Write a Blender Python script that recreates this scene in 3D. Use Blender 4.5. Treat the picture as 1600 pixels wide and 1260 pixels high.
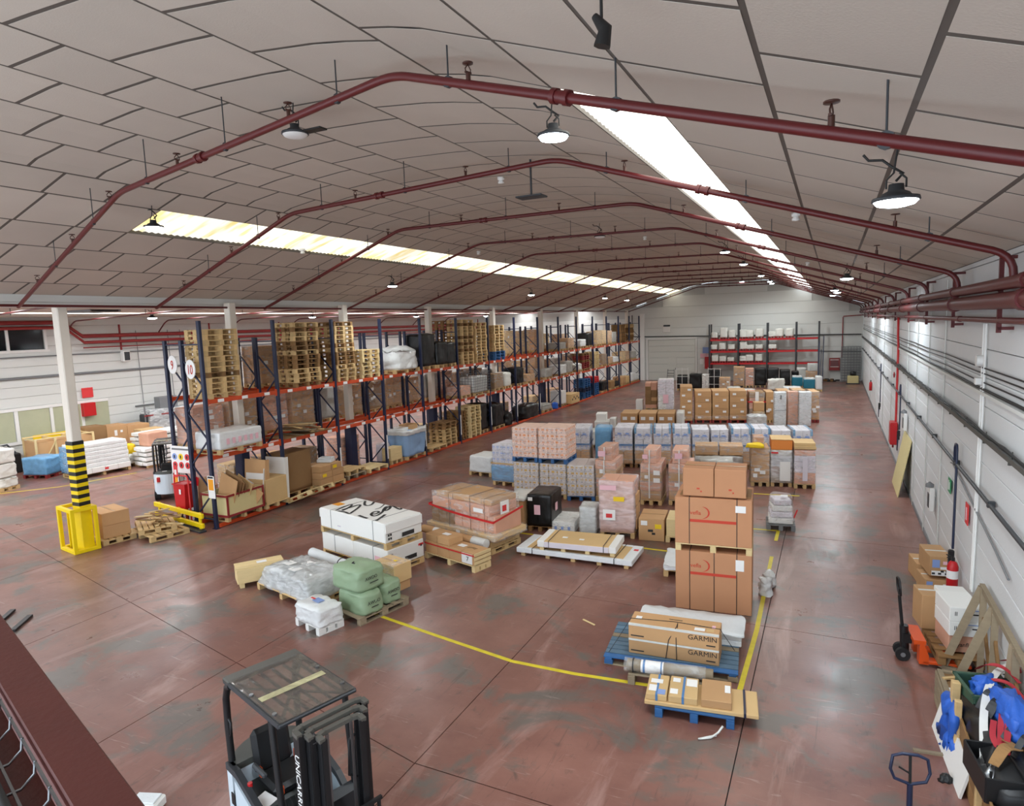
import bpy, bmesh, math, random
from mathutils import Vector, Matrix, Euler, noise
random.seed(7)
SC = bpy.context.scene
for _o in list(bpy.data.objects):
    bpy.data.objects.remove(_o, do_unlink=True)
COL = SC.collection
R = math.radians

# ------------------------------------------------------------------ camera
cd = bpy.data.cameras.new('camera'); cam = bpy.data.objects.new('camera', cd); COL.objects.link(cam)
cd.sensor_fit = 'HORIZONTAL'; cd.sensor_width = 36.0
cd.lens = 36.0 * 1027.94 / 1600.0
cd.clip_start = 0.05; cd.clip_end = 300
YAW, PITCH, ROLL = 0.4562, 0.1178, -0.0354
fwd0 = Vector((-math.sin(YAW), math.cos(YAW), 0)); r0 = Vector((math.cos(YAW), math.sin(YAW), 0)); u0 = Vector((0, 0, 1))
fw = fwd0*math.cos(PITCH) - u0*math.sin(PITCH); up = u0*math.cos(PITCH) + fwd0*math.sin(PITCH)
rt = r0*math.cos(ROLL) + up*math.sin(ROLL); up = up*math.cos(ROLL) - r0*math.sin(ROLL)
rt = fw.cross(up).normalized(); up = rt.cross(fw).normalized()
cam.matrix_world = Matrix(((rt.x, up.x, -fw.x, 0), (rt.y, up.y, -fw.y, 0), (rt.z, up.z, -fw.z, 5.2176), (0, 0, 0, 1)))
SC.camera = cam

# ------------------------------------------------------------------ light and exposure
w = bpy.data.worlds.new('daylight'); SC.world = w; w.use_nodes = True
bg = w.node_tree.nodes['Background']; bg.inputs[0].default_value = (0.80, 0.90, 1.0, 1); bg.inputs[1].default_value = 2.4
SKYLIGHT = 9.0        # brightness of the translucent roof sheets
LAMP_GLOW = 30.0      # brightness of a lamp's diffuser
LAMP_W = 420.0        # watts of each lamp
vs = SC.view_settings; vs.view_transform = 'Standard'; vs.look = 'None'; vs.gamma = 1.0
vs.exposure = 0.42
try: vs.use_curve_mapping = False
except Exception: pass
cy = SC.cycles
cy.max_bounces = 8; cy.diffuse_bounces = 4; cy.glossy_bounces = 3; cy.transmission_bounces = 4; cy.transparent_max_bounces = 12
cy.caustics_reflective = False; cy.caustics_refractive = False; cy.sample_clamp_indirect = 6.0
cy.use_denoising = True
try: cy.denoiser = 'OPENIMAGEDENOISE'
except Exception: pass

# ------------------------------------------------------------------ materials
def lin(h):
    c = [int(h[i:i+2], 16)/255 for i in (0, 2, 4)]
    return tuple(x/12.92 if x <= .04045 else ((x+.055)/1.055)**2.4 for x in c)
MATS = {}
def mat(name, col, rough=.6, metal=0.0, nz=None, bump=None, vary=0.0, spec=None, emit=0.0, coat=0):
    """nz=(scale, amount[, (sx,sy,sz)]) colour mottling, bump=(scale, strength[, (sx,sy,sz)])"""
    if name in MATS: return MATS[name]
    m = bpy.data.materials.new(name); m.use_nodes = True; nt = m.node_tree; N = nt.nodes; L = nt.links
    b = N['Principled BSDF']; c = lin(col)
    b.inputs['Base Color'].default_value = (*c, 1); b.inputs['Roughness'].default_value = rough; b.inputs['Metallic'].default_value = metal
    if spec is not None: b.inputs['Specular IOR Level'].default_value = spec
    if coat: b.inputs['Coat Weight'].default_value = coat
    tc = None
    def nztex(scale, st, detail=4):
        nonlocal tc
        if tc is None: tc = N.new('ShaderNodeTexCoord')
        n = N.new('ShaderNodeTexNoise'); n.inputs['Scale'].default_value = scale; n.inputs['Detail'].default_value = detail
        mp = N.new('ShaderNodeMapping'); mp.inputs['Scale'].default_value = st
        L.new(tc.outputs['Object'], mp.inputs['Vector']); L.new(mp.outputs[0], n.inputs['Vector']); return n
    col_out = None
    if nz:
        n = nztex(nz[0], nz[2] if len(nz) > 2 else (1, 1, 1)); a = nz[1]
        mx = N.new('ShaderNodeMix'); mx.data_type = 'RGBA'
        mx.inputs['A'].default_value = (*[max(0, x*(1-a)) for x in c], 1); mx.inputs['B'].default_value = (*[min(1, x*(1+a)) for x in c], 1)
        L.new(n.outputs['Fac'], mx.inputs['Factor']); col_out = mx.outputs['Result']
    if vary:
        oi = N.new('ShaderNodeObjectInfo'); hs = N.new('ShaderNodeHueSaturation')
        mr = N.new('ShaderNodeMapRange'); mr.inputs['To Min'].default_value = 1-vary; mr.inputs['To Max'].default_value = 1+vary
        L.new(oi.outputs['Random'], mr.inputs['Value']); L.new(mr.outputs[0], hs.inputs['Value'])
        if col_out: L.new(col_out, hs.inputs['Color'])
        else: hs.inputs['Color'].default_value = (*c, 1)
        col_out = hs.outputs['Color']
    if col_out: L.new(col_out, b.inputs['Base Color'])
    if bump:
        n = nztex(bump[0], bump[2] if len(bump) > 2 else (1, 1, 1)); bp = N.new('ShaderNodeBump'); bp.inputs['Strength'].default_value = bump[1]; bp.inputs['Distance'].default_value = .02
        L.new(n.outputs['Fac'], bp.inputs['Height']); L.new(bp.outputs[0], b.inputs['Normal'])
    if emit:
        b.inputs['Emission Color'].default_value = (*c, 1); b.inputs['Emission Strength'].default_value = emit
    MATS[name] = m; return m

M = dict(
    wall=mat('wall_paint', 'd8dbdc', .55, nz=(.7, .06, (1, 1, .3)), bump=(30, .12), vary=.03),
    wall_grey=mat('wall_paint_cool', 'd6d8d4', .6, nz=(.5, .06), vary=.02),
    ceil=mat('ceiling_board', 'c6bcb0', .85, nz=(.8, .10), vary=.05, bump=(60, .1)),
    ceil_back=mat('ceiling_bar', '5a544e', .6),
    red_pipe=mat('red_pipe_paint', '591719', .42, nz=(3, .12)),
    red=mat('red_paint', 'c01a20', .4), red_dark=mat('dull_red_paint', '8e2a2a', .45),
    yellow=mat('yellow_paint', 'f2d40c', .42, nz=(6, .07)), black=mat('black_paint', '17181a', .45), rubber=mat('rubber', '1a1a1b', .8),
    bronze=mat('dark_bronze', '4a2c24', .4, .3),
    navy=mat('navy_paint', '18223f', .42), orange=mat('orange_paint', 'c8491c', .45, nz=(4, .1)),
    navy_dark=mat('dark_blue_sleeve', '161d40', .5),
    steel=mat('bare_steel', '8a8d90', .35, .9), grey=mat('grey_paint', '77797b', .5), dgrey=mat('dark_grey_plastic', '33363a', .5),
    white=mat('white_paint', 'e9e9e6', .5), paper=mat('paper', 'f1f1ef', .7), cream=mat('cream_column', 'e4ddd0', .55, nz=(2, .06)),
    card=mat('cardboard', 'c49a6c', .8, nz=(2.5, .10), vary=.09, bump=(90, .05)),
    card_pink=mat('cardboard_salmon', 'c18c66', .8, nz=(2, .07), vary=.04), card_lt=mat('cardboard_pale', 'd3b27e', .8, nz=(2.5, .08), vary=.06),
    card_dk=mat('cardboard_dark', '8f6e48', .85, nz=(2.5, .1), vary=.1), card_rose=mat('cardboard_rose', 'd8a48a', .8, nz=(3, .1), vary=.1),
    card_white=mat('white_carton', 'ecece8', .6, nz=(2, .03), vary=.03), card_lilac=mat('pale_lilac_carton', 'dcd6de', .6, nz=(5, .08), vary=.05),
    tape=mat('packing_tape', 'b08a5c', .3), wood=mat('pallet_wood', 'cdae7b', .8, nz=(3, .16, (1, 6, 6)), vary=.14),
    wood_lt=mat('new_pine', 'e0c894', .75, nz=(3, .1, (1, 6, 6)), vary=.08), wood_grey=mat('weathered_wood', '93846c', .85, nz=(3, .2, (1, 6, 6)), vary=.15),
    wood_dk=mat('brown_pallet_wood', '8d6a41', .85, nz=(3, .2, (1, 6, 6)), vary=.2),
    blue_wood=mat('blue_painted_wood', '2d5f94', .65, nz=(4, .25, (1, 6, 6)), vary=.12), blue_worn=mat('worn_blue_wood', '5a7488', .75, nz=(4, .3, (1, 6, 6)), vary=.15),
    ply=mat('plywood', 'd9cb94', .7, nz=(3, .08, (1, 5, 1))),
    black_film=mat('black_film', '0c0d0e', .34, bump=(14, .5, (1, 1, .4))), white_film=mat('white_film', 'e6e9e8', .3, nz=(6, .07), bump=(10, .8)),
    milky=mat('milky_film', 'd9dbd6', .28, nz=(8, .14), bump=(12, .55)), blue_film=mat('blue_film', '6fa6cf', .3, nz=(7, .25), bump=(12, .5)),
    bag_white=mat('white_woven_bag', 'dcdcd4', .75, nz=(4, .07), bump=(14, .4)), bag_green=mat('green_plastic_sack', '93ab8a', .45, nz=(5, .08), bump=(9, .35)),
    bag_blue=mat('pale_blue_bulk_bag', '8fb0d6', .7, nz=(4, .12), bump=(16, .4)), teal=mat('teal_bin', '1f7890', .5),
    grey_film=mat('grey_film', 'a9a7a0', .3, nz=(9, .25), bump=(12, .6)), red_tape=mat('red_strap', 'cf2a2c', .4),
    blue_print=mat('blue_print', '4d7fb4', .5), orange_print=mat('orange_print', 'e58a3c', .6), yellow_lbl=mat('yellow_label', 'f3cf1a', .6),
    red_lbl=mat('red_label', 'd9383a', .6), pink_lbl=mat('pink_label', 'eebfc9', .6), orange_lbl=mat('orange_label', 'f0a01c', .6),
    ink=mat('dark_ink', '2c2c2c', .7), ink_red=mat('red_ink', 'c8432f', .7), lbl_blue=mat('blue_label', '8aa3d8', .6),
    white_blue=mat('pale_blue_bodywork', 'cfdde6', .35, coat=.3), truck_orange=mat('orange_bodywork', 'e0551f', .42),
    strap_blk=mat('black_strap', '1c1e22', .5), strap_white=mat('white_strap', 'e4e4e0', .6), strap_red=mat('red_webbing', 'b5303a', .7), blue_cloth=mat('blue_tarpaulin', '2a62c4', .5, bump=(10, .6)),
    foam=mat('white_foam_wrap', 'e3e8ea', .55, nz=(10, .06), bump=(25, .4)), glass_dark=mat('dark_window_glass', '14171a', .08, spec=.8),
    frost=mat('greenish_window_glass', 'b4b89c', .3, nz=(2, .1)), cable=mat('cable_black', '222222', .6), tray=mat('cable_tray', '4a4a46', .5),
    brownbeam=mat('brown_beam_paint', '5e2a24', .5, nz=(4, .15), bump=(40, .1)),
)
def film_mat(name, tint, lo=.10, hi=.55, rough=.18):
    m = bpy.data.materials.new(name); m.use_nodes = True; nt = m.node_tree; N = nt.nodes; L = nt.links
    b = N['Principled BSDF']; b.inputs['Base Color'].default_value = (*lin(tint), 1); b.inputs['Roughness'].default_value = rough
    tr = N.new('ShaderNodeBsdfTransparent'); mx = N.new('ShaderNodeMixShader'); out = N['Material Output']
    tc = N.new('ShaderNodeTexCoord'); mp = N.new('ShaderNodeMapping'); mp.inputs['Rotation'].default_value = (.5, .35, .2); mp.inputs['Scale'].default_value = (1.6, 1.6, 5)
    n = N.new('ShaderNodeTexNoise'); n.inputs['Scale'].default_value = 2.2; n.inputs['Detail'].default_value = 4; n.inputs['Distortion'].default_value = .8
    mr = N.new('ShaderNodeMapRange'); mr.inputs['From Min'].default_value = .38; mr.inputs['From Max'].default_value = .68
    mr.inputs['To Min'].default_value = lo; mr.inputs['To Max'].default_value = hi
    bp = N.new('ShaderNodeBump'); bp.inputs['Strength'].default_value = .7; bp.inputs['Distance'].default_value = .03
    L.new(tc.outputs['Object'], mp.inputs['Vector']); L.new(mp.outputs[0], n.inputs['Vector']); L.new(n.outputs['Fac'], mr.inputs['Value'])
    L.new(n.outputs['Fac'], bp.inputs['Height']); L.new(bp.outputs[0], b.inputs['Normal'])
    L.new(mr.outputs[0], mx.inputs['Fac']); L.new(tr.outputs[0], mx.inputs[1]); L.new(b.outputs[0], mx.inputs[2]); L.new(mx.outputs[0], out.inputs['Surface'])
    MATS[name] = m; return m
M['film'] = film_mat('stretch_film', 'f2f3f2', .04, .36); M['film_pink'] = film_mat('pink_tinted_film', 'f4e6e8', .35, .7); M['film_thick'] = film_mat('cloudy_film', 'dfe3e4', .45, .9)
M['tinted'] = film_mat('tinted_roof_glass', '6b6560', .44, .50, .12); M['worn_strip'] = film_mat('worn_cream_strip', 'd8d2a4', .35, .85, .5); M['film_blue'] = film_mat('blue_stretch_film', '7fb4dc', .45, .85)

def print_mat(name, base, ink, dark, two=True):
    """a printed carton: a row of coloured marks with a dark dot between, laid out on the carton's own coordinates"""
    m = bpy.data.materials.new(name); m.use_nodes = True; nt = m.node_tree; N = nt.nodes; L = nt.links
    b = N['Principled BSDF']; b.inputs['Roughness'].default_value = .6
    tc = N.new('ShaderNodeTexCoord'); sp = N.new('ShaderNodeSeparateXYZ'); L.new(tc.outputs['Object'], sp.inputs[0])
    def mth(op, a, v=None):
        n = N.new('ShaderNodeMath'); n.operation = op
        if hasattr(a, 'node'): L.new(a, n.inputs[0])
        else: n.inputs[0].default_value = a
        if v is not None:
            if hasattr(v, 'node'): L.new(v, n.inputs[1])
            else: n.inputs[1].default_value = v
        return n.outputs[0]
    ad = mth('ADD', sp.outputs['X'], sp.outputs['Y'])
    fx = mth('ABSOLUTE', mth('SUBTRACT', mth('FRACT', mth('MULTIPLY', ad, 6.5)), .5))
    bx = mth('LESS_THAN', fx, .30)
    zz = sp.outputs['Z']
    bz = mth('MULTIPLY', mth('GREATER_THAN', zz, .09), mth('LESS_THAN', zz, .15))
    f1 = mth('MULTIPLY', bx, bz)
    dz = mth('MULTIPLY', mth('GREATER_THAN', zz, .035), mth('LESS_THAN', zz, .065)); f2 = mth('MULTIPLY', mth('LESS_THAN', fx, .10), dz)
    m1 = N.new('ShaderNodeMix'); m1.data_type = 'RGBA'; m1.inputs['A'].default_value = (*lin(base), 1); m1.inputs['B'].default_value = (*lin(ink), 1); L.new(f1, m1.inputs['Factor'])
    m2 = N.new('ShaderNodeMix'); m2.data_type = 'RGBA'; L.new(m1.outputs['Result'], m2.inputs['A']); m2.inputs['B'].default_value = (*lin(dark), 1); L.new(f2, m2.inputs['Factor'])
    L.new(m2.outputs['Result'], b.inputs['Base Color'])
    MATS[name] = m; return m
M['print_pink'] = print_mat('orange_print_on_pink', 'f0cdbb', 'e7955a', '8a5a60'); M['print_grey'] = print_mat('ochre_print_on_grey', 'd2c9c6', 'cfa552', '5f5866')
M['print_blue'] = print_mat('blue_print_on_white', 'dfdde4', 'a9b7dd', '8f9dcb')

def emis_mat(name, col, s, yellow=False):
    m = bpy.data.materials.new(name); m.use_nodes = True; nt = m.node_tree; N = nt.nodes; L = nt.links
    N.remove(N['Principled BSDF']); e = N.new('ShaderNodeEmission'); e.inputs['Color'].default_value = (*lin(col), 1); e.inputs['Strength'].default_value = s
    if yellow:
        tc = N.new('ShaderNodeTexCoord'); n = N.new('ShaderNodeTexNoise'); n.inputs['Scale'].default_value = 1.3
        mp = N.new('ShaderNodeMapping'); mp.inputs['Scale'].default_value = (.8, 3, 1)
        L.new(tc.outputs['Object'], mp.inputs[0]); L.new(mp.outputs[0], n.inputs['Vector'])
        cr = N.new('ShaderNodeValToRGB'); cr.color_ramp.elements[0].position = .35; cr.color_ramp.elements[0].color = (*lin('f0d890'), 1); cr.color_ramp.elements[1].position = .55; cr.color_ramp.elements[1].color = (*lin('fffaea'), 1)
        L.new(n.outputs['Fac'], cr.inputs[0]); L.new(cr.outputs[0], e.inputs['Color'])
        oi = N.new('ShaderNodeObjectInfo'); mr = N.new('ShaderNodeMapRange'); mr.inputs['To Min'].default_value = s*.45; mr.inputs['To Max'].default_value = s*1.15
        L.new(oi.outputs['Random'], mr.inputs['Value']); L.new(mr.outputs[0], e.inputs['Strength'])
    L.new(e.outputs[0], N['Material Output'].inputs['Surface']); MATS[name] = m; return m
M['sky'] = emis_mat('translucent_roof_sheet', 'fffcf2', SKYLIGHT*.30)
M['sky_left'] = emis_mat('yellowed_roof_sheet', 'fff3cf', SKYLIGHT*.17, True)
M['sky_bay'] = emis_mat('bay_roof_sheet', 'fbfcff', SKYLIGHT*.75)
M['lamp'] = emis_mat('lamp_diffuser', 'eaf6ff', LAMP_GLOW)

def floor_mat():
    m = bpy.data.materials.new('worn_red_concrete'); m.use_nodes = True; nt = m.node_tree; N = nt.nodes; L = nt.links; b = N['Principled BSDF']
    geo = N.new('ShaderNodeNewGeometry')
    def nz(scale, det, st=(1, 1, 1), dist=0):
        mp = N.new('ShaderNodeMapping'); mp.inputs['Scale'].default_value = st; L.new(geo.outputs['Position'], mp.inputs[0])
        n = N.new('ShaderNodeTexNoise'); n.inputs['Scale'].default_value = scale; n.inputs['Detail'].default_value = det; n.inputs['Distortion'].default_value = dist
        n.inputs['Roughness'].default_value = .62
        L.new(mp.outputs[0], n.inputs['Vector']); return n.outputs['Fac']
    def ramp(f, p0, p1, c0, c1):
        r = N.new('ShaderNodeValToRGB'); e = r.color_ramp.elements; e[0].position = p0; e[1].position = p1; e[0].color = (*c0, 1); e[1].color = (*c1, 1); L.new(f, r.inputs[0]); return r.outputs[0]
    def mix(a, bb, f):
        x = N.new('ShaderNodeMix'); x.data_type = 'RGBA'
        for s, v in (('A', a), ('B', bb)):
            if isinstance(v, tuple): x.inputs[s].default_value = (*v, 1)
            else: L.new(v, x.inputs[s])
        L.new(f, x.inputs['Factor']); return x.outputs['Result']
    base = ramp(nz(.55, 6), .3, .7, lin('6c463e'), lin('946a5e'))
    streak = ramp(nz(1.1, 5, (1, .25, 1), 1.2), .55, .75, (0, 0, 0), (1, 1, 1))
    c = mix(base, lin('a5837a'), streak)
    greyf = ramp(nz(.8, 11, (1, 1, 1), .6), .52, .61, (0, 0, 0), (.85, .85, .85))
    c = mix(c, lin('65625c'), greyf)
    darkf = ramp(nz(3.2, 9, (1, 1, 1), .4), .60, .72, (0, 0, 0), (.6, .6, .6))
    c = mix(c, lin('4a4540'), darkf)
    scr = ramp(nz(2.2, 9, (6, .5, 1), 1.5), .60, .68, (0, 0, 0), (.45, .45, .45)); c = mix(c, lin('4d413c'), scr)
    scr2 = ramp(nz(2.6, 8, (.6, 5, 1), 1.5), .62, .70, (0, 0, 0), (.35, .35, .35)); c = mix(c, lin('b8a49a'), scr2)
    spk = ramp(nz(16, 4), .68, .74, (0, 0, 0), (.5, .5, .5))
    c = mix(c, lin('2f2a28'), spk)
    L.new(c, b.inputs['Base Color'])
    r = N.new('ShaderNodeMapRange'); r.inputs['To Min'].default_value = .16; r.inputs['To Max'].default_value = .52; L.new(nz(1.6, 6), r.inputs['Value']); L.new(r.outputs[0], b.inputs['Roughness'])
    bp = N.new('ShaderNodeBump'); bp.inputs['Strength'].default_value = .08; bp.inputs['Distance'].default_value = .01; L.new(nz(9, 6), bp.inputs['Height']); L.new(bp.outputs[0], b.inputs['Normal'])
    MATS['floor'] = m; return m
M['floor'] = floor_mat()
M['joint'] = mat('floor_joint', '2b2422', .8)
M['floor_yellow'] = mat('yellow_floor_tape', 'd8c52c', .55, nz=(7, .22))

# ------------------------------------------------------------------ geometry helpers
class G:
    def __init__(s): s.v = []; s.f = []; s.sm = []
    def add(s, vs, fs, smooth=False):
        o = len(s.v); s.v += [tuple(x) for x in vs]; s.f += [tuple(i+o for i in f) for f in fs]; s.sm += [smooth]*len(fs)
    def box(s, c, d, rot=None, ch=0.0):
        x, y, z = d[0]/2, d[1]/2, d[2]/2
        if ch <= 0:
            vs = [(-x, -y, -z), (x, -y, -z), (x, y, -z), (-x, y, -z), (-x, -y, z), (x, -y, z), (x, y, z), (-x, y, z)]
            fs = [(0, 3, 2, 1), (4, 5, 6, 7), (0, 1, 5, 4), (1, 2, 6, 5), (2, 3, 7, 6), (3, 0, 4, 7)]
        else:
            ch = min(ch, x*.9, y*.9, z*.9); vs = []; idx = {}
            for sx in (-1, 1):
                for sy in (-1, 1):
                    for sz in (-1, 1):
                        for a in range(3):
                            p = [sx*(x-ch), sy*(y-ch), sz*(z-ch)]; p[a] = (sx*x, sy*y, sz*z)[a]
                            idx[(sx, sy, sz, a)] = len(vs); vs.append(tuple(p))
            fs = []
            for a in range(3):
                b, c2 = (a+1) % 3, (a+2) % 3
                for sg in (-1, 1):
                    q = []
                    for (p, r) in ((-1, -1), (1, -1), (1, 1), (-1, 1)):
                        k = [0, 0, 0]; k[a] = sg; k[b] = p; k[c2] = r; q.append(idx[(*k, a)])
                    fs.append(tuple(q if sg > 0 else q[::-1]))
            for a in range(3):           # edges along axis a
                b, c2 = (a+1) % 3, (a+2) % 3
                for p in (-1, 1):
                    for r in (-1, 1):
                        k0 = [0, 0, 0]; k0[b] = p; k0[c2] = r; k1 = list(k0); k0[a] = -1; k1[a] = 1
                        q = [idx[(*k0, b)], idx[(*k1, b)], idx[(*k1, c2)], idx[(*k0, c2)]]
                        fs.append(tuple(q if p*r > 0 else q[::-1]))
            for sx in (-1, 1):
                for sy in (-1, 1):
                    for sz in (-1, 1):
                        q = [idx[(sx, sy, sz, a)] for a in range(3)]; fs.append(tuple(q if sx*sy*sz > 0 else q[::-1]))
        mt = Euler(rot).to_matrix() if rot else None
        s.add([(Vector(c) + (mt @ Vector(v) if mt else Vector(v))) for v in vs], fs); return s
    def bar(s, p0, p1, a, b=None):       # square bar from p0 to p1
        b = b or a; p0 = Vector(p0); p1 = Vector(p1); d = p1-p0; q = d.to_track_quat('X', 'Z').to_matrix(); L = d.length
        vs = [p0 + q @ Vector((x, y, z)) for x in (0, L) for y in (-a/2, a/2) for z in (-b/2, b/2)]
        s.add(vs, [(0, 1, 3, 2), (4, 6, 7, 5), (0, 4, 5, 1), (2, 3, 7, 6), (0, 2, 6, 4), (1, 5, 7, 3)]); return s
    def tube(s, pts, r, n=8, cap=True):
        pts = [Vector(p) for p in pts]; rings = []; prev = None
        rr = r if isinstance(r, (list, tuple)) else [r]*len(pts)
        for i, p in enumerate(pts):
            t = (pts[min(i+1, len(pts)-1)]-pts[max(i-1, 0)]).normalized()
            if prev is None: u = t.orthogonal().normalized()
            else: u = (prev - t*prev.dot(t)).normalized()
            prev = u; v = t.cross(u)
            rings.append([p + (u*math.cos(2*math.pi*k/n) + v*math.sin(2*math.pi*k/n))*rr[i] for k in range(n)])
        vs = [v for ring in rings for v in ring]
        fs = [(i*n+k, i*n+(k+1) % n, (i+1)*n+(k+1) % n, (i+1)*n+k) for i in range(len(pts)-1) for k in range(n)]
        s.add(vs, fs, True)
        if cap: s.add(rings[0][::-1], [tuple(range(n))]); s.add(rings[-1], [tuple(range(n))])
        return s
    def lathe(s, prof, n=16, c=(0, 0, 0)):
        vs = [(c[0]+r*math.cos(2*math.pi*k/n), c[1]+r*math.sin(2*math.pi*k/n), c[2]+z) for r, z in prof for k in range(n)]
        s.add(vs, [(i*n+k, i*n+(k+1) % n, (i+1)*n+(k+1) % n, (i+1)*n+k) for i in range(len(prof)-1) for k in range(n)], True); return s
    def prism(s, poly, y0, y1, ax='y'):   # polygon in x-z extruded along y (or x-y along z)
        n = len(poly)
        if ax == 'y': vs = [(p[0], y0, p[1]) for p in poly] + [(p[0], y1, p[1]) for p in poly]
        elif ax == 'z': vs = [(p[0], p[1], y0) for p in poly] + [(p[0], p[1], y1) for p in poly]
        else: vs = [(y0, p[0], p[1]) for p in poly] + [(y1, p[0], p[1]) for p in poly]
        s.add(vs, [tuple(range(n)), tuple(range(2*n-1, n-1, -1))] + [(i, i+n, (i+1) % n+n, (i+1) % n) for i in range(n)]); return s
    def mesh(s, name):
        me = bpy.data.meshes.new(name); me.from_pydata(s.v, [], s.f); me.polygons.foreach_set('use_smooth', s.sm)
        bm = bmesh.new(); bm.from_mesh(me); bmesh.ops.recalc_face_normals(bm, faces=bm.faces); bm.to_mesh(me); bm.free(); return me
CACHE = {}
def cached(key, fn):
    if key not in CACHE: CACHE[key] = fn()
    return CACHE[key]
def obj(name, me, m, parent=None, loc=(0, 0, 0), rz=0.0, rot=None):
    if isinstance(me, G): me = me.mesh(name)
    if m is not None:
        if not me.materials: me.materials.append(m)
        elif me.materials[0] is not m:
            k = (me.name, m.name)
            if k not in CACHE:
                me2 = me.copy(); me2.materials.clear(); me2.materials.append(m); CACHE[k] = me2
            me = CACHE[k]
    o = bpy.data.objects.new(name, me); COL.objects.link(o); o.parent = parent; o.location = loc
    o.rotation_euler = rot if rot else (0, 0, R(rz)); return o
def tag(o, label=None, cat=None, group=None, kind=None):
    if label: o['label'] = label
    if cat: o['category'] = cat
    if group: o['group'] = group
    if kind: o['kind'] = kind
    return o
def thing(name, label, cat, loc=(0, 0, 0), rz=0.0, group=None):
    o = bpy.data.objects.new(name, None); COL.objects.link(o); o.location = loc; o.rotation_euler = (0, 0, R(rz)); o.empty_display_size = .1
    return tag(o, label, cat, group)
def struct(name, me=None, m=None, parent=None, **k):
    o = obj(name, me, m, parent, **k) if me is not None else thing(name, None, None)
    if parent is None: o['kind'] = 'structure'
    return o
def cbox(w, d, h, c=.008):      # box standing on z = 0
    return cached(('cb', round(w, 3), round(d, 3), round(h, 3), c), lambda: G().box((0, 0, h/2), (w, d, h), ch=c).mesh('box'))
def txt(s, size, m, parent, loc, rot, ext=.001, sx=1.0, align='LEFT', name='lettering'):
    c = bpy.data.curves.new('lettering', 'FONT'); c.body = s; c.size = size; c.extrude = ext; c.align_x = align; c.resolution_u = 3
    tmp = bpy.data.objects.new('tmp', c); COL.objects.link(tmp); bpy.context.view_layer.update()
    me = bpy.data.meshes.new_from_object(tmp.evaluated_get(bpy.context.evaluated_depsgraph_get())); me.materials.clear()
    bpy.data.objects.remove(tmp, do_unlink=True); bpy.data.curves.remove(c)
    o = obj(name, me, m, parent, loc, rot=rot); o.scale = (sx, 1, 1); return o
def corner(ax, ay, rot, w, d):  # centre of a footprint from its front left corner
    a = R(rot); return (ax + math.cos(a)*w/2 - math.sin(a)*d/2, ay + math.sin(a)*w/2 + math.cos(a)*d/2)
# ================================================================== THE HALL
PX = [2.02, -3.4, -4.6, -5.8, -7.1, -8.4, -9.6, -10.8, -16.32]
PZ = [5.95, 7.85, 8.08, 8.20, 8.25, 8.22, 8.12, 7.95, 6.25]
def zroof(x):
    for i in range(len(PX)-1):
        if PX[i+1] <= x <= PX[i]:
            t = (PX[i]-x)/(PX[i]-PX[i+1]); return PZ[i] + t*(PZ[i+1]-PZ[i])
    return PZ[0] if x > 0 else PZ[-1]
XE = [2.02, 1.28, .43, -.46, -1.53, -2.6, -3.95, -5.6, -7.2, -8.2, -9.15, -10.1, -11.05, -11.75, -12.8, -13.75, -14.7, -15.55, -16.32]
YB, YF, XR, XL = -2.0, 57.0, 2.02, -30.5
# floor slabs, joints recessed between them
fl = struct('floor', G().box(((XR+XL)/2, (YB+YF)/2, -.075), (XR-XL+.4, YF-YB+.4, .1)), M['joint'])
FX = [XL-.1, -28.5, -24.5, -20.5, -16.5, -12.5, -8.5, -4.45, -.95, XR+.1]; FY = [YB, .8, 6.05, 11.35, 16.5, 21.7, 26.9, 32.1, 37.3, 42.5, 47.7, YF+.1]
for i in range(len(FX)-1):
    for j in range(len(FY)-1):
        a, b, c, d = FX[i], FX[i+1], FY[j], FY[j+1]
        sk = lambda x: -.23*min(0, x+4.5) if 0 < j < 8 else 0.0    # the joints of the old floor run slightly askew on the left
        sk1 = lambda x: -.23*min(0, x+4.5) if 0 < j+1 < 8 else 0.0
        e = .007; q = [(a+e, c+e+sk(a)), (b-e, c+e+sk(b)), (b-e, d-e+sk1(b)), (a+e, d-e+sk1(a))]
        obj('floor_slab', G().prism(q, -.025, 0, 'z'), M['floor'], fl)
# ceiling: backing with the dark joint bars, boards hung below it
g = G()
for i in range(len(PX)-1):
    x0, x1, z0, z1 = PX[i], PX[i+1], PZ[i]+.009, PZ[i+1]+.009
    g.add([(x0, YB, z0), (x1, YB, z1), (x1, YF, z1), (x0, YF, z0), (x0, YB, z0+.1), (x1, YB, z1+.1), (x1, YF, z1+.1), (x0, YF, z0+.1)], [(0, 1, 2, 3), (4, 7, 6, 5), (0, 4, 5, 1), (2, 6, 7, 3)])
ceil = struct('ceiling', g, M['ceil_back'])
def board_mesh(xa, xb, ln, gx=.04, gap=.055):
    n = 4; vs = []; xs = [xa-gx/2 + (xb-xa+gx)*k/n for k in range(n+1)]
    for y in (-(ln-gap)/2, (ln-gap)/2):
        for x in xs: vs += [(x, y, zroof(x)), (x, y, zroof(x)+.003)]
    m_ = 2*(n+1); fs = []
    for k in range(n):
        fs += [(2*k, 2*k+2, m_+2*k+2, m_+2*k), (2*k+1, m_+2*k+1, m_+2*k+3, 2*k+3), (2*k, 2*k+1, 2*k+3, 2*k+2), (m_+2*k, m_+2*k+2, m_+2*k+3, m_+2*k+1)]
    fs += [(0, m_, m_+1, 1), (2*n, 2*n+1, m_+2*n+1, m_+2*n)]
    return vs, fs
LN = 1.06; far = G(); nb = 0; SKY = {}
sky_r = struct('window_1'); sky_l = struct('window_2')
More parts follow.
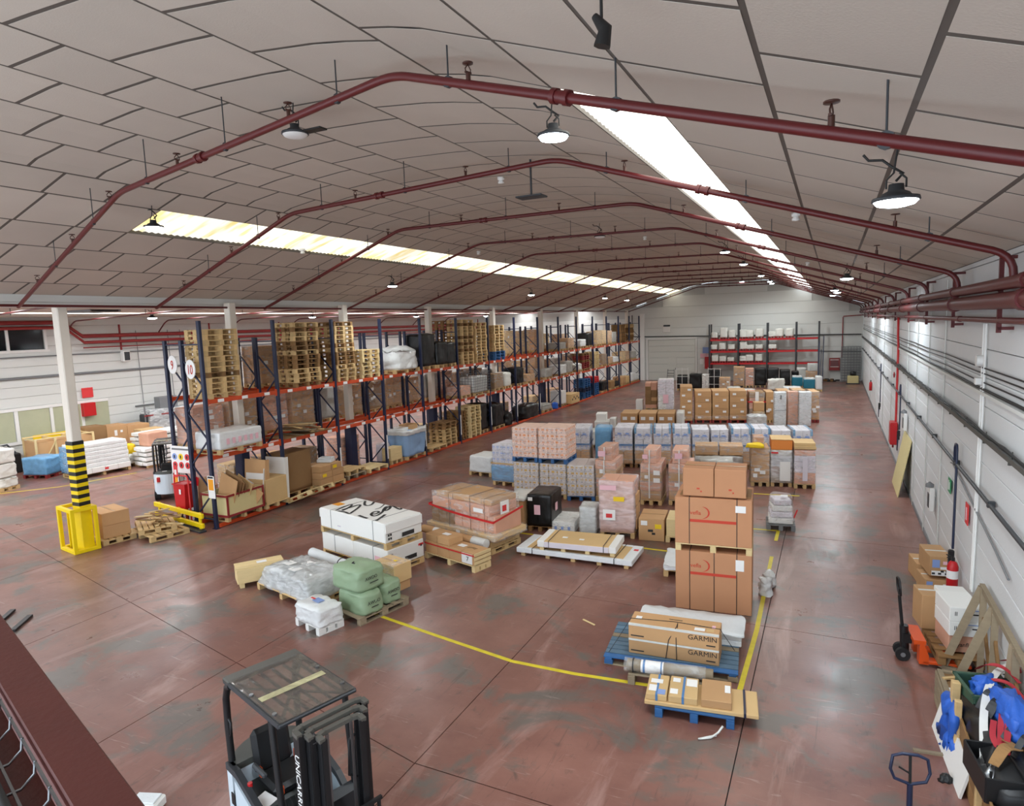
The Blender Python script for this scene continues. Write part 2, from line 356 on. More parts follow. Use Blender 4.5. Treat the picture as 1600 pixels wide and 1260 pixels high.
for si in range(len(XE)-1):
    xa, xb = XE[si], XE[si+1]; LN = 1.30 if xa > -3 else 1.04; vs, fs = board_mesh(xa, xb, LN); gm = G(); gm.add(vs, fs); me = gm.mesh('board')
    off = (LN/2 if si % 2 else 0) + (.0 if xa > -3 else .03*si)
    skylit = (xa == -1.53) or (xa == -11.75)
    ys_ = []; y = YB + off + LN*.5
    while y < YF-.2: ys_.append((y, False)); y += LN
    if skylit:
        y0_ = 6.45 if xa > -5 else 8.85; ys_ = [(y0_-LN*(k+.5), False) for k in range(9)] + [(y0_+1.04*(k+.5), True) for k in range(48)]
    for y, lit_ in ys_:
        if lit_:
            par = sky_r if xa > -5 else sky_l
            gs = G(); n = 14          # corrugated translucent sheet
            for q in range(n):
                ya, yb_ = y-.52+1.04*q/n, y-.52+1.04*(q+1)/n; dz = .012 if q % 2 else -.012
                gs.add([(xa, ya, zroof(xa)+.06+dz), (xb, ya, zroof(xb)+.06+dz), (xb, yb_, zroof(xb)+.06-dz), (xa, yb_, zroof(xa)+.06-dz)], [(0, 1, 2, 3)])
            obj('roof_sheet', gs, M['sky'] if xa > -5 else M['sky_left'], par)
            continue
        if nb < 299 and y < 17: obj('ceiling_board', me, M['ceil'], ceil, (0, y, 0)); nb += 1
        else: far.add([(a, b+y, c) for a, b, c in vs], fs)
tag(obj('ceiling_boards', far, M['ceil'], ceil), kind='stuff')
# openings in the backing where the roof sheets sit: the backing is cut by rebuilding it in strips
me = ceil.data; me.clear_geometry(); g = G()
def strip(xa, xb, y0, y1):
    xs = sorted({xa, xb} | {x for x in PX if xb < x < xa}, reverse=True)
    for a, b in zip(xs, xs[1:]):
        za, zb = zroof(a)+.004, zroof(b)+.004
        g.add([(a, y0, za), (b, y0, zb), (b, y1, zb), (a, y1, za), (a, y0, za+.12), (b, y0, zb+.12), (b, y1, zb+.12), (a, y1, za+.12)], [(0, 1, 2, 3), (4, 7, 6, 5), (0, 4, 5, 1), (2, 6, 7, 3), (0, 3, 7, 4), (1, 5, 6, 2)])
strip(2.2, -1.53, YB, YF); strip(-1.53, -2.6, YB, 6.44); strip(-2.6, -11.75, YB, YF); strip(-11.75, -12.8, YB, 8.84); strip(-12.8, -16.45, YB, YF)
me.from_pydata(g.v, [], g.f); me.update()
# second bay beyond the columns: its lower ceiling
g = G(); n = 13
for k in range(0):
    a = -16.45 - (30.6-16.45)*k/n; b = -16.45 - (30.6-16.45)*(k+1)/n
    g.box(((a+b)/2, (YB+YF)/2, 6.30), (abs(b-a)-.05, YF-YB, .08))
for xa, xb in ((-16.5, -20.0), (-21.2, -25.6), (-26.8, -30.6)):
    m_ = max(1, round((xa-xb)/1.15))
    for k in range(m_): g.box((xa+(xb-xa)*(k+.5)/m_, (YB+YF)/2, 6.30), ((xa-xb)/m_-.05, YF-YB, .08))
    g.box(((xa+xb)/2, (YB+YF)/2, 6.38), (xa-xb, YF-YB, .06))
o = struct('trim_1', g, M['ceil'])
struct('trim_2', G().box((-16.38, (YB+YF)/2, 6.2), (.34, YF-YB, .16)).box((-16.38, (YB+YF)/2, 6.06), (.16, YF-YB, .12)), M['wall_grey'])
sk = struct('window_3')
for xc in (-20.6, -26.2):
    for k in range(28): obj('roof_sheet', cached('rs2', lambda: G().box((0, 0, 0), (1.2, 2.08, .02)).mesh('r')), M['sky_bay'], sk, (xc, YB+1.05+2.1*k, 6.40))
# walls, built from courses of blocks with recessed bed joints
def courses(par, make, top, h=.42):
    z = 0.0
    while z < top-.02:
        hh = min(h, top-z); make(z, hh); z += h
wr = struct('wall_right', G().box((XR+.16, (YB+YF)/2, 3.0), (.2, YF-YB, 6.3)), mat('mortar', 'bdbdb8', .7))
def mk(z, h): obj('block_course', cached(('wr', round(h, 3)), lambda: G().box((0, 0, h/2), (.1, YF-YB, h-.012), ch=.006).mesh('c')), M['wall'], wr, (XR+.055, (YB+YF)/2, z))
courses(wr, mk, 6.25)
wl = struct('wall_left', G().box((XL-.16, (YB+YF)/2, 3.1), (.2, YF-YB, 6.4)), MATS['mortar'])
def mk(z, h): obj('block_course', cached(('wl', round(h, 3)), lambda: G().box((0, 0, h/2), (.1, YF-YB, h-.012), ch=.006).mesh('c')), M['wall_grey'], wl, (XL-.055, (YB+YF)/2, z))
courses(wl, mk, 6.35)
wb = struct('wall_back', G().prism([(XR+.1, 0), (XR+.1, 5.95)] + [(x, z) for x, z in zip(PX, PZ)] + [(XL, 6.35), (XL, 0)], YF+.11, YF+.3), MATS['mortar'])
def mk(z, h):
    xr = XR; xl = XL
    if z+h > 6.2:
        zz = z+h
        if zz > 8.24: return
        xs = [x for x in [2.02-.05*k for k in range(367)] if zroof(x) > zz]; xr, xl = max(xs), min(xs)
    obj('block_course', G().box((0, 0, h/2), (xr-xl, .1, h-.012), ch=.006), M['wall_grey'], wb, ((xr+xl)/2, YF+.055, z))
courses(wb, mk, 8.2, .9)
for nme, x in (('baseboard_right', XR-.012),):
    struct(nme, G().box((x, (YB+YF)/2, .05), (.02, YF-YB, .1)), M['grey'])
# columns between the racks
def column(x, y, first=False):
    c = struct('column'); obj('shaft', cached('shaft', lambda: G().box((0, 0, 3.08), (.24, .24, 6.16), ch=.02).mesh('s')), M['cream'], c); c.location = (x, y, 0)
    return c
c0 = column(-16.75, 9.62)
for k in range(18):
    obj('hazard_band', cbox(.28, .28, .095, .004), M['yellow'] if k % 2 == 0 else M['black'], c0, (0, 0, 1.06 + k*.095))
obj('column_foot', cbox(.28, .28, 1.06, .01), M['yellow'], c0)
COLY = [14.0, 19.0, 24.6, 30.7, 37.0, 43.2, 49.6, 55.6]
for y in COLY[0:]:
    c = column(-16.03, y)
    if y < 40: obj('column_sleeve', cbox(.32, .32, 1.75, .02), M['navy_dark'], c)
# yellow steel guard round the first column
gd = thing('column_guard', 'yellow steel cage guard standing round the hazard striped column', 'guard', (-16.95, 9.6, 0), -10)
W, D, Hh, t = .86, .6, 1.12, .085
for sx in (-1, 1):
    for sy in (-1, 1): obj('post', cbox(t, t, Hh, .006), M['yellow'], gd, (sx*(W-t)/2, sy*(D-t)/2, 0))
for z in (0.0, Hh-t):
    for sy in (-1, 1): obj('rail', cbox(W-2*t, t, t, .006), M['yellow'], gd, (0, sy*(D-t)/2, z))
    for sx in (-1, 1): obj('rail', cbox(t, D-2*t, t, .006), M['yellow'], gd, (sx*(W-t)/2, 0, z))
obj('inner_plate', G().box((-.22, 0, .5), (.04, .3, .95)).box((-.06, .0, .5), (.05, .3, .95)), M['yellow'], gd)
# floor tape
def tape(pts, w=.075):
    g = G()
    for a, b in zip(pts, pts[1:]): g.bar((*a, .001), (*b, .001), w, .003)
    o = struct('floor_line', g, M['floor_yellow'])
tape([(-7.6, 9.28), (-5.9, 8.95), (-4.41, 8.68), (-3.4, 8.70), (-2.0, 8.84)]); tape([(-1.09, 9.05), (-1.06, 11.15), (-1.12, 14.88)])
tape([(-1.12, 16.0), (-1.12, 16.8), (-2.2, 16.7)]); tape([(-7.3, 14.5), (-2.9, 14.44)]); tape([(-10.2, 11.6), (-10.68, 10.68), (-11.1, 10.1)]); tape([(-2.3, 20.18), (-.8, 20.34)])
tape([(-26.3, 12.0), (-25.0, 13.66), (-24.4, 16.2)]); tape([(-15.9, 12.0), (-15.5, 12.1)])
# ================================================================== PIPES UNDER THE ROOF
def elbow(p0, p1, p2, r, n=5):
    p0, p1, p2 = Vector(p0), Vector(p1), Vector(p2); a = p1 + (p0-p1).normalized()*r; b = p1 + (p2-p1).normalized()*r
    return [((1-t)**2)*a + 2*t*(1-t)*p1 + t*t*b for t in [k/n for k in range(n+1)]]
def head_mesh():
    return G().tube([(0, 0, 0), (0, 0, .07)], .022, 8).tube([(-.028, 0, .07), (-.035, 0, .10), (0, 0, .14)], .006, 5).tube([(.028, 0, .07), (.035, 0, .10), (0, 0, .14)], .006, 5).lathe([(0, .14), (.05, .145), (.05, .155), (0, .16)], 12).box((0, 0, .07), (.07, .02, .015)).mesh('head')
ORD = ['first', 'second', 'third', 'fourth', 'fifth', 'sixth', 'seventh', 'eighth', 'ninth', 'tenth', 'eleventh', 'twelfth', 'thirteenth', 'fourteenth', 'fifteenth', 'sixteenth', 'seventeenth']
PIPES = [((-16.1, 8.4, 6.0), (-10.2, 6.97, 7.52), (-4.0, 5.73, 7.74), (.95, 4.45, 5.98)),
         ((-16.1, 11.7, 6.0), (-10.2, 10.66, 7.68), (-4.0, 10.02, 7.79), (1.8, 9.2, 5.80)),
         ((-16.1, 15.4, 6.0), (-10.2, 14.51, 7.78), (-4.0, 14.50, 7.77), (1.8, 12.9, 5.78)),
         ((-16.1, 19.3, 6.0), (-10.2, 18.80, 7.82), (-4.0, 18.86, 7.74), (1.8, 16.8, 5.76)),
         ((-16.1, 23.4, 6.0), (-10.2, 22.98, 7.82), (-4.0, 22.82, 7.70), (1.8, 21.0, 5.75)),
         ((-16.1, 27.7, 6.0), (-10.2, 27.48, 7.82), (-4.0, 27.6, 7.72), (1.8, 25.6, 5.74))]
yy = 32.0
while yy < 56.6:
    PIPES.append(((-16.1, yy, 6.0), (-10.2, yy, 7.80), (-4.0, yy, 7.72), (1.8, yy-1.0, 5.74))); yy += 4.05
for i, (a, b, c, d) in enumerate(PIPES):
    where = 'nearest the camera, crossing the whole picture' if i == 0 else f'{ORD[i]} of the row from the near end'
    t = thing('sprinkler_pipe', f'dark red sprinkler pipe hung across the roof, {where}', 'pipe', (0, 0, 0))
    e0 = Vector(d); dn = e0 - Vector((0, 0, .32)) if i else e0 + Vector((.9, -.25, -.32)); r = .042 if i < 3 else .036
    pts = [a] + elbow(a, b, c, .25) + elbow(b, c, d, .25) + (elbow(c, e0, dn, .22) if i else [e0]) + [dn]
    obj('pipe', G().tube(pts, r, 10), M['red_pipe'], t)
    hm = cached('head', head_mesh); segs = [(a, b, (.25, .62, .93)), (b, c, (.30, .72)), (c, d, (.2, .8))]
    for p, q, ts in segs:
        p, q = Vector(p), Vector(q); ang = math.degrees(math.atan2(q.y-p.y, q.x-p.x))
        for tt in ts:
            k = p.lerp(q, tt); obj('sprinkler_head', hm, M['bronze'], t, k + Vector((0, 0, r*.8)), ang+90)
        for tt in ((.45, .8) if p.x < -12 else (.15, .5, .86)):
            k = p.lerp(q, tt); hh = zroof(k.x) - k.z + .01
            if hh > .03: obj('hanger_rod', G().tube([(0, 0, r), (0, 0, hh)], .008, 6).tube([(0, -.02, 0), (0, .02, 0)], r+.012, 10), M['dgrey'], t, k, ang)
        k = p.lerp(q, .40); dv = (q-p).normalized()
        if p.x > -12: obj('coupling', G().tube([k-dv*.09, k-dv*.04], r*1.55, 10).tube([k-dv*.04, k+dv*.04], r*1.3, 10).tube([k+dv*.04, k+dv*.09], r*1.55, 10), M['red_pipe'], t)
# headers along the right wall
for nm, z, r, x, y0, lb in (('upper', 5.50, .075, 1.80, YB, 'upper thick dark red main pipe running along the top of the right wall'),
                            ('middle', 5.30, .10, 1.80, YB, 'thickest dark red main pipe along the right wall, below the upper one'),
                            ('lower', 5.06, .04, 1.88, YB, 'thin red pipe lowest of the three along the right wall')):
    t = thing('main_pipe', lb, 'pipe', (x, 0, z))
    obj('pipe', G().tube([(0, y0, 0), (0, 56.5, 0)], r, 14), M['red_pipe'], t)
    y = 4.0
    while y < 56:
        obj('joint_ring', cached(('jr', r), lambda: G().tube([(0, -.10, 0), (0, .10, 0)], r*1.22, 14).mesh('j')), M['red_pipe'], t, (0, y, 0)); y += 4.6
for k, y in enumerate([6.5, 10.2, 13.8, 17.5, 21.5, 26, 31, 36, 41, 46, 51]):
    t = obj('pipe_bracket', cached('pbr', lambda: G().box((-.06, 0, .42), (.05, .05, .95)).box((.02, 0, 0), (.2, .05, .04)).box((.02, 0, .88), (.2, .05, .04)).mesh('b')), M['red_pipe'], None, (1.93, y, 4.96))
    tag(t, f'red vertical bracket carrying the main pipes on the right wall, {ORD[k]} from the camera', 'bracket', 'brackets of the main pipes on the right wall')
t = thing('riser_pipe', 'thin red riser pipe dropping down the right wall to the red hose cabinet', 'pipe', (1.96, 25.9, 0))
obj('pipe', G().tube([(0, 0, 5.05), (0, -.05, 4.4), (0, -.35, 4.1), (0, -.3, 1.35)], .035, 8), M['red'], t); obj('valve', G().lathe([(0, 0), (.1, .02), (.1, .05), (0, .07)], 12), M['red_dark'], t, (-.06, -.33, 3.1), rot=(0, R(-90), 0))
# header and feeders of the second bay, seen beyond the columns
t = thing('main_pipe', 'pair of red pipes along the white wall behind the racking', 'pipe', (XL+.3, 0, 5.4))
obj('pipe', G().tube([(0, 4, .62), (0, 17.4, .62), (0, 18.2, 0), (0, 56, 0)], .09, 10), M['red_dark'], t); obj('pipe', G().tube([(.1, 4, .40), (.1, 17.4, .40), (.1, 18.2, -.28), (.1, 56, -.28)], .07, 10), M['red_dark'], t); obj('pipe', G().tube([(0.0, 18.2, -.52), (.0, 56, -.52)], .03, 8), M['red_dark'], t)
for k in range(8): obj('bracket', G().box((0, 0, 0), (.06, .06, 1.2)), M['red_dark'], t, (-.1, 20 + k*5.0, -.1))
for k in range(9):
    y = 11.5 + k*4.4
    t = thing('feeder_pipe', f'thin dark red feeder pipe under the lower ceiling beyond the columns, {ORD[k]} from the camera', 'pipe', (0, 0, 0), group='feeder pipes beyond the columns')
    obj('pipe', G().tube([(-16.9, y-2, 6.05)] + elbow((-16.9, y-2, 6.05), (XL+1.2, y+1.5, 6.05), (XL+.35, y+1.5, 5.5), .3) + [(XL+.5, y+1.5, 5.5)], .03, 8), M['red_pipe'], t); obj('hanger_rod', G().tube([(-22.5, y, 6.05), (-22.5, y, 6.27)], .01, 6).tube([(-17.2, y-1.9, 6.05), (-17.2, y-1.9, 6.27)], .01, 6), M['dgrey'], t)
# conduit along the foot of the near roof slope, above the columns
tag(obj('conduit', G().tube([(-16.0, YB, 6.02), (-16.0, 56, 6.02)], .03, 8), M['red_pipe']), 'thin dark pipe running level just under the valley beam above the columns', 'pipe')

# ================================================================== LAMPS
def lamp(x, y, lb, lit=True, drop=.40, tilt=(0, 0)):
    zt = zroof(x) if x > -16.4 else 6.26
    t = thing('high_bay_lamp', lb, 'lamp', (x, y, zt-drop))
    obj('housing', cached('lh', lambda: G().lathe([(0, .13), (.055, .13), (.06, .08), (.10, .06), (.12, .035), (.172, .025), (.178, .0), (.162, -.006)], 20).mesh('h')), M['dgrey'], t)
    obj('diffuser', cached('ld', lambda: G().lathe([(.162, -.004), (.14, -.03), (.08, -.045), (.0, -.05)], 20).mesh('d')), M['lamp'] if lit else M['white'], t)
    obj('hanger', cached(('hg', round(drop, 2)), lambda: G().tube([(-.07, 0, .10), (-.07, 0, .17), (-.02, 0, .22), (.0, 0, drop)], .008, 6).tube([(.07, 0, .10), (.07, 0, .17), (.02, 0, .22)], .008, 6).mesh('g')), M['cable'], t)
    obj('cable', cached(('cb', round(drop, 2)), lambda: G().tube([(0, .02, .16), (.05, .05, .22), (-.03, .06, drop*.7), (-.1, .05, drop*.85), (-.2, .05, drop-.05), (-.24, .05, drop)], .012, 6).mesh('c')), M['cable'], t)
    if lit:
        ld = bpy.data.lights.new('lamp_light', 'SPOT'); ld.energy = LAMP_W; ld.color = (.93, .97, 1); ld.shadow_soft_size = .15; ld.spot_size = R(165); ld.spot_blend = .6
        lo = bpy.data.objects.new('lamp_light', ld); COL.objects.link(lo); lo.parent = t; lo.location = (0, 0, -.05)
        if x > -.5: ld.energy = LAMP_W*1.5; ld.color = (.84, .93, 1)
    return t
lamp(-2.77, 6.89, 'round white high bay lamp lit beside the near end of the bright roof strip')
lamp(0.43, 6.30, 'lit round high bay lamp hanging near the right wall, closest of that row')
t = lamp(-6.46, 6.94, 'unlit round high bay lamp with a tilted black bracket below the nearest red pipe', lit=False)
obj('bracket_plate', G().box((.30, .04, .02), (.30, .14, .02)), M['black'], t)
lamp(-11.62, 8.55, 'lit round lamp hanging in front of the near end of the left roof strip')
FARL = [(-13.59, 18.74, 'above the second rack bay'), (-13.62, 30.36, 'above the middle of the racking'), (-13.40, 41.53, 'above the far half of the racking'), (-13.51, 47, 'above the far end of the racking'),
        (-3.41, 23.95, 'first of the row left of the right roof strip'), (-3.56, 30.43, 'second of the row left of the right roof strip'), (-3.81, 40.74, 'third of the row left of the right roof strip'), (-3.99, 48.83, 'fourth of the row left of the right roof strip'), (-4.2, 53, 'fifth of the row left of the right roof strip'),
        (0.29, 20.22, 'second from the camera near the right wall'), (0.11, 35.20, 'third from the camera near the right wall'), (0, 33, 'fourth from the camera near the right wall'), (-.1, 43.7, 'farthest from the camera near the right wall'), (-6.2, 52, 'near the far gable under the ridge')]
for x, y, lb in FARL: lamp(x, y, f'small lit high bay lamp, {lb}')
lamp(-6.54, 19.87, 'unlit dark lamp hanging under the ridge beyond the third red pipe', lit=False); lamp(-23, 16.5, 'lit lamp under the lower ceiling beyond the columns, left of the racking', drop=.3)
for y, q in ((9.0, 'nearest'), (25.0, 'second'), (34.0, 'third'), (43.0, 'farthest')): lamp(-23, y, f'lit lamp over the aisle behind the racking, {q} of the four', drop=.3)
t = thing('ceiling_fan_plate', 'small dark square plate on a stem below the ridge', 'bracket', (-4.87, 11.0, 7.45)); obj('plate', cbox(.5, .3, .03), M['dgrey'], t); obj('stem', G().tube([(0, 0, .03), (0, 0, .7)], .02, 6), M['dgrey'], t)
for x, y, lb in ((-6.15, 12.39, 'white smoke detector below the ridge near the second red pipe'), (-.59, 11.92, 'white smoke detector on the right roof slope'), (-11.2, 20.6, 'white detector beside the left roof strip'), (-6.17, 23.9, 'white detector under the ridge, farther back'), (-.82, 24.2, 'white detector on the right slope, farther back'), (-12.59, 13.49, 'white detector on the left slope near the racking')):
    t = thing('smoke_detector', lb, 'detector', (x, y, zroof(x)-.12)); obj('base', G().lathe([(.0, .12), (.07, .12), (.07, .07), (.03, .05), (0, .05)], 12), M['white'], t); obj('sensor', G().lathe([(.03, .06), (.06, .03), (.06, 0), (0, -.01)], 12), M['white'], t)
t = thing('ceiling_speaker', 'black horn bracket on a rod above the nearest red pipe', 'bracket', (-1.2, 3.75, 6.75)); obj('horn', G().tube([(0, 0, .0), (.02, 0, .09), (-.04, 0, .17)], [.05, .04, .02], 8), M['black'], t); obj('stem', G().tube([(0, 0, .15), (0, 0, .35)], .01, 6), M['black'], t)

# ================================================================== RIGHT WALL FITTINGS
def wire(name, lb, cat, pts, r, m, n=6): return tag(obj(name, G().tube(pts, r, n), m), lb, cat)
xw = XR-.03
t = thing('cable_tray', 'dark cable tray with loose cables running along the middle of the right wall', 'cable tray', (xw, 0, 3.40))
obj('tray', G().box((-.05, 27, 0), (.10, 58, .02)).box((-.10, 27, .03), (.015, 58, .06)), M['tray'], t)
g = G(); random.seed(3)
for k in range(3):
    pts = [(-.05+random.uniform(-.03, .03), -1+y*1.0, .04+random.uniform(0, .05)) for y in range(58)]; g.tube(pts, .014, 5)
obj('cable', g, M['cable'], t)
for k in range(38): obj('cable_tie', cached('tie', lambda: G().box((-.05, 0, .05), (.012, .012, .12)).box((-.05, 0, -.03), (.08, .02, .05)).mesh('t')), M['tray'], t, (0, .5+k*1.5, 0))
t = thing('air_line', 'dark blue air pipe running along the right wall below the cable tray', 'pipe', (xw-.05, 0, 2.58))
obj('pipe', G().tube([(0, -2, 0), (0, 56.5, 0)], .028, 8), M['dgrey'], t)
for k in range(20): obj('clamp', cached('clamp', lambda: G().box((.02, 0, 0), (.09, .07, .085)).mesh('c')), M['dgrey'], t, (0, 2.2+k*2.8, 0))
for y, z0 in ((13.2, 1.1), (23.8, 1.5), (33.5, 1.2)):
    t = thing('air_drop', 'blue swan neck air drop with a regulator above the fire extinguisher' if y < 15 else ('swan neck air drop beside the red hose cabinet' if y < 30 else 'farthest air drop on the right wall'), 'pipe', (xw-.06, y, 0))
    obj('pipe', G().tube([(0, .22, 2.6), (0, .22, 2.85), (0, .15, 2.92), (0, .04, 2.92), (0, 0, 2.84), (0, 0, z0)], .02, 8), M['navy'], t)
    obj('regulator', G().box((-.02, 0, z0-.12), (.09, .09, .2), ch=.02).tube([(-.02, .0, z0-.2), (-.02, .0, z0-.32)], .035, 8), M['black'], t)
    obj('hose', G().tube([(-.03, -.03, z0-.3), (-.05, -.1, z0-.5), (-.05, -.05, z0-.65), (-.05, 0, z0-.5), (-.05, .05, z0-.15)], .014, 6), M['navy'], t)
for k, z in enumerate((4.05, 4.15, 4.28, 4.36)):
    wire('cable', f'thin dark cable stretched along the upper right wall, {["lowest", "second", "third", "topmost"][k]} of the four', 'cable', [(xw, -2+58*q/20, z - .015*(q % 2)) for q in range(21)], .011 if k else .02, M['cable'])
struct('trim_3', G().box((xw, 27, 3.98), (.05, 58, .05)), M['wall_grey'])
for dy, nm in ((0, 'white conduit running up the right wall near the camera, left of the pair'), (-.16, 'white conduit running up the right wall near the camera, right of the pair')):
    wire('conduit', nm, 'conduit', [(xw, 11.8+dy, 5.0), (xw, 11.78+dy, 3.6), (xw, 11.8+dy, 3.3), (xw, 11.85+dy*.6, .9)], .018, M['white'])
wire('conduit', 'dark grey conduit sloping down the right wall near the fire extinguisher', 'conduit', [(xw, 14.2, 2.42), (xw, 14.0, 2.45), (xw, 10.4, 2.02), (xw, 9.6, 1.9)], .016, M['grey'])
for y in (15.6, 17.9, 20.3, 22.8, 28.5, 33, 38, 44): struct('trim_4', G().box((xw+.01, y, 2.9), (.02, .05, 5.8)), M['wall_grey'])
t = thing('wall_lamp', 'white round emergency lamp box high on the right wall', 'lamp', (xw-.05, 11.75, 4.45)); obj('housing', G().tube([(.05, 0, 0), (-.04, 0, 0)], .085, 14), M['white'], t); obj('junction_box', cbox(.09, .12, .1), M['white'], t, (0, 0, -.35))
t = thing('hose_cabinet', 'bright red fire hose cabinet on the right wall below the thin red riser', 'cabinet', (xw-.10, 25.55, .75)); obj('body', cbox(.2, .62, .75, .01), M['red'], t); obj('door', G().box((-.105, 0, .37), (.012, .56, .68)), M['red'], t); obj('drain_valve', G().tube([(0, 0, 0), (0, 0, -.14)], .03, 8), M['red_dark'], t)
t = thing('fire_extinguisher', 'red fire extinguisher with white labels hung on the right wall above the carton stack', 'fire extinguisher', (xw-.10, 12.85, .50))
obj('cylinder', G().lathe([(0, 0), (.075, .0), (.085, .02), (.085, .40), (.06, .47), (.025, .50)], 16), M['red'], t); obj('valve', G().box((0, 0, .53), (.05, .05, .06)).bar((0, 0, .56), (-.10, 0, .60), .015).bar((0, 0, .53), (-.09, 0, .55), .012), M['black'], t)
obj('hose', G().tube([(0, .03, .52), (-.02, .11, .45), (-.02, .12, .2), (-.02, .11, .1)], .012, 6), M['black'], t); obj('label', G().lathe([(.0865, .2), (.0865, .34)], 16), M['paper'], t)
for y, z, lb in ((16.2, 1.22, 'white control box with a grey dome on the right wall, beyond the fire extinguisher'), (22.3, 1.98, 'white control box on the right wall above the leaning plywood board')):
    t = thing('control_box', lb, 'box', (xw-.05, y, z-.25)); obj('body', cbox(.09, .28, .5, .01), M['white'], t); obj('dome', G().lathe([(.08, .0), (.08, .06), (.0, .12)], 12), M['grey'], t, (-.03, .02, .5)); obj('cover', G().box((-.05, 0, .22), (.015, .2, .3)), M['dgrey'], t)
t = thing('exit_sign', 'small green exit sign on the right wall', 'sign', (xw, 14.25, 1.98)); obj('plate', G().box((0, 0, 0), (.012, .30, .26)), mat('green_sign', '1f8a56', .5), t); obj('arrow', G().box((-.008, .05, 0), (.006, .05, .18)).box((-.008, -.06, 0), (.006, .04, .14)), M['white'], t)
t = thing('fire_sign', 'small pink red extinguisher sign high on the right wall', 'sign', (xw, 12.45, 1.94)); obj('plate', G().box((0, 0, 0), (.012, .24, .34)), M['red_lbl'], t); obj('symbol', G().box((-.008, 0, 0), (.006, .07, .2)), M['pink_lbl'], t)
t = thing('plywood_board', 'pale plywood board leaning against the right wall', 'board', (1.72, 22.0, 0), 0); obj('board', G().box((0, 0, .82), (.02, 2.0, 1.65)), M['ply'], t, rot=(0, R(10), 0))
t = thing('fire_extinguisher', 'small red fire extinguisher far along the right wall', 'fire extinguisher', (xw-.08, 41.5, .9)); obj('cylinder', G().lathe([(0, 0), (.08, .0), (.08, .42), (.03, .5)], 12), M['red'], t); obj('valve', G().box((0, 0, .54), (.05, .1, .08)), M['black'], t)

# ================================================================== FAR WALL
yb = YF-.01
d = struct('door_1'); obj('door_frame', G().box((-14.62, yb-.04, 1.78), (.14, .1, 3.56)).box((-10.42, yb-.04, 1.78), (.14, .1, 3.56)).box((-12.52, yb-.04, 3.6), (4.34, .1, .14)), M['white'], d)
z = 0.02
for k, hh in enumerate((.70, .70, .55, .50, .52, .52)):
    obj('door_panel', cbox(4.02, .05, hh-.015, .008), mat('door_panel_paint', 'cfd0c8', .5), d, (-12.52, yb-.03, z)); z += hh
obj('wicket_door', G().box((-12.45, yb-.065, 1.0), (.74, .02, 2.0)), MATS['door_panel_paint'], d); obj('door_handle', G().box((-12.15, yb-.09, 1.0), (.04, .04, .14)), M['black'], d)
t = thing('step_ladder', 'small grey step ladder standing before the roller door at the far end', 'ladder', (-12.45, 56.2, 0)); obj('rail', G().bar((-.3, 0, 0), (-.26, .25, 1.0), .04), M['grey'], t); obj('rail', G().bar((.3, 0, 0), (.26, .25, 1.0), .04), M['grey'], t)
for k in range(4): obj('step', G().box((0, .06*k+.03, .2+k*.23), (.56, .12, .03)), M['dgrey'], t)
struct('trim_5', G().box((-15.0, yb-.1, 2.9), (.35, .2, 5.8)), M['white'])
wire('conduit', 'dark conduit running across the far wall above the roller door', 'conduit', [(-15.9, yb-.12, 5.7), (-15.9, yb-.12, 3.95), (-15.7, yb-.08, 3.82), (1.9, yb-.08, 3.60)], .045, M['dgrey'])
wire('conduit', 'red pipe dropping down the far wall to the red cabinet', 'pipe', [(1.9, yb-.05, 5.05), (.66, yb-.05, 5.0), (.62, yb-.05, 4.9), (.60, yb-.05, 1.8)], .035, M['red_dark'])
wire('conduit', 'thin dark conduit low on the far wall near the corner', 'conduit', [(-1.0, yb-.05, 2.35), (1.95, yb-.05, 2.3)], .03, M['dgrey'])
t = thing('hose_cabinet', 'dull red fire hose cabinet on the far wall near the right corner', 'cabinet', (.1, yb-.12, .85)); obj('body', cbox(.75, .2, .95, .01), M['red_dark'], t); obj('window', G().box((0, -.105, .55), (.55, .01, .45)), mat('red_glass', '6d3434', .2), t); obj('frame_bar', G().box((0, -.11, .28), (.6, .012, .05)), M['white'], t); obj('frame_bar', G().box((0, -.11, .82), (.6, .012, .05)), M['white'], t)
t = thing('mesh_panel', 'stack of grey wire mesh panels standing in the far right corner', 'mesh', (1.25, 56.3, 0))
for k in range(4): 
    g = G()
    for q in range(7): g.box((-.6+q*.2, 0, 1.35), (.025, .02, 2.7))
    for q in range(14): g.box((0, 0, .1+q*.2), (1.25, .02, .025))
    obj('mesh_sheet', g, M['grey'], t, (k*.04-.1, -k*.12, 0), 0, rot=(R(-4), 0, 0))
t = thing('pump_unit', 'small cream machine on the floor in the far right corner', 'machine', (1.35, 54.8, 0)); obj('body', cbox(.75, .6, .6, .04), M['ply'], t); obj('tank', G().lathe([(0, 0), (.2, .02), (.2, .25), (.1, .34), (0, .35)], 12), M['black'], t, (0, 0, .6)); obj('foot', cbox(.9, .7, .08), M['dgrey'], t)
t = thing('debris_pile', 'low heap of dark scrap on the floor by the far wall', 'scrap', (-.3, 56.3, 0))
for k in range(14): obj('scrap_piece', G().box((0, 0, 0), (random.uniform(.1, .5), random.uniform(.1, .3), random.uniform(.05, .15))), (M['black'], M['wood_dk'], M['dgrey'])[k % 3], t, (random.uniform(-.7, .7), random.uniform(-.25, .25), .08+random.uniform(0, .1)), random.uniform(0, 180))
t = thing('notice_board', 'pale sheets of notices on the far wall left of the red rack', 'notice', (-9.75, yb-.02, 1.2))
for px_, pz_, ww, hh, mm in ((.25, 1.35, .8, .5, 'lbl_blue'), (-.1, .9, .5, .35, 'pink_lbl'), (.4, .85, .45, .35, 'pink_lbl'), (-.2, .4, .35, .45, 'paper'), (.15, .1, .5, .3, 'paper')): obj('sheet', G().box((px_, 0, pz_), (ww, .02, hh)), M[mm], t)
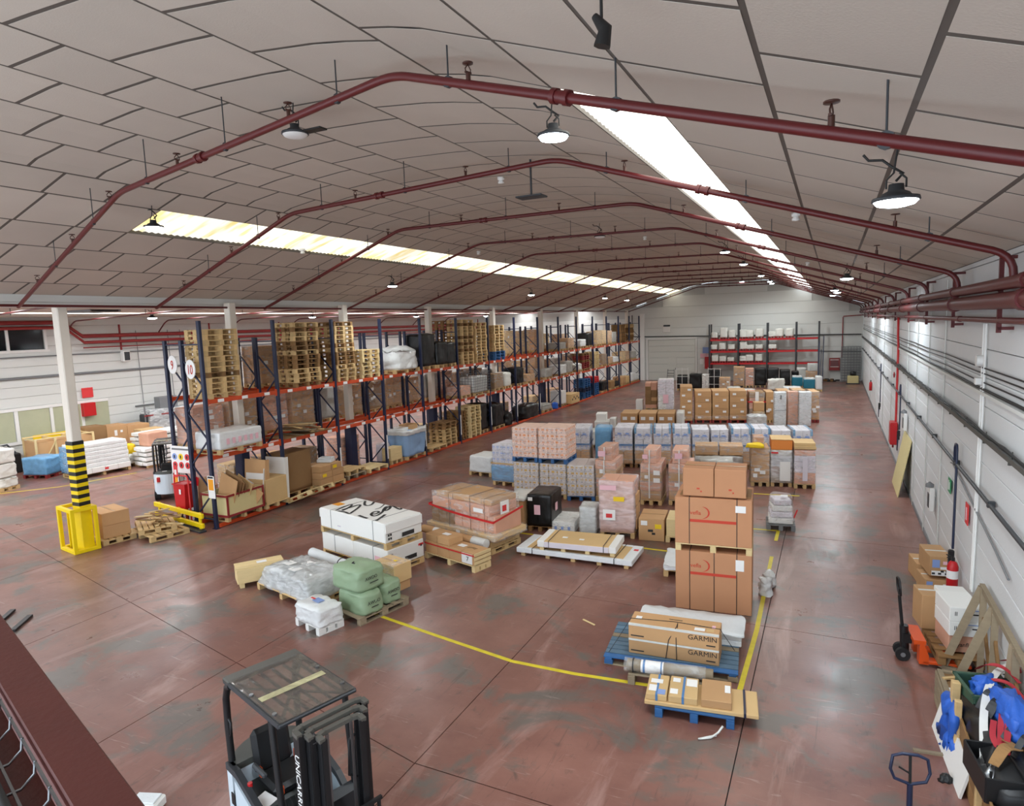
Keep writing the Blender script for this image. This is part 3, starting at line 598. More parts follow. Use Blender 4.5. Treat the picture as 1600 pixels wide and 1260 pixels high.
t = thing('fire_cabinet', 'small bright red box on the far wall beside the red rack', 'cabinet', (-9.4, yb-.1, 1.0)); obj('body', cbox(.6, .18, 1.0, .01), M['red'], t); obj('handle', G().box((.2, -.1, .5), (.04, .03, .15)), M['dgrey'], t)
t = thing('wall_sign', 'small white sign with a dark top high above the roller door', 'sign', (-12.9, yb-.03, 4.15)); obj('plate', cbox(.65, .03, .5), M['white'], t); obj('light', cbox(.55, .12, .14), M['dgrey'], t, (0, 0, .48))
tag(obj('steel_stair', G().bar((-.95, 50.5, 0), (-.95, 54.5, 3.2), .08).bar((-.65, 50.0, .0), (-.65, 54.3, 3.6), .06).bar((-.8, 49.9, .0), (-.8, 54, 2.6), .05), M['navy']), 'dark blue steel bars leaning at the right end of the red rack', 'bars')
# ================================================================== LEFT WALL FITTINGS
wi = struct('window_4'); 
for y in (14.6, 16.05): obj('pane', G().box((XL+.02, y, 5.33), (.03, 1.3, .85)), M['glass_dark'], wi)
obj('window_frame', G().box((XL+.03, 15.0, 5.82), (.08, 3.8, .10)).box((XL+.03, 15.0, 4.84), (.08, 3.8, .10)).box((XL+.03, 15.32, 5.33), (.08, .10, .9)).box((XL+.03, 16.78, 5.33), (.08, .10, .9)), M['white'], wi)
wi = struct('window_5')
for y in (14.6, 16.0, 17.35, 18.6): obj('pane', G().box((XL+.02, y, 1.75), (.03, 1.2, 1.25)), M['frost'], wi)
obj('window_frame', G().box((XL+.03, 16.4, 2.44), (.08, 5.6, .12)).box((XL+.03, 16.4, 1.05), (.08, 5.6, .12)).box((XL+.03, 15.3, 1.75), (.08, .14, 1.3)).box((XL+.03, 16.68, 1.75), (.08, .12, 1.3)).box((XL+.03, 17.98, 1.75), (.08, .12, 1.3)), M['white'], wi)
t = thing('yellow_machine', 'yellow machine part below the windows on the left wall', 'machine', (XL+.5, 16.7, .95)); obj('panel', cbox(.06, 2.2, .38, .01), M['yellow_lbl'], t); obj('motor', G().tube([(0, -.2, 0), (0, .2, 0)], .12, 10), M['black'], t, (.1, .9, .2)); obj('leg', cbox(.06, .08, .95), M['dgrey'], t, (0, -.9, -.95)); obj('leg', cbox(.06, .08, .95), M['dgrey'], t, (0, .9, -.95))
t = thing('hose_reel', 'red fire point sign and hose box on the left wall behind the column', 'cabinet', (XL+.15, 18.2, 1.8)); obj('body', cbox(.25, .55, .6, .01), M['red'], t); obj('sign', G().box((-.1, .1, 1.05), (.02, .5, .45)), M['red_lbl'], t)
wire('conduit', 'dark conduit running along the middle of the left wall', 'conduit', [(XL+.06, 4, 3.72), (XL+.06, 55, 3.78)], .05, M['grey'])
wire('conduit', 'thin grey conduit low on the left wall behind the cartons', 'conduit', [(XL+.06, 20.5, 1.95), (XL+.06, 24.5, 1.95)], .03, M['grey'])
for y in (20.9, 22.6, 23.3, 26.0): wire('cable', f'thin cable drop on the white left wall, {["first", "second", "third", "last"][[20.9, 22.6, 23.3, 26.0].index(y)]} from the column', 'cable', [(XL+.05, y, 5.6), (XL+.05, y+.05, 2.0)], .015, M['grey'])
struct('trim_6', G().box((XL+.04, 30, 4.6), (.06, 50, .05)), M['grey'])
t = thing('wall_speaker', 'small white speaker with a dark grille on the left wall by the column', 'speaker', (XL+.15, 20.2, 4.15)); obj('body', cbox(.25, .35, .5, .02), M['white'], t); obj('grille', G().box((.13, 0, .25), (.02, .26, .4)), M['dgrey'], t)
t = thing('ceiling_vent', 'dark square opening in the lower ceiling beyond the first column', 'vent', (-23.5, 14.6, 6.19)); obj('grille', G().box((0, 0, .03), (1.4, 1.0, .06)), M['black'], t); obj('frame', G().box((0, .52, .03), (1.5, .05, .07)).box((0, -.52, .03), (1.5, .05, .07)), M['grey'], t)
# ================================================================== PALLETS AND UNIT LOADS
def pallet_parts(parent, w=1.2, d=.8, m=None, n=5, name='board', z=0.0, hh=.144):
    """boards run along the width w; runners along d"""
    m = m or M['wood']
    for k in range(n):
        y = -d/2 + .06 + (d-.12)*k/(n-1); bw = (.145 if k % 2 == 0 else .10) if n < 7 else .105
        obj(name, cbox(w, min(bw, d/n*.86), .022, .003), m, parent, (0, y, z+hh-.022), random.uniform(-.4, .4))
    for x in (-w/2+.05, 0, w/2-.05): obj('stringer', cbox(.10, d, .022, .003), m, parent, (x, 0, z+hh-.044))
    for x in (-w/2+.05, 0, w/2-.05):
        for y in (-d/2+.07, 0, d/2-.07): obj('block', cbox(.10, .14, hh-.066, .004), m, parent, (x, y, z+.022))
    for x in (-w/2+.05, 0, w/2-.05): obj('skid_board', cbox(.10, d, .022, .003), m, parent, (x, 0, z))
def pallet(lb, x, y, rz, w=1.2, d=.8, m=None, z=0.0, n=5, group=None, tilt=None):
    t = thing('pallet', lb, 'pallet', (x, y, z), rz, group); pallet_parts(t, w, d, m, n)
    if tilt: t.rotation_euler = tilt
    return t
def pallet_mesh(w, d, n=5):
    g = G(); hh = .144
    for k in range(n):
        y = -d/2+.06+(d-.12)*k/(n-1); g.box((0, y, hh-.011), (w, .12 if k % 2 == 0 else .09, .022))
    for x in (-w/2+.05, 0, w/2-.05):
        g.box((x, 0, hh-.033), (.10, d, .022)); g.box((x, 0, .011), (.10, d, .022))
        for y in (-d/2+.07, 0, d/2-.07): g.box((x, y, .061), (.10, .14, .078))
    return g.mesh('pallet')
def small_pallet(lb, x, y, z, rz, w=1.2, d=.8, m=None, group=None):
    """pallet of a stack on a rack, a few pixels high: one mesh"""
    o = obj('pallet', cached(('pm', w, d), lambda: pallet_mesh(w, d)), m or M['wood'], None, (x, y, z), rz); return tag(o, lb, 'pallet', group)
def sub_pallet(parent, w, d, m=None, detail=True, z=0.0):
    """the pallet as one part of a wrapped unit load, its top boards as sub-parts"""
    g = G(); hh = .144
    for x in (-w/2+.05, 0, w/2-.05):
        g.box((x, 0, hh-.033), (.09, d, .022)); g.box((x, 0, .011), (.09, d, .022))
        for y in (-d/2+.07, 0, d/2-.07): g.box((x, y, .061), (.10, .14, .078))
    if not detail:
        for k in range(5): g.box((0, -d/2+.06+(d-.12)*k/4, hh-.011), (w, .12, .022))
    p = obj('pallet', g, m or M['wood'], parent, (0, 0, z))
    if detail:
        for k in range(5): obj('board', cbox(w, .12, .022, .003), m or M['wood'], p, (0, -d/2+.06+(d-.12)*k/4, hh-.022))
    return p
def lump(w, d, h, seed, amp=.02, rad=.06, nu=10, nv=9, freq=2.0, taper=0.0, dome=0.0, topamp=None):
    """a wrapped or bagged load: a rounded box with creases"""
    rnd = random.Random(seed); off = Vector((rnd.uniform(0, 50), rnd.uniform(0, 50), rnd.uniform(0, 50)))
    per = []
    rad = min(rad, w*.45, d*.45)
    for (cx, cy, a0) in ((w/2-rad, d/2-rad, 0), (-w/2+rad, d/2-rad, 90), (-w/2+rad, -d/2+rad, 180), (w/2-rad, -d/2+rad, 270)):
        for k in range(4): a = R(a0+30*k); per.append((cx+rad*math.cos(a), cy+rad*math.sin(a)))
    pts = []
    for i in range(len(per)):
        a, b = per[i], per[(i+1) % len(per)]; L = math.hypot(b[0]-a[0], b[1]-a[1]); n = max(1, int(L/max(w, d)*nu))
        for k in range(n): pts.append((a[0]+(b[0]-a[0])*k/n, a[1]+(b[1]-a[1])*k/n))
    n = len(pts); vs = []; rows = []
    levels = [(h*k/nv, 1.0-taper*k/nv) for k in range(nv)] + [(h-.25*rad, 1-taper), (h, 1-taper-rad*.5/max(w, d)), (h+dome*.6, .55), (h+dome, .12)]
    for z, s in levels:
        row = []
        for (x, y) in pts:
            p = Vector((x*s, y*s, z)); nn = noise.noise_vector(p*freq/max(.3, h)+off, noise_basis='PERLIN_ORIGINAL')
            f = noise.noise(p*freq*3.1/max(.3, h)+off)
            a = amp if z < h*.99 else (topamp if topamp is not None else amp)
            dx = Vector((x, y, 0)).normalized()*(nn.x*a + f*a*.7)
            q = p + dx; q.z += (nn.z*a*1.2) if z > 0.001 else 0; row.append(len(vs)); vs.append(q)
        rows.append(row)
    fs = []
    for a, b in zip(rows, rows[1:]):
        for k in range(n): fs.append((a[k], a[(k+1) % n], b[(k+1) % n], b[k]))
    fs.append(tuple(rows[-1])); fs.append(tuple(rows[0][::-1]))
    g = G(); g.add(vs, fs, True); return g
_sd = [100]
def seed(): _sd[0] += 1; return _sd[0]
def sticker(parent, x, y, z, w, h, m='paper', face='front', name='sticker', off=.004):
    if face == 'front': g = G().box((x, y-off, z), (w, .003, h))
    elif face == 'right': g = G().box((x+off, y, z), (.003, w, h))
    elif face == 'left': g = G().box((x-off, y, z), (.003, w, h))
    else: g = G().box((x, y, z+off), (w, h, .003))
    return obj(name, g, M[m] if isinstance(m, str) else m, parent)
def carton_shell(t, w, d, h, nx, ny, nz, m, z0, jit=.006, name='carton', gap=.006, full=False, mats=None):
    cw, cd_, chh = w/nx, d/ny, h/nz
    for k in range(nz):
        for i in range(nx):
            for j in range(ny):
                if not full and 0 < i < nx-1 and j > 0 and k < nz-1: continue
                mm = random.choice(mats) if mats else m
                obj(name, cbox(cw-gap, cd_-gap, chh-gap*.6, .006), mm, t, (-w/2+cw*(i+.5)+random.uniform(-jit, jit), -d/2+cd_*(j+.5)+random.uniform(-jit, jit), z0+chh*k), random.uniform(-.6, .6))
def unit_load(lb, x, y, rz, w, d, h, grid=(2, 2, 4), m='card', wrap='film', pal='wood', z=0.0, group=None, detail=False, name='pallet_load', cat='pallet load', amp=.012, mats=None, stickers=0, wraptop=True):
    """cartons on a pallet under stretch film: moves as one"""
    w *= .97; d *= .97
    t = thing(name, lb, cat, (x, y, z), rz, group); z0 = 0.0
    if pal: sub_pallet(t, w, d, M[pal], detail); z0 = .146
    hh = h - z0
    if grid: carton_shell(t, w-.02, d-.02, hh, *grid, M[m], z0, mats=[M[q] for q in mats] if mats else None)
    if wrap: obj('stretch_wrap', lump(w+.03, d+.03, hh+.012, seed(), amp, .05, 9, 8, 3.0), M[wrap], t, (0, 0, z0-.02 if z0 else 0.0))
    for k in range(stickers):
        fr = random.random() < .75
        if fr: sticker(t, random.uniform(-w*.32, w*.32), -d/2-.03, z0+hh*random.uniform(.2, .85), .16, .11)
        else: sticker(t, w/2+.03, random.uniform(-d*.3, d*.3), z0+hh*random.uniform(.2, .85), .16, .11, face='right')
    return t
def soft_load(lb, x, y, rz, w, d, h, m, pal='wood', z=0.0, amp=.03, rad=.09, dome=.03, group=None, name='wrapped_load', cat='pallet load', body='wrapping', freq=3.2, taper=0.0, detail=False):
    w *= .96; d *= .96
    t = thing(name, lb, cat, (x, y, z), rz, group); z0 = 0.0
    if pal: sub_pallet(t, w*.98, d*.98, M[pal], detail); z0 = .144
    obj(body, lump(w, d, h-z0-dome, seed(), amp, rad, 12, 10, freq, taper, dome), M[m] if isinstance(m, str) else m, t, (0, 0, z0)); return t
def carton(lb, x, y, rz, w, d, h, m='card', z=0.0, tape='tape', group=None, stickers=(), flaps=True, name='carton', cat='box'):
    t = thing(name, lb, cat, (x, y, z), rz, group); obj('body', cbox(w, d, h, .008), M[m], t)
    if tape:
        obj('tape', G().box((0, 0, h+.001), (w-.02, .05, .003)), M[tape], t)
    for s in stickers: sticker(t, *s)
    return t
def band(t, w, d, z, hh=.02, m='strap_blk', off=.006, vertical=None, h=0, name='strap'):
    """a strap round a load: horizontal at z, or vertical at x=vertical going over the top"""
    if vertical is None:
        g = G().box((0, -d/2-off, z), (w+2*off, .004, hh)).box((0, d/2+off, z), (w+2*off, .004, hh)).box((-w/2-off, 0, z), (.004, d+2*off, hh)).box((w/2+off, 0, z), (.004, d+2*off, hh))
    else:
        x = vertical; g = G().box((x, -d/2-off, z+h/2), (hh, .004, h)).box((x, d/2+off, z+h/2), (hh, .004, h)).box((x, 0, z+h+off), (hh, d+2*off, .004))
    return obj(name, g, M[m], t)
# ================================================================== RACKING, two rows back to back
FY_ = [12.05, 14.6, 17.15, 19.75, 22.35, 25.2, 28.15, 31.1, 34.15, 37.25, 40.4, 43.6, 46.7, 49.7, 52.7, 55.75]
L1, L2 = 2.0, 3.52
def rack(lb, xf, depth, ys, hf, hr, levels, base_rail=True, group='racks of the two rows'):
    t = thing('pallet_rack', lb, 'rack', (xf, 0, 0))
    def post(x, y, h):
        obj('upright', cached(('up', h), lambda: G().box((0, 0, h/2), (.10, .09, h), ch=.008).mesh('u')), M['navy'], t, (x, y, 0))
        if y < 26:
            obj('foot_plate', cached('fp', lambda: G().box((0, 0, .006), (.16, .16, .012)).mesh('f')), M['navy'], t, (x, y, 0))
    for y in ys:
        post(-.05, y, hf); post(-depth+.05, y, hr); a, b = -.09, -depth+.09
        obj('frame_tie', G().bar((a, y, hr-.12), (b, y, hr-.12), .035), M['navy'], t); obj('frame_tie', G().bar((a, y, .25), (b, y, .25), .035), M['navy'], t)
        z = .3; k = 0
        while z + .72 < hr:
            p, q = (a, b) if k % 2 else (b, a); obj('brace', G().bar((p, y, z), (q, y, z+.68), .035), M['navy'], t); z += .72; k += 1
    for y0, y1 in zip(ys, ys[1:]):
        for z in levels:
            for x in (-.05, -depth+.05):
                obj('beam', cached(('bm', round(y1-y0, 2)), lambda: G().box((0, 0, 0), (.05, y1-y0-.10, .115), ch=.006).box((0, -(y1-y0)/2+.06, 0), (.07, .02, .2)).box((0, (y1-y0)/2-.06, 0), (.07, .02, .2)).mesh('b')), M['orange'], t, (x, (y0+y1)/2, z-.058))
        if base_rail: obj('floor_rail', cached(('fr', round(y1-y0, 2)), lambda: G().box((0, 0, 0), (.06, y1-y0-.12, .10), ch=.006).mesh('b')), M['orange'], t, (-.03, (y0+y1)/2, .06)); obj('floor_rail', CACHE[('fr', round(y1-y0, 2))], M['orange'], t, (-depth+.04, (y0+y1)/2, .06))
    return t
rk = rack('front row of navy and orange pallet racking facing the aisle, sign 10 on its end', -14.95, .85, FY_, 5.62, 5.12, (L1, L2))
rk9 = rack('rear row of navy and orange pallet racking behind the columns, sign 9 on its end', -16.22, .80, [y+.42 for y in FY_[:15]], 5.12, 5.12, (L1, L2), False)
# location tags on the front beams
for bi, (y0, y1) in enumerate(zip(FY_, FY_[1:])):
    for z in (L1, L2):
        for f in (.18, .5, .82):
            if bi > 9 and f == .5: continue
            obj('location_tag', cached('lt', lambda: G().box((0, 0, 0), (.006, .20, .085)).mesh('l')), M['paper'], rk, (.0, y0+(y1-y0)*f, z-.055))
for y in FY_[1:9]: obj('barcode_strip', cached('bs', lambda: G().box((0, 0, .85), (.006, .06, .9)).mesh('l')), M['paper'], rk, (.004, y, 0))
for x, s in ((-.45, '10'),):
    d_ = obj('sign_disc', G().tube([(0, .012, 0), (0, -.012, 0)], .30, 28), M['paper'], rk, (-.42, 12.05-.07, 4.35)); d_.scale = (.62, 1, .86)
    txt(s, .36, M['ink_red'], rk, (-.42, 12.05-.092, 4.22), (R(90), 0, 0), .002, .62, 'CENTER')
d_ = obj('sign_disc', G().tube([(0, .012, 0), (0, -.012, 0)], .30, 28), M['paper'], rk9, (-.40, 12.47-.07, 4.45)); d_.scale = (.62, 1, .86)
txt('9', .36, M['ink_red'], rk9, (-.40, 12.47-.092, 4.32), (R(90), 0, 0), .002, .62, 'CENTER')
sg = thing('safety_board', 'white board with six round safety symbols on the end of the rear rack', 'sign', (-16.66, 12.417, 1.35)); obj('board', cbox(.85, .012, .78), M['paper'], sg)
for k, mm in enumerate(('lbl_blue', 'yellow_lbl', 'red_lbl', 'red_lbl', 'red_lbl', 'red_lbl')):
    obj('symbol', G().tube([(0, 0, 0), (0, -.008, 0)], .095, 16), M[mm], sg, (-.26+.26*(k % 3), -.006, .47-.24*(k//3))); obj('symbol_mark', G().box((0, -.011, 0), (.05, .004, .09)), M['ink'], sg, (-.26+.26*(k % 3), -.006, .47-.24*(k//3)))
obj('heading', G().box((0, -.009, .69), (.7, .004, .05)), M['grey'], sg)
# notice frames hanging on the end of the racks
for x, y, z, lb in ((-16.97, 12.418, .72, 'white framed notice on the end of the rear rack beside the truck'), (-15.0, 11.998, .85, 'white framed notice hanging on the end post of the front rack')):
    t = thing('notice', lb, 'sign', (x, y, z)); obj('sheet', cbox(.26, .012, .62), M['paper'], t); obj('picture', G().box((0, -.009, .38), (.19, .004, .3)), M['orange_lbl'], t); obj('clip', G().box((0, -.009, .58), (.2, .006, .05)), M['ink'], t)
# floor guard at the rack end
t = thing('rack_barrier', 'yellow two rail crash barrier on the floor across the rack ends', 'barrier', (-16.35, 11.93, 0), -10)
for z in (.16, .43): obj('rail', cbox(2.6, .07, .13, .01), M['yellow'], t, (0, 0, z-.065))
for x in (-1.1, 0, 1.1): obj('post', cbox(.09, .05, .5, .008), M['yellow'], t, (x, .03, 0))
obj('plinth', cbox(2.7, .20, .05, .01), M['dgrey'], t, (0, -.05, 0))

def in_bay(x, y, w):
    """keep a load between the two frames of its bay"""
    ys = FY_ if x > -16 else [q+.42 for q in FY_[:15]]
    for a, b in zip(ys, ys[1:]):
        if a <= y < b:
            w = min(w, b-a-.24); return min(max(y, a+.11+w/2), b-.11-w/2), w
    return y, w
def rsoft(lb, x, y, rz, w, *a, **k):
    y, w = in_bay(x, y, w); return soft_load(lb, x, y, rz, w, *a, **k)
def runit(lb, x, y, rz, w, *a, **k):
    y, w = in_bay(x, y, w); return unit_load(lb, x, y, rz, w, *a, **k)
def pstack(lb, x, y, z, n, rz=90, w=1.2, d=.8, m='wood', grp=None, jit=1.6):
    y, w = in_bay(x, y, w+.06); w = round(w-.06, 2)
    for k in range(n):
        small_pallet(f'{lb}, {ORD[k] if k else "lowest"} up' if k else f'{lb}, lowest', x+random.uniform(-.02, .02), y+random.uniform(-.02, .02), z+.144*k, rz+random.uniform(-jit, jit), w, d, M[random.choice(m) if isinstance(m, tuple) else m], grp)
XC = -15.37; XR9 = -16.62
WD = ('wood', 'wood', 'wood', 'wood_dk')
# ---- top level of the front row
pstack('wooden pallet in the tall stack beside sign 10', XC, 12.68, L2, 13, 90, 1.05, .8, WD, 'pallets stacked beside sign 10')
pstack('wooden pallet in the left stack over the second rack bay', XC, 15.93, L2, 14, 90, 1.1, .8, WD, 'left pallet stack over the second rack bay')
pstack('wooden pallet in the stack over the start of the third rack bay', XC, 17.75, L2, 14, 90, .95, .8, WD, 'pallet stack over the start of the third rack bay')
pstack('pale pallet in the half high stack over the third rack bay', XC, 19.1, L2, 7, 90, 1.0, .8, 'wood_lt', 'half high pallet stack over the third rack bay')
rsoft('large white plastic bag load bulging on top of the fourth rack bay', XC, 21.3, 90, 1.75, .95, 1.05, 'white_film', 'wood', L2, .10, .35, .12, cat='bag')
rsoft('tall black wrapped load on top of the rack, left of the pair', XC-.05, 22.9, 90, 1.1, .85, 1.5, 'black_film', 'wood', L2, .05, .12, .06)
rsoft('lower black wrapped load on top of the rack, middle of the three', XC, 24.0, 90, .9, .85, 1.15, 'black_film', 'wood', L2, .04, .12, .05)
rsoft('lower black wrapped load on top of the rack, right of the three', XC, 24.9, 90, .8, .85, 1.08, 'black_film', 'wood', L2, .03, .1, .05)
pstack('wooden pallet in the stack right of the black wrapped loads', XC, 26.2, L2, 14, 90, 1.0, .8, WD, 'pallets right of the black loads')
pstack('wooden pallet in the second stack right of the black wrapped loads', XC, 27.75, L2, 13, 90, 1.1, .8, WD, 'second pallet stack right of the black loads')
pstack('wooden pallet above blue ones over the seventh rack bay', XC, 29.35, L2+.432, 9, 90, 1.05, .8, 'wood', 'upper pallets over the seventh rack bay')
pstack('blue pallet at the foot of the stack over the seventh rack bay', XC, 29.35, L2, 3, 90, 1.05, .8, 'blue_wood', 'blue pallets over the seventh rack bay')
y = 31.6
FAR_TOP = [('card_lt', 1.25, 'pale carton load'), ('card_lt', 1.3, 'tall pale carton load'), ('card', 1.0, 'brown carton load'), ('card', .75, 'low carton load')]
TOPS = [(37.9, 'grey_film', .55, 'low grey wrapped load'), (39.3, 'card', .75, 'rose carton load'), (41.6, 'white_film', .6, 'white wrapped load'), (42.9, 'black_film', 1.0, 'black wrapped load'), (44.9, 'card_lt', 1.05, 'pale carton load'), (46.0, 'card_lt', 1.1, 'taller pale carton load'), (47.3, 'card', 1.05, 'brown carton load'), (48.6, 'grey_film', .95, 'grey wrapped load')]
for y, m, h, nm in TOPS:
    if 'film' in m: rsoft(f'{nm} on the top level in the far half of the front rack', XC, y, 90, 1.1, .85, h, m, 'wood', L2, .03, .1, .04)
    else: runit(f'{nm} on the top level in the far half of the front rack', XC, y, 90, 1.1, .85, h, (2, 2, 3), m, 'film', 'wood', L2)
pstack('dark pallet in the left stack on the far rack end', XC, 50.9, L2, 10, 90, 1.1, .8, 'wood_dk', 'left dark stack over the far rack end')
pstack('dark pallet in the right stack on the far rack end', XC, 53.2, L2, 10, 90, 1.1, .8, ('wood_dk', 'wood'), 'right dark stack over the far rack end')
# ---- middle level of the front row
t = rsoft('long white wrapped load with pink print hanging over the first middle beam', XC+.1, 12.95, 90, 1.55, 1.0, .62, 'white_film', 'wood', L1, .02, .05, .02)
for k in range(6): sticker(t, -.5+.2*k, -.52, .35, .1, .16, 'pink_lbl', off=.01)
t = thing('timber_heap', 'heap of loose pallet boards lying on the middle beams of the second bay', 'boards', (XC, 15.75, L1))
for k in range(22): obj('board', cbox(random.uniform(.8, 1.1), .09, .022, .002), M[random.choice(('wood', 'wood_dk', 'wood_grey'))], t, (random.uniform(-.05, .2), random.uniform(-.45, .45), .02+.014*k), random.uniform(-35, 35))
for k in range(2): obj('beam_stack', G().box((0, 0, .01), (.85, 2.1, .02)), M['wood_dk'], t, (0, 0, 0.0)) if k == 0 else None
runit('red brown crate load on the middle level left of the wire cage', XC, 25.8, 90, .9, .85, .55, (2, 1, 2), 'card_rose', 'film', 'wood', L1)
t = thing('wire_cage', 'large wire mesh cage of white sacks on the middle level', 'cage', (XC+.02, 27.22, L1+.0)); sub_pallet(t, .9, 1.5, M['wood'], False)
obj('sack', lump(.8, 1.35, .7, seed(), .05, .12, 10, 8, 3, 0, .06), M['white_film'], t, (0, 0, .15))
g = G()
for k in range(11): yq = -.8+1.6*k/10; g.box((.47, yq, .62), (.014, .014, .95)).box((-.47, yq, .62), (.014, .014, .95))
for k in range(7): xq = -.47+.94*k/6; g.box((xq, -.8, .62), (.014, .014, .95)).box((xq, .8, .62), (.014, .014, .95))
for k in range(8): zq = .17+.9*k/7; g.box((.47, 0, zq), (.014, 1.6, .014)).box((-.47, 0, zq), (.014, 1.6, .014)).box((0, -.8, zq), (.94, .014, .014)).box((0, .8, zq), (.94, .014, .014))
tag(obj('mesh', g, M['steel'], t), kind='stuff')
runit('dark carton load on the middle level right of the wire cage', XC, 29.1, 90, 1.0, .85, .85, (2, 2, 2), 'card_dk', 'film', 'wood', L1)
rsoft('pale sack standing on the middle level right of the wire cage', XC, 30.2, 90, .8, .8, .85, 'bag_white', 'wood', L1, .03, .12, .05, cat='bag')
rsoft('black wrapped load on the middle level, right of the pale sack', XC, 31.3, 90, .9, .85, 1.0, 'black_film', 'wood', L1, .05, .12, .05)
MID = [(33.0, 'card', .5, 'low carton load'), (35.6, 'grey_film', .65, 'grey wrapped load'), (37.5, 'white_film', .7, 'white wrapped load'), (39.0, 'grey_film', .85, 'tall grey wrapped load'), (46.2, 'card_dk', .9, 'dark carton load'), (47.5, 'card', .6, 'carton load'), (49.5, 'white_film', .55, 'white bag load'), (50.9, 'card_lt', .8, 'pale carton load'), (52.4, 'card', .8, 'brown carton load'), (54.2, 'grey_film', .7, 'last grey wrapped load')]
for y, m, h, nm in MID:
    if 'film' in m: rsoft(f'{nm} on the middle level in the far half of the front rack', XC, y, 90, 1.1, .85, h, m, 'wood', L1, .03, .1, .04)
    else: runit(f'{nm} on the middle level in the far half of the front rack', XC, y, 90, 1.1, .85, h, (2, 2, 2), m, 'film', 'wood', L1)
pstack('dark red pallet on the middle level far along the rack', XC, 42.2, L1, 8, 90, 1.1, .8, ('wood_dk', 'red_dark'), 'dark red pallets on the middle level')
pstack('yellowish pallet on the middle level far along the rack', XC, 44.4, L1, 8, 90, .8, .8, 'wood_lt', 'yellowish pallets on the middle level')
rsoft('white bag beside the pale box on the middle level far along the rack', XC, 40.4, 90, .9, .8, .6, 'bag_white', 'wood', L1, .05, .2, .08, cat='bag')
LF = .115
# ---- floor level of the front row
t = thing('waste_crate', 'plywood crate with red edges full of scrap cardboard on the rack floor', 'crate', (XC+.1, 12.9, LF+.146), 90); W, D, H_ = 1.25, .95, .62
pallet('wooden pallet under the red edged plywood crate', XC+.1, 12.9, 90, 1.2, .9, None, LF)
for sx in (-1, 1): obj('side_panel', cbox(.03, D, H_, .002), M['ply'], t, (sx*W/2, 0, 0))
for sy in (-1, 1): obj('side_panel', cbox(W, .03, H_, .002), M['ply'], t, (0, sy*D/2, 0))
for z in (.0, H_-.06):
    for sy in (-1, 1): obj('edge_batten', cbox(W+.06, .03, .06, .004), M['red_dark'], t, (0, sy*(D/2+.03), z))
    for sx in (-1, 1): obj('edge_batten', cbox(.03, D+.06, .06, .004), M['red_dark'], t, (sx*(W/2+.03), 0, z))
for sx in (-1, 1):
    for sy in (-1, 1): obj('edge_batten', cbox(.06, .03, H_-.12, .004), M['red_dark'], t, (sx*W/2, sy*(D/2+.03), .06))
for k, (lx, ly, ww, hh, tx, ty, rz, m) in enumerate([(-.35, -.05, .75, .95, 18, 4, 12, 'card'), (-.22, 0, .7, 1.0, 22, 8, 15, 'card_dk'), (-.08, .05, .7, .9, 25, 10, 12, 'card'), (.04, .05, .65, .85, 28, 12, 10, 'card_dk'), (.16, .0, .65, .8, 28, 12, 16, 'card_lt'), (.3, -.1, .7, .6, 40, 5, 30, 'card')]):
    o = obj('cardboard_sheet', G().box((0, 0, hh/2), (ww, .02, hh)), M[m], None, (XC+.1-ly*.9, 12.9+lx, LF+.3)); o.rotation_euler = (R(-4), R(tx*.9), R(rz-20))
    tag(o, ['salmon cardboard sheet standing at the left in the waste crate', 'dark cardboard sheet second from the left in the waste crate', 'brown cardboard sheet third from the left in the waste crate', 'dark cardboard sheet fourth in the waste crate', 'pale cardboard sheet fifth in the waste crate', 'brown cardboard sheet leaning lowest at the right of the waste crate'][k], 'cardboard', 'cardboard sheets in the waste crate')
pallet('wooden pallet under the tall pale carton at the end of the first rack bay', XC+.15, 14.08, 90, .9, .9, None, LF)
carton('tall pale carton standing on a pallet at the end of the first rack bay', XC+.15, 14.08, 90, .82, .85, .72, 'card_lt', LF+.146)
for k, (yy_, hh, ww, ty, m, lb) in enumerate(((13.56, 1.25, .8, -5, 'card', 'large bent brown cardboard sheet leaning over the pale carton'), (13.50, 1.0, .7, -9, 'card_white', 'curved white cardboard sheet leaning beside the waste crate'), (14.38, 1.35, .75, -2, 'card_white', 'upright pale grey board standing against the second rack frame'))):
    o = obj('cardboard_sheet', G().box((0, 0, hh/2), (ww, .025, hh)).box((ww*.5, .02, hh/2), (.025, .16, hh)), M[m], None, (XC+.15, yy_+.1, LF+.2 if k < 2 else LF+.02)); o.rotation_euler = (R(ty), 0, R(90 if k == 9 else 4)); tag(o, lb, 'cardboard')
rsoft('tall dark brown wrapped carton load on the floor of the second rack bay', XC-.15, 15.3, 90, 1.25, .8, 1.38, 'card_dk', 'wood', LF, .015, .03, .0); 
t = runit('open dark cartons low on the floor behind the flat cartons, second rack bay', XC-.36, 16.45, 90, .7, .26, .62, (1, 1, 2), 'card_dk', None, 'wood', LF)
pt = pallet('wooden pallet under the cartons with yellow stickers, second rack bay', XC+.2, 16.5, 90, 1.15, .85, None, LF)
k = 0
for z, row in ((.146, ((-.28, .55), (.28, .55))), (.36, ((-.28, .55), (.28, .55))), (.57, ((-.3, .5), (.22, .5)))):
    for lx, ww in row:
        k += 1
        st = [(-.1, -.39, .1, .18, .10, 'yellow_lbl')] if k in (3, 6) else []
        carton(f'flat brown carton {["bottom left", "bottom right", "middle left with a yellow sticker", "middle right", "upper left", "upper right with a yellow sticker"][k-1]} in the second rack bay', XC+.2, 16.5+lx, 90, ww, .78, .205, 'card', LF+z, stickers=st)
o = tag(obj('folder_stack', G().box((0, 0, .05), (.5, .35, .1), ch=.01).box((.02, .02, .13), (.45, .33, .05), ch=.01), M['foam'], None, (XC+.15, 16.7, LF+.778), 20), 'white foam packs lying on the flat cartons in the second rack bay', 'pack')
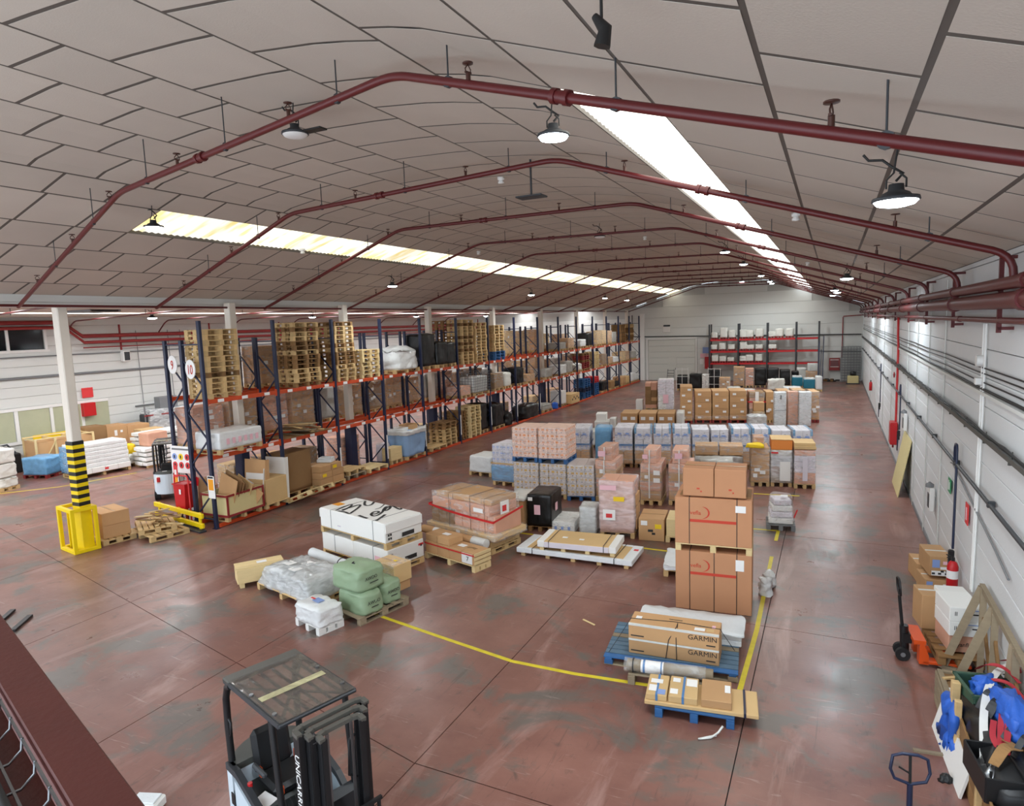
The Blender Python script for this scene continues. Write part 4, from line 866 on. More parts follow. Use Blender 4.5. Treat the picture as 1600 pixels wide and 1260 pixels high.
t = thing('pallet', 'pale wooden pallet leaning from the aisle floor against the orange rack rail', 'pallet', (-14.42, 15.1, .22)); pallet_parts(t, 1.05, 1.0, M['wood_lt'], 7); t.rotation_euler = (0, R(22), R(90)); t.rotation_euler = Euler((R(-22), 0, R(90)))
pallet('grey wooden pallet lying flat in the third rack bay, lower left', XC+.1, 17.85, 90, 1.0, .8, M['wood_grey'], LF, 7); pallet('second grey pallet on top of the one at the left of the third rack bay', XC+.05, 17.9, 94, 1.0, .8, M['wood'], LF+.146, 7)
pallet('pale pallet lying flat at the right of the third rack bay', XC+.1, 19.05, 90, 1.1, .85, M['wood_lt'], LF, 7)
for k in range(4): tag(obj('loose_board', cbox(.7, .1, .025, .003), M['wood_lt'], None, (XC+.2, 18.3+k*.07, LF+.005+.027*k), 70+k*15), f'short loose pine board on the floor of the third rack bay, {["lowest", "second", "third", "uppermost"][k]} of the four', 'board', 'loose boards in the third rack bay')
t = runit('open slatted pallet box of foam packs in the fourth rack bay', XC+.2, 20.3, 90, .75, .46, .62, (1, 1, 2), 'wood_lt', None, 'wood', LF, detail=True)
rsoft('pile of pale pink packs in front of the rear rack, fourth bay', XC-.26, 20.35, 90, .6, .3, .85, 'card_lilac', None, 0, .03, .08, .03, cat='packs', name='pack_pile')
t = rsoft('large pale blue bulk bag open at the top with cartons, fourth rack bay', XC+.1, 21.45, 90, 1.35, .95, 1.12, 'bag_blue', 'wood', LF, .05, .16, .0, cat='bag', name='bulk_bag', body='bag', taper=-.10, detail=True)
obj('rim_flap', lump(1.46, 1.06, .2, seed(), .05, .2, 14, 3, 3, -.06, -.12), M['white_film'], t, (0, 0, .98))
o = carton('brown carton sticking out of the pale blue bulk bag', XC+.1, 21.6, 84, .55, .5, .3, 'card', LF+1.02); o = carton('pale carton lying in the bulk bag under the brown one', XC+.12, 21.05, 96, .42, .45, .26, 'card_white', LF+1.0)
pallet('wooden pallet lying flat in the fifth rack bay', XC+.1, 23.2, 90, 1.2, .85, None, LF)
pstack('wooden pallet in the short stack of the fifth rack bay', XC, 24.35, LF, 7, 90, 1.0, .8, WD, 'short pallet stack in the fifth rack bay')
pstack('dark wooden pallet in the stack against the sixth rack frame', XC-.15, 25.55, LF, 9, 90, .6, .8, 'wood_dk', 'dark pallets against the sixth rack frame')
pstack('pale pallet in the tall floor stack of the sixth rack bay', XC+.05, 26.52, LF, 10, 90, 1.0, .8, 'wood_lt', 'tall pale stack on the floor of the sixth rack bay')
rsoft('tall black wrapped load on the floor of the sixth rack bay', XC-.1, 27.5, 90, 1.0, .85, 1.45, 'black_film', 'wood', LF, .04, .08, .05)
rsoft('bulging black wrapped load with shiny folds in the seventh rack bay', XC, 29.0, 90, 1.15, .9, 1.3, 'black_film', 'wood', LF, .07, .15, .1)
rsoft('low black sack beside the bulging black load, seventh rack bay', XC+.1, 30.1, 90, .7, .8, .7, 'black_film', None, LF, .07, .2, .1, cat='bag')
rsoft('wide low heap under black sheet on the floor of the eighth rack bay', XC, 33.4, 90, 2.1, .9, .8, 'black_film', None, LF, .06, .25, .12)
rsoft('grey heap of parts right of the black sheet on the rack floor', XC, 35.3, 90, 1.4, .85, .5, 'grey_film', 'wood', LF, .05, .2, .08)
tag(obj('canister', lump(.35, .35, .35, seed(), .02, .12, 8, 6, 3, 0, .05), M['blue_cloth'], None, (XC+.3, 36.6, LF)), 'small blue canister on the floor by the orange rack rail', 'canister')
rsoft('tall pale carton left of the yellow box on the rack floor', XC, 37.9, 90, .8, .8, .95, 'card_white', 'wood', LF, .01, .03, 0)
t = thing('punched_box', 'yellow box with round holes on the rack floor, far along the front row', 'box', (XC+.15, 39.5, LF), 90); obj('body', cbox(1.5, .8, .62, .02), M['card_lt'], t)
for k in range(5): obj('hole', G().tube([(0, 0, 0), (0, -.012, 0)], .07, 10), M['black'], t, (-.55+.27*k, -.4, .40 if k % 2 else .28))
pstack('dark blue pallet on the rack floor far along the row', XC, 42.3, LF, 9, 90, 1.2, .8, ('navy', 'blue_wood', 'navy'), 'dark blue pallets on the rack floor')
pstack('bright blue pallet in the stack beside the dark blue one', XC, 44.2, LF, 6, 90, .9, .8, 'blue_wood', 'bright blue pallets on the rack floor')
pstack('red pallet on top of the bright blue stack', XC, 44.2, LF+.87, 3, 90, .9, .8, 'red_lbl', 'red pallets on the bright blue stack')
for y, m, h, nm in ((46.3, 'black_film', .8, 'black wrapped load'), (48.0, 'card_dk', .7, 'dark carton load'), (49.4, 'black_film', .55, 'low black load'), (51.0, 'card', .75, 'brown carton load'), (52.3, 'card_lt', .7, 'pale carton load'), (53.8, 'white_film', .8, 'white sack load'), (55.0, 'white_film', .65, 'last white sack load')):
    rsoft(f'{nm} on the rack floor near the far end of the front row', XC, y, 90, 1.1, .85, h, m, 'wood', LF, .04, .1, .05)
# ---- rear row loads seen through the front row
yb_ = 12.47
R9T = {2: [(13.9, 'card', 1.35), (15.15, 'card', 1.32), (16.45, 'card_dk', 1.28), (26.7, 'pal', 14), (33.1, 'card_lt', 1.4), (34.9, 'card_lt', 1.35), (36.1, 'card', 1.4), (38.3, 'card_lt', 1.1), (41.5, 'card', 1.0)],
       1: [(13.3, 'card_rose', 1.2), (14.4, 'card', 1.25), (15.7, 'card_rose', 1.3), (16.8, 'card', 1.3), (18.1, 'grey_film', 1.25), (19.4, 'card', 1.2), (20.6, 'card_dk', 1.2), (21.9, 'card', 1.25), (23.2, 'card', 1.15), (24.5, 'grey_film', 1.2), (25.7, 'card_rose', 1.2), (27.2, 'card_dk', 1.0), (29.0, 'card_dk', 1.1), (31, 'grey_film', 1.0), (33, 'card', 1.2), (34.6, 'card_lt', 1.1), (36.2, 'card', 1.2), (38.0, 'card', 1.0), (40, 'grey_film', 1.0), (43, 'card_dk', 1.1)],
       0: [(14.9, 'card_lt', 1.3), (16.2, 'card', 1.3), (17.5, 'card_dk', 1.25), (19.2, 'card_rose', 1.3), (24.0, 'card_lt', 1.0), (27.0, 'card_dk', 1.2), (32, 'card', 1.0), (36.5, 'card_lt', .9), (40.0, 'card', 1.0)]}
BAY = lambda y: ORD[max(0, min(14, sum(1 for q in FY_ if q+.42 < y)-1))]
cnt = {}
Y9 = [q+.42 for q in FY_[:15]]
for lv, items in R9T.items():
    inb = {}
    for it in items: inb.setdefault(BAY(it[0]), []).append(it)
    fitted = []
    for b_, its in inb.items():
        i_ = ORD.index(b_); a0, a1 = Y9[i_]+.10, Y9[min(i_+1, 14)]-.10
        for q_, it in enumerate(its):
            fitted.append(((it[0] if len(its) == 1 else a0+.54+(a1-a0-1.08)*q_/(len(its)-1)), it[1], it[2]))
    for y, m, h in fitted:
        where = f'{("floor", "middle", "top")[lv]} level of the rear row, {BAY(y)} bay'
        cnt[where] = cnt.get(where, 0)+1
        if cnt[where] > 1: where += f', {"right" if cnt[where] == 2 else "far right"} one'
        z = (0, L1, L2)[lv]; col = {'card': 'brown', 'card_rose': 'reddish', 'card_dk': 'dark brown', 'card_lt': 'pale', 'grey_film': 'grey wrapped'}.get(m, '')
        if m == 'pal': pstack('brown pallet on top of the rear rack behind the black loads', XR9, y, z, h, 90, 1.1, .8, 'wood_dk', 'pallet stack on the rear rack'); continue
        if m == 'grey_film': rsoft(f'{col} load, {where}', XR9, y, 90, 1.08, .78, h, m, 'wood', z, .02, .05, .02)
        else: runit(f'{col} carton load, {where}', XR9, y, 90, 1.08, .78, h, (2, 2, 4), m, 'film', 'wood', z, stickers=3)
tag(obj('roll', G().tube([(0, 0, 0), (0, .05, 1.15)], .16, 14), M['card'], None, (-16.3, 12.75, 0)), 'upright brown paper roll standing between the two rack ends', 'roll')
tag(obj('roll', G().tube([(0, 0, 0), (0, .05, .95)], .13, 14), M['card_rose'], None, (-16.05, 12.85, 0)), 'shorter rose paper roll behind the upright brown roll', 'roll')
# ================================================================== FLOOR STORAGE, near block
def C(ax, ay, rot, w, d): return (*corner(ax, ay, rot, w, d), rot)
# --- tall brown boxes with a red logo
def logo(t, w, y, zc, s=1.0):
    txt('vefla', .105*s, M['ink_red'], t, (-w*.30, y-.004, zc), (R(90), 0, 0), .001, 1.0)
    g = G(); n = 14; vs = []
    for k in range(n+1):
        a = R(75-150*k/n); th = .028*s*math.sin(math.pi*(k+.4)/(n+.8)); vs += [(-w*.30+.18*s+(.13*s)*math.cos(a), y-.005, zc+.04*s+.11*s*math.sin(a)), (-w*.30+.18*s+(.13*s+th)*math.cos(a), y-.005, zc+.04*s+(.11*s+th)*math.sin(a))]
    g.add(vs, [(2*k, 2*k+1, 2*k+3, 2*k+2) for k in range(n)]); obj('logo_arc', g, M['ink_red'], t)
    obj('printed_bar', G().box((-.0*w, y-.004, zc-.11*s), (w*.60, .003, .05*s)), M['ink_red'], t)
BX, BY, BR = -2.49, 11.55, 4.7; BW, BD = 1.30, .98
x, y, r = C(BX, BY, BR, BW, BD)
t = carton('big brown box with a faded red logo on the floor, bottom of the tall stack', x, y, r, BW, BD, 1.09, 'card_pink', stickers=[(.45, -BD/2, .9, .14, .2)]); logo(t, BW, -BD/2, .80)
for vx in (-.40, .02, .40): band(t, BW, BD, 0, .012, 'strap_blk', .003, vx, 1.09)
pl = pallet('wooden pallet between the two big logo boxes of the tall stack', x, y, r, BW, BD, M['wood_lt'], 1.09)
t = carton('big brown box with a red logo and red bar, middle of the tall stack', x, y-.02, r, BW, BD, .84, 'card_pink', 1.236, stickers=[(.46, -BD/2, .68, .17, .12)]); logo(t, BW, -BD/2, .54)
for vx in (-.40, .40): band(t, BW, BD, 0, .012, 'strap_blk', .003, vx, .84)
g = G().box((0, 0, .01), (BW-.1, .62, .02)); pt = tag(obj('cardboard_sheet', g, M['card_dk'], None, (x+.03, y-.05, 2.078), r), 'thin cardboard sheet under the two salmon boxes on top of the tall stack', 'cardboard')
for k, s in ((0, 'left'), (1, 'right')):
    cx_, cy_ = corner(BX+.13+.535*k, BY+.03+.045*k, BR, .53, .60)
    t = carton(f'salmon carton with small red marks, {s} one on top of the tall stack', cx_, cy_, BR, .525, .60, .50, 'card_pink', 2.10); obj('printed_mark', G().box((.0, -.304, .14), (.05, .003, .025)).box((.05, -.304, .09), (.025, .003, .025)), M['ink_red'], t); obj('flap_seam', G().box((0, -.05, .5015), (.52, .008, .003)), M['card_dk'], t)
# --- flat panel loads
x, y, r = C(-6.38, 13.0, .5, 2.65, .98)
t = thing('panel_load', 'long flat panel load with white edges on the floor, under the shorter one', 'pallet load', (x, y, 0), r)
for px_ in (-1.2, -.6, 0, .6, 1.2): obj('block', cbox(.1, .9, .09, .004), M['wood'], t, (px_, 0, 0))
obj('panel', cbox(2.65, .98, .10, .01), M['card_lt'], t, (0, 0, .09)); 
for sx in (-1, 1): obj('edge_cover', cbox(.22, 1.0, .115, .01), M['foam'], t, (sx*1.23, 0, .085))
for sy in (-1, 1): obj('edge_cover', cbox(2.24, .09, .115, .01), M['foam'], t, (0, sy*.455, .085))
for sx in (-.95, .95): band(t, 2.65, 1.0, 0.09, .015, 'strap_blk', .008, sx, .112)
sticker(t, 1.25, .2, .2, .1, .1, 'red_lbl', 'top')
x, y, r = C(-5.85, 12.98, 4.5, 1.75, .86)
t = thing('panel_load', 'shorter flat carton panel on pine battens lying on the long white edged one', 'pallet load', (x, y, .2), r)
for px_ in (-.8, -.3, .25, .8): obj('block', cbox(.1, .8, .085, .004), M['wood_lt'], t, (px_, 0, 0))
obj('panel', cbox(1.75, .86, .13, .01), M['card_lt'], t, (0, 0, .085))
for sx in (-1, 1): obj('edge_cover', cbox(.16, .88, .145, .01), M['card_white'], t, (sx*.81, 0, .08))
obj('edge_cover', cbox(1.45, .03, .12, .004), M['card_lilac'], t, (0, -.435, .085))
for sx in (-.62, .62): band(t, 1.75, .88, .08, .015, 'strap_blk', .008, sx, .145)
sticker(t, -.35, -.05, .215, .12, .09, 'paper', 'top'); sticker(t, .05, -.1, .215, .11, .08, 'paper', 'top')
# --- row behind the panels
x, y, r = C(-4.10, 14.98, 6.5, .60, .85); t = carton('brown carton with a white and a yellow label behind the flat panels', x, y, r, .60, .85, .54, 'card', .0, stickers=[(-.17, -.425, .43, .15, .11), (.16, -.425, .36, .15, .11, 'yellow_lbl')]); obj('printed_mark', G().box((-.02, -.43, .25), (.12, .003, .06)).box((.05, -.43, .18), (.08, .003, .05)), M['ink'], t)
x, y, r = C(-3.48, 15.02, 6.5, .7, .85); t = unit_load('pale pine boarded box beside the yellow labelled carton', x, y, r, .7, .85, .56, (2, 1, 1), 'wood_lt', None, 'wood_lt', detail=True)
x, y, r = C(-5.05, 14.90, 7.1, .86, .78)
t = unit_load('tall pinkish wrapped load with a yellow and a red label behind the flat panels', x, y, r, .86, .78, 1.42, (2, 1, 5), 'card_rose', 'film_pink', 'wood', amp=.03, detail=True)
sticker(t, .06, -.43, .98, .26, .11, 'yellow_lbl', off=.012); sticker(t, -.18, -.43, .58, .3, .26, 'paper', off=.01); sticker(t, -.18, -.43, .56, .15, .10, 'red_lbl', off=.018); sticker(t, -.2, -.43, 1.25, .4, .12, 'pink_lbl', off=.012)
for k in range(3): obj('carton', cbox(.05, .5, .26, .01), M['card'], t, (.44, 0, .2+.3*k))
x, y, r = C(-5.59, 14.95, 9, .42, .60); unit_load('small grey wrapped load between the white packs and the tall pinkish load', x, y, r, .42, .60, .67, (1, 1, 2), 'card_white', 'film_thick', None)
x, y, r = C(-6.31, 14.85, 8, .60, .95); t = carton('low white wrapped carton right of the black wrapped load', x, y, r, .60, .95, .27, 'card_white', 0, None); obj('stretch_wrap', lump(.62, .97, .285, seed(), .006, .03, 8, 4), M['film'], t)
for k in range(3): sticker(t, -.18+.17*k, -.475, .12, .06, .08, 'lbl_blue', off=.02)
x, y, r = C(-6.91, 14.70, 6, .66, 1.02); t = soft_load('black wrapped load with pink labels on a pallet, beside the tall brown carton', x, y, r, .66, 1.02, .95, 'black_film', 'wood_dk', 0, .015, .03, 0.0, freq=5); sticker(t, -.04, -.51, .58, .16, .25, 'pink_lbl', off=.025); sticker(t, -.22, -.51, .85, .12, .09, 'paper', off=.025); sticker(t, .33, -.15, .6, .2, .2, 'pink_lbl', 'right', off=.025)
x, y, r = C(-7.37, 14.5, 6, .46, .98); t = unit_load('tall brown carton load with white film on top left of the black load', x, y, r, .46, .98, .86, (1, 2, 1), 'card', None, 'wood_dk'); obj('top_film', lump(.5, 1.0, .07, seed(), .01, .03, 8, 3), M['milky'], t, (0, 0, .82))
# --- red strapped load of cartons and tubes
x, y, r = -7.75, 13.55, -14
t = thing('strapped_load', 'big load of brown cartons with a red strap on slabs and pallets', 'pallet load', (x, y, 0), r)
p = sub_pallet(t, 1.95, 1.05, M['wood'], True)
obj('collar', cbox(1.9, .06, .2, .004), M['wood'], t, (0, -.5, .146)); obj('collar', cbox(.06, 1.0, .2, .004), M['wood'], t, (.93, 0, .146)); obj('crumpled_paper', lump(1.7, .85, .18, seed(), .06, .2, 12, 4, 5), M['card_dk'], t, (0, 0, .15))
obj('slab', cbox(2.25, 1.15, .14, .02), M['card_lt'], t, (.02, -.02, .346)); obj('stretch_wrap', lump(2.3, 1.2, .18, seed(), .02, .06, 12, 4), M['film'], t, (.02, -.02, .33))
for k in range(8): obj('carton', cbox(.255, .92, .40, .008), M['card_rose'] if k > 2 else M['card_dk'], t, (-.92+.265*k, 0, .49))
for k, ww in enumerate((.62, .62, .62)): obj('carton', cbox(ww-.01, .98, .22, .008), M['card_rose'], t, (-.64+.63*k, -.02, .895))
for k, (cx_, ww, hh) in enumerate(((-.62, .55, .13), (-.05, .55, .15), (.42, .35, .13), (.76, .30, .12))): obj('carton', cbox(ww, .9, hh, .008), M['card'], t, (cx_, .03, 1.12))
obj('stretch_wrap', lump(2.02, 1.02, .78, seed(), .02, .06, 12, 8, 2.5), M['film'], t, (.0, 0, .49))
g = G(); zz = [(-1.06, .92), (-.4, .84), (.3, .80), (1.06, .78)]
for (a, za), (b, zb) in zip(zz, zz[1:]): g.bar((a, -.54, za), (b, -.54, zb), .006, .05)
g.bar((1.06, -.54, .78), (1.06, .54, .92), .006, .05).bar((-1.06, -.54, .92), (-1.06, .54, .95), .006, .05); obj('red_strap', g, M['red_tape'], t)
for vx in (-.35, .35, .8): band(t, 2.0, 1.0, .36, .008, 'strap_blk', .035, vx, .9)
sticker(t, 1.04, -.1, 1.05, .3, .3, 'paper', 'right'); sticker(t, 1.05, -.12, 1.03, .14, .14, 'red_lbl', 'right'); sticker(t, .02, -.62, .42, .12, .08, 'paper', off=.015); sticker(t, .6, -.5, 1.0, .3, .1, 'paper', off=.03)
# tubes beside it
for k, (dx_, dy_, zz_, L_, rr, lb) in enumerate(((0, -.78, .10, 2.05, .095, 'long brown cardboard tube with white labels along the red strapped load'),)):
    c_, s_ = math.cos(R(r)), math.sin(R(r)); xx, yy2 = x + c_*dx_ - s_*dy_, y + s_*dx_ + c_*dy_
    tt = thing('cardboard_tube', lb, 'tube', (xx, yy2, .36), r)
    obj('tube', G().tube([(-L_/2, 0, 0), (L_/2, 0, 0)], rr, 16), M['card'], tt); obj('end_wrap', G().tube([(L_/2-.38, 0, 0), (L_/2+.03, 0, 0)], rr+.012, 16), M['milky'], tt); obj('label', G().tube([(-L_*.30, 0, 0), (-L_*.22, 0, 0)], rr+.004, 16), M['paper'], tt)
# low strapped pallet in front of it
x, y, r = C(-8.32, 12.14, -15.7, 1.62, .50)
t = thing('strapped_load', 'low row of brown cartons with red straps on a long pallet beside the white boxes', 'pallet load', (x, y, 0), r); sub_pallet(t, 1.62, .5, M['wood_lt'], True)
for k in range(4): obj('carton', cbox(.385, .46, .27, .008), M['card'], t, (-.59+.39*k, 0, .146))
for k in range(2): obj('carton', cbox(.38, .44, .16, .008), M['card'], t, (-.59+.39*k, .0, .42))
obj('torn_hole', G().prism([(.0, 0), (.12, .05), (.22, .02), (.24, .10), (.1, .12), (-.02, .07)], 0, .004, 'z'), M['card_dk'], t, (.38, -.05, .417))
for k in range(3): obj('end_board', cbox(.02, .5, .07, .003), M['wood_lt'], t, (.81, 0, .17+.09*k))
band(t, 1.60, .47, .36, .03, 'red_tape', .006); sticker(t, .56, -.23, .27, .32, .22, 'paper'); txt('7', .14, M['ink'], t, (.55, -.245, .22), (R(90), 0, 0)); sticker(t, .2, 0, .42, .2, .14, 'paper', 'top'); sticker(t, -.3, 0, .585, .2, .13, 'paper', 'top')
# --- white cartons with a black script
x, y, r = C(-10.75, 11.50, -14, 2.40, 1.02)
HB = .40
t = thing('carton_load', 'lower white carton load with black labels, under the one with black script', 'pallet load', (x, y, 0), r); sub_pallet(t, 2.4, 1.02, M['wood'], True)
for k in range(2): obj('carton', cbox(1.195, 1.02, HB, .012), M['card_white'], t, (-.599+1.198*k, 0, .146))
for vx in (-.7, .7): band(t, 2.4, 1.02, .146, .012, 'grey', .004, vx, HB)
sticker(t, 1.2, .12, .24, .34, .09, 'ink', 'right'); sticker(t, 1.2, .42, .44, .14, .05, 'red_lbl', 'right'); sticker(t, .85, -.51, .28, .2, .16, 'pink_lbl')
for q in (-.4, .43): sticker(t, 1.2, q, .42, .05, .05, 'ink', 'right')
obj('torn_film', G().prism([(0, 0), (.12, .02), (.16, .22), (.06, .3)], 0, .01), M['milky'], t, (1.05, -.57, .1))
zt = .146+HB+.002
t = thing('carton_load', 'upper white carton load with large black script and an orange label on top', 'pallet load', (x-.02, y, zt), r); sub_pallet(t, 2.4, 1.02, M['wood'], True)
obj('carton', cbox(2.36, 1.04, .44, .015), M['card_white'], t, (0, 0, .146))
for sx in (-1, 1): obj('lid_flap', cbox(.03, 1.04, .2, .006), M['card_white'], t, (sx*1.195, 0, .36))
for vx in (-.75, .78): band(t, 2.36, 1.04, .146, .012, 'grey', .004, vx, .44)
zT = .591
def script(pts, name='script_stroke', wd=.06):
    pts = [Vector((a*.96, b*.94, zT)) for a, b in pts]; g = G(); n = len(pts); L = []; Rr = []
    for i, p in enumerate(pts):
        tg = (pts[min(i+1, n-1)]-pts[max(i-1, 0)]).normalized(); nrm = Vector((-tg.y, tg.x, 0))*wd/2; L.append(p+nrm); Rr.append(p-nrm)
    g.add(L+Rr, [(i, i+1, n+i+1, n+i) for i in range(n-1)]); return obj(name, g, M['ink'], t)
def curve(ctrl, n=10):
    out = []
    for i in range(len(ctrl)-1):
        p0 = ctrl[max(i-1, 0)]; p1 = ctrl[i]; p2 = ctrl[i+1]; p3 = ctrl[min(i+2, len(ctrl)-1)]
        for k in range(n):
            u = k/n; out.append(tuple(.5*((2*b)+(-a+c)*u+(2*a-5*b+4*c-d)*u*u+(-a+3*b-3*c+d)*u**3) for a, b, c, d in zip(p0, p1, p2, p3)))
    return out+[ctrl[-1]]
script(curve([(-.64, -.5), (-.72, -.25), (-.77, 0), (-.70, .02), (-.58, -.17), (-.49, -.42)])); script(curve([(-.55, -.39), (-.56, -.13), (-.58, .10), (-.51, .13), (-.36, -.05), (-.2, -.33), (-.13, -.48), (-.33, -.46), (-.56, -.49)]))
script(curve([(-.73, .46), (-.57, .31), (-.42, .21), (-.32, .23), (-.33, .35), (-.47, .53)])); script(curve([(-.07, .53), (.09, .27), (.10, .10)]), wd=.03)
script(curve([(.33, -.20), (.42, -.16), (.39, -.02), (.29, .02), (.26, -.07), (.35, -.22), (.51, -.29), (.55, -.19), (.44, .04), (.26, .24), (.15, .41), (.19, .49), (.33, .37), (.41, .21), (.37, .17), (.25, .33), (.26, .52), (.46, .47), (.63, .44), (.56, .53)]))
script([(.18, -.45), (.38, -.48), (.56, -.49)], wd=.07); script([(.66, -.05), (.78, -.29), (.88, -.5)], wd=.07)
sticker(t, -1.02, -.10, .592, .24, .20, 'orange_lbl', 'top', off=.0); sticker(t, 1.185, .1, .24, .34, .09, 'ink', 'right', off=.02);
for q in (-.44, -.38): sticker(t, 1.185, q, .32, .04, .05, 'ink', 'right', off=.02); sticker(t, 1.185, q, .24, .04, .05, 'ink', 'right', off=.02)
obj('cut_handle', G().box((-.45, -.523, .26), (.12, .004, .03)), M['card_lilac'], t)
# --- bagged goods in front
x, y, r = C(-10.55, 9.36, -14, 1.75, 1.05)
t = thing('wrapped_load', 'flat pile of wrapped bundles with white paper labels, left of the green sacks', 'pallet load', (x, y, 0), r); sub_pallet(t, 1.8, 1.1, M['wood'], True)
obj('bundle', lump(1.7, 1.0, .22, seed(), .04, .12, 14, 5, 3, .12, .05), M['grey_film'], t, (0, 0, .14)); obj('stretch_wrap', lump(1.82, 1.1, .36, seed(), .05, .1, 14, 6, 3, .15, .06), M['film_thick'], t, (0, 0, .12))
for lx, ly in ((-.35, -.1), (.0, .12), (.05, -.22)): sticker(t, lx, ly, .50, .24, .2, 'paper', 'top', off=.035)
tt = thing('wrapped_roll', 'thick grey wrapped roll lying along the back of the flat wrapped pile', 'roll', (x-.22, y+.62, .13), r); obj('roll', G().tube([(-.85, 0, 0), (-.8, 0, .02), (0, .01, .03), (.75, 0, .01), (.8, 0, 0)], [.10, .13, .135, .12, .1], 16), M['grey_film'], tt)
pallet('wooden pallet under the long pale roll behind the green sacks', -9.05, 10.45, -14, 1.9, .75, M['wood'], 0)
tt = thing('fabric_roll', 'long pale blue grey roll tied with black string beside the white cartons', 'roll', (-9.45, 10.62, .25), -16); obj('roll', G().tube([(-1.15, 0, 0), (1.1, 0, 0)], .11, 18), M['foam'], tt); obj('tie', G().tube([(.0, 0, 0), (.03, 0, 0)], .114, 18), M['strap_blk'], tt); obj('core', G().tube([(-1.16, 0, 0), (-1.13, 0, 0)], .05, 10), M['card'], tt)
x, y, r = C(-8.40, 9.00, -13, .98, 1.1)
pallet('weathered wooden pallet under the green sacks', x, y, r, 1.0, 1.15, M['wood_grey'])
def sack(lb, x, y, z, r, w, d, h, w_=True):
    t = thing('green_sack', lb, 'sack', (x, y, z), r); obj('sack', lump(w, d, h, seed(), .028, .14, 12, 8, 3.5, .04, .05), M['bag_green'], t)
    txt('AWOO', .085, M['ink'], t, (w/2+.012, -d*.30, h*.50), (R(84), 0, R(90)), .001, 1.0, name='printed_word'); obj('printed_line', G().box((w/2+.014, 0, h*.34), (.004, d*.3, .015)), M['ink'], t)
    obj('printed_mark', G().tube([(.05, -.1, h+.045), (0, -.12, h+.05), (-.02, -.06, h+.05)], .012, 6), M['ink'], t); return t
sack('green sack at the bottom left of the pile beside the small white pile', x+.05, y-.26, .146, r, .80, .52, .36); sack('green sack at the bottom right of the pile on the weathered pallet', x+.08, y+.28, .146, r, .80, .50, .36)
sack('largest green sack on top of the pile', x-.06, y-.16, .545, r+3, .84, .66, .38)
t = carton('wrapped pale carton behind the green sacks', x+.05, y+.74, r, .62, .44, .36, 'card_lt', .33); obj('stretch_wrap', lump(.60, .52, .375, seed(), .01, .04, 8, 5), M['film'], t); sticker(t, .1, 0, .365, .08, .06, 'yellow_lbl', 'top', off=.012)
tag(obj('carton', cbox(.56, .40, .18), M['card'], None, (x+.05, y+.74, .148), r), 'brown carton underneath the wrapped pale carton behind the green sacks', 'box')
x, y, r = C(-8.62, 8.36, -15, .80, .54); t = soft_load('small white wrapped pile of flat packs in front of the green sacks', x, y, r, .80, .54, .46, 'white_film', 'card_white', 0, .03, .08, .03); sticker(t, .0, .0, .455, .2, .14, 'lbl_blue', 'top', off=.02); sticker(t, -.12, -.02, .46, .12, .04, 'red_lbl', 'top', off=.03)
x, y, r = -10.85, 9.68, 55
t = thing('wooden_crate', 'small new pine crate on a pallet at the left end of the wrapped pile', 'crate', (x, y, .0), r)
W, D, H_ = .92, .42, .30
for px_ in (-.38, .38): obj('foot', cbox(.09, D, .1, .004), M['wood_lt'], t, (px_, 0, 0))
for sy in (-1, 1): obj('side_board', cbox(W, .022, H_, .003), M['wood_lt'], t, (0, sy*D/2, .1))
for sx in (-1, 1): obj('end_board', cbox(.022, D, H_, .003), M['wood_lt'], t, (sx*W/2, 0, .1))
for k in range(3): obj('lid_board', cbox(W+.04, D/3-.006, .022, .003), M['wood_lt'], t, (0, -D/3+D/3*k, .1+H_))
sticker(t, .05, 0, .425, .2, .14, 'paper', 'top'); sticker(t, .25, -.22, .28, .16, .2, 'milky', off=.01)
# --- cartons left of the racks
x, y, r = -16.98, 10.42, -12
pallet('wooden pallet under the two brown cartons beside the yellow column guard', x, y, r, 1.05, .8, M['wood'])
carton('lower brown carton beside the yellow column guard', x-.05, y, r, .92, .66, .33, 'card', .146); carton('upper brown carton beside the yellow column guard', x-.05, y, r, .92, .66, .33, 'card', .478, stickers=[(-.40, -.33, .1, .1, .1)])
x, y, r = -15.75, 11.65, 0
pallet('lowest pallet of the broken pallet heap before the yellow barrier', -16.15, 11.17, -12, 1.35, 1.0, M['wood'], 0, 7); pallet('broken pallet on top of the heap before the yellow barrier', -16.30, 11.2, -30, 1.15, .9, M['wood'], .146, 7)
for k in range(16):
    tag(obj('broken_board', cbox(random.uniform(.35, .9), .09, .022, .002), M[random.choice(('wood', 'wood_dk', 'wood_lt'))], None, (-16.15+random.uniform(-.35, .4), 11.2+random.uniform(-.25, .25), .296+.018*k)), f'loose broken board in the pallet heap before the yellow barrier, {ORD[k]} up', 'board', 'broken boards in the pallet heap').rotation_euler = (R(random.uniform(-5, 5)), R(random.uniform(-7, 7)), R(random.uniform(-80, 80)))
# ================================================================== FLOOR STORAGE, front right pallets
x, y, r = C(-3.07, 9.12, 6, 1.95, 1.22)
bl = thing('pallet', 'long blue pallet under the two printed cartons and the white foam panel', 'pallet', (x, y, 0), r)
ys = []
for k in range(9): obj('board', cbox(1.95, .115, .022, .003), M['wood_grey'] if k in (5,) else (M['blue_wood'] if k == 0 else M['blue_worn']), bl, (0, -.61+.06+k*.1375, .122))
for px_ in (-.90, -.3, .35, .90): obj('stringer', cbox(.10, 1.22, .03, .003), M['blue_wood'], bl, (px_, 0, .092))
for px_ in (-.90, -.3, .35, .90):
    for py_ in (-.54, 0, .54): obj('block', cbox(.13, .14, .07, .004), M['blue_wood'] if px_ < 0 else M['wood_grey'], bl, (px_, py_, .022))
for py_ in (-.54, 0, .54): obj('skid_board', cbox(1.95, .1, .022, .003), M['wood_grey'], bl, (0, py_, 0))
GX, GY, GR = -2.74, 9.36, 3.6
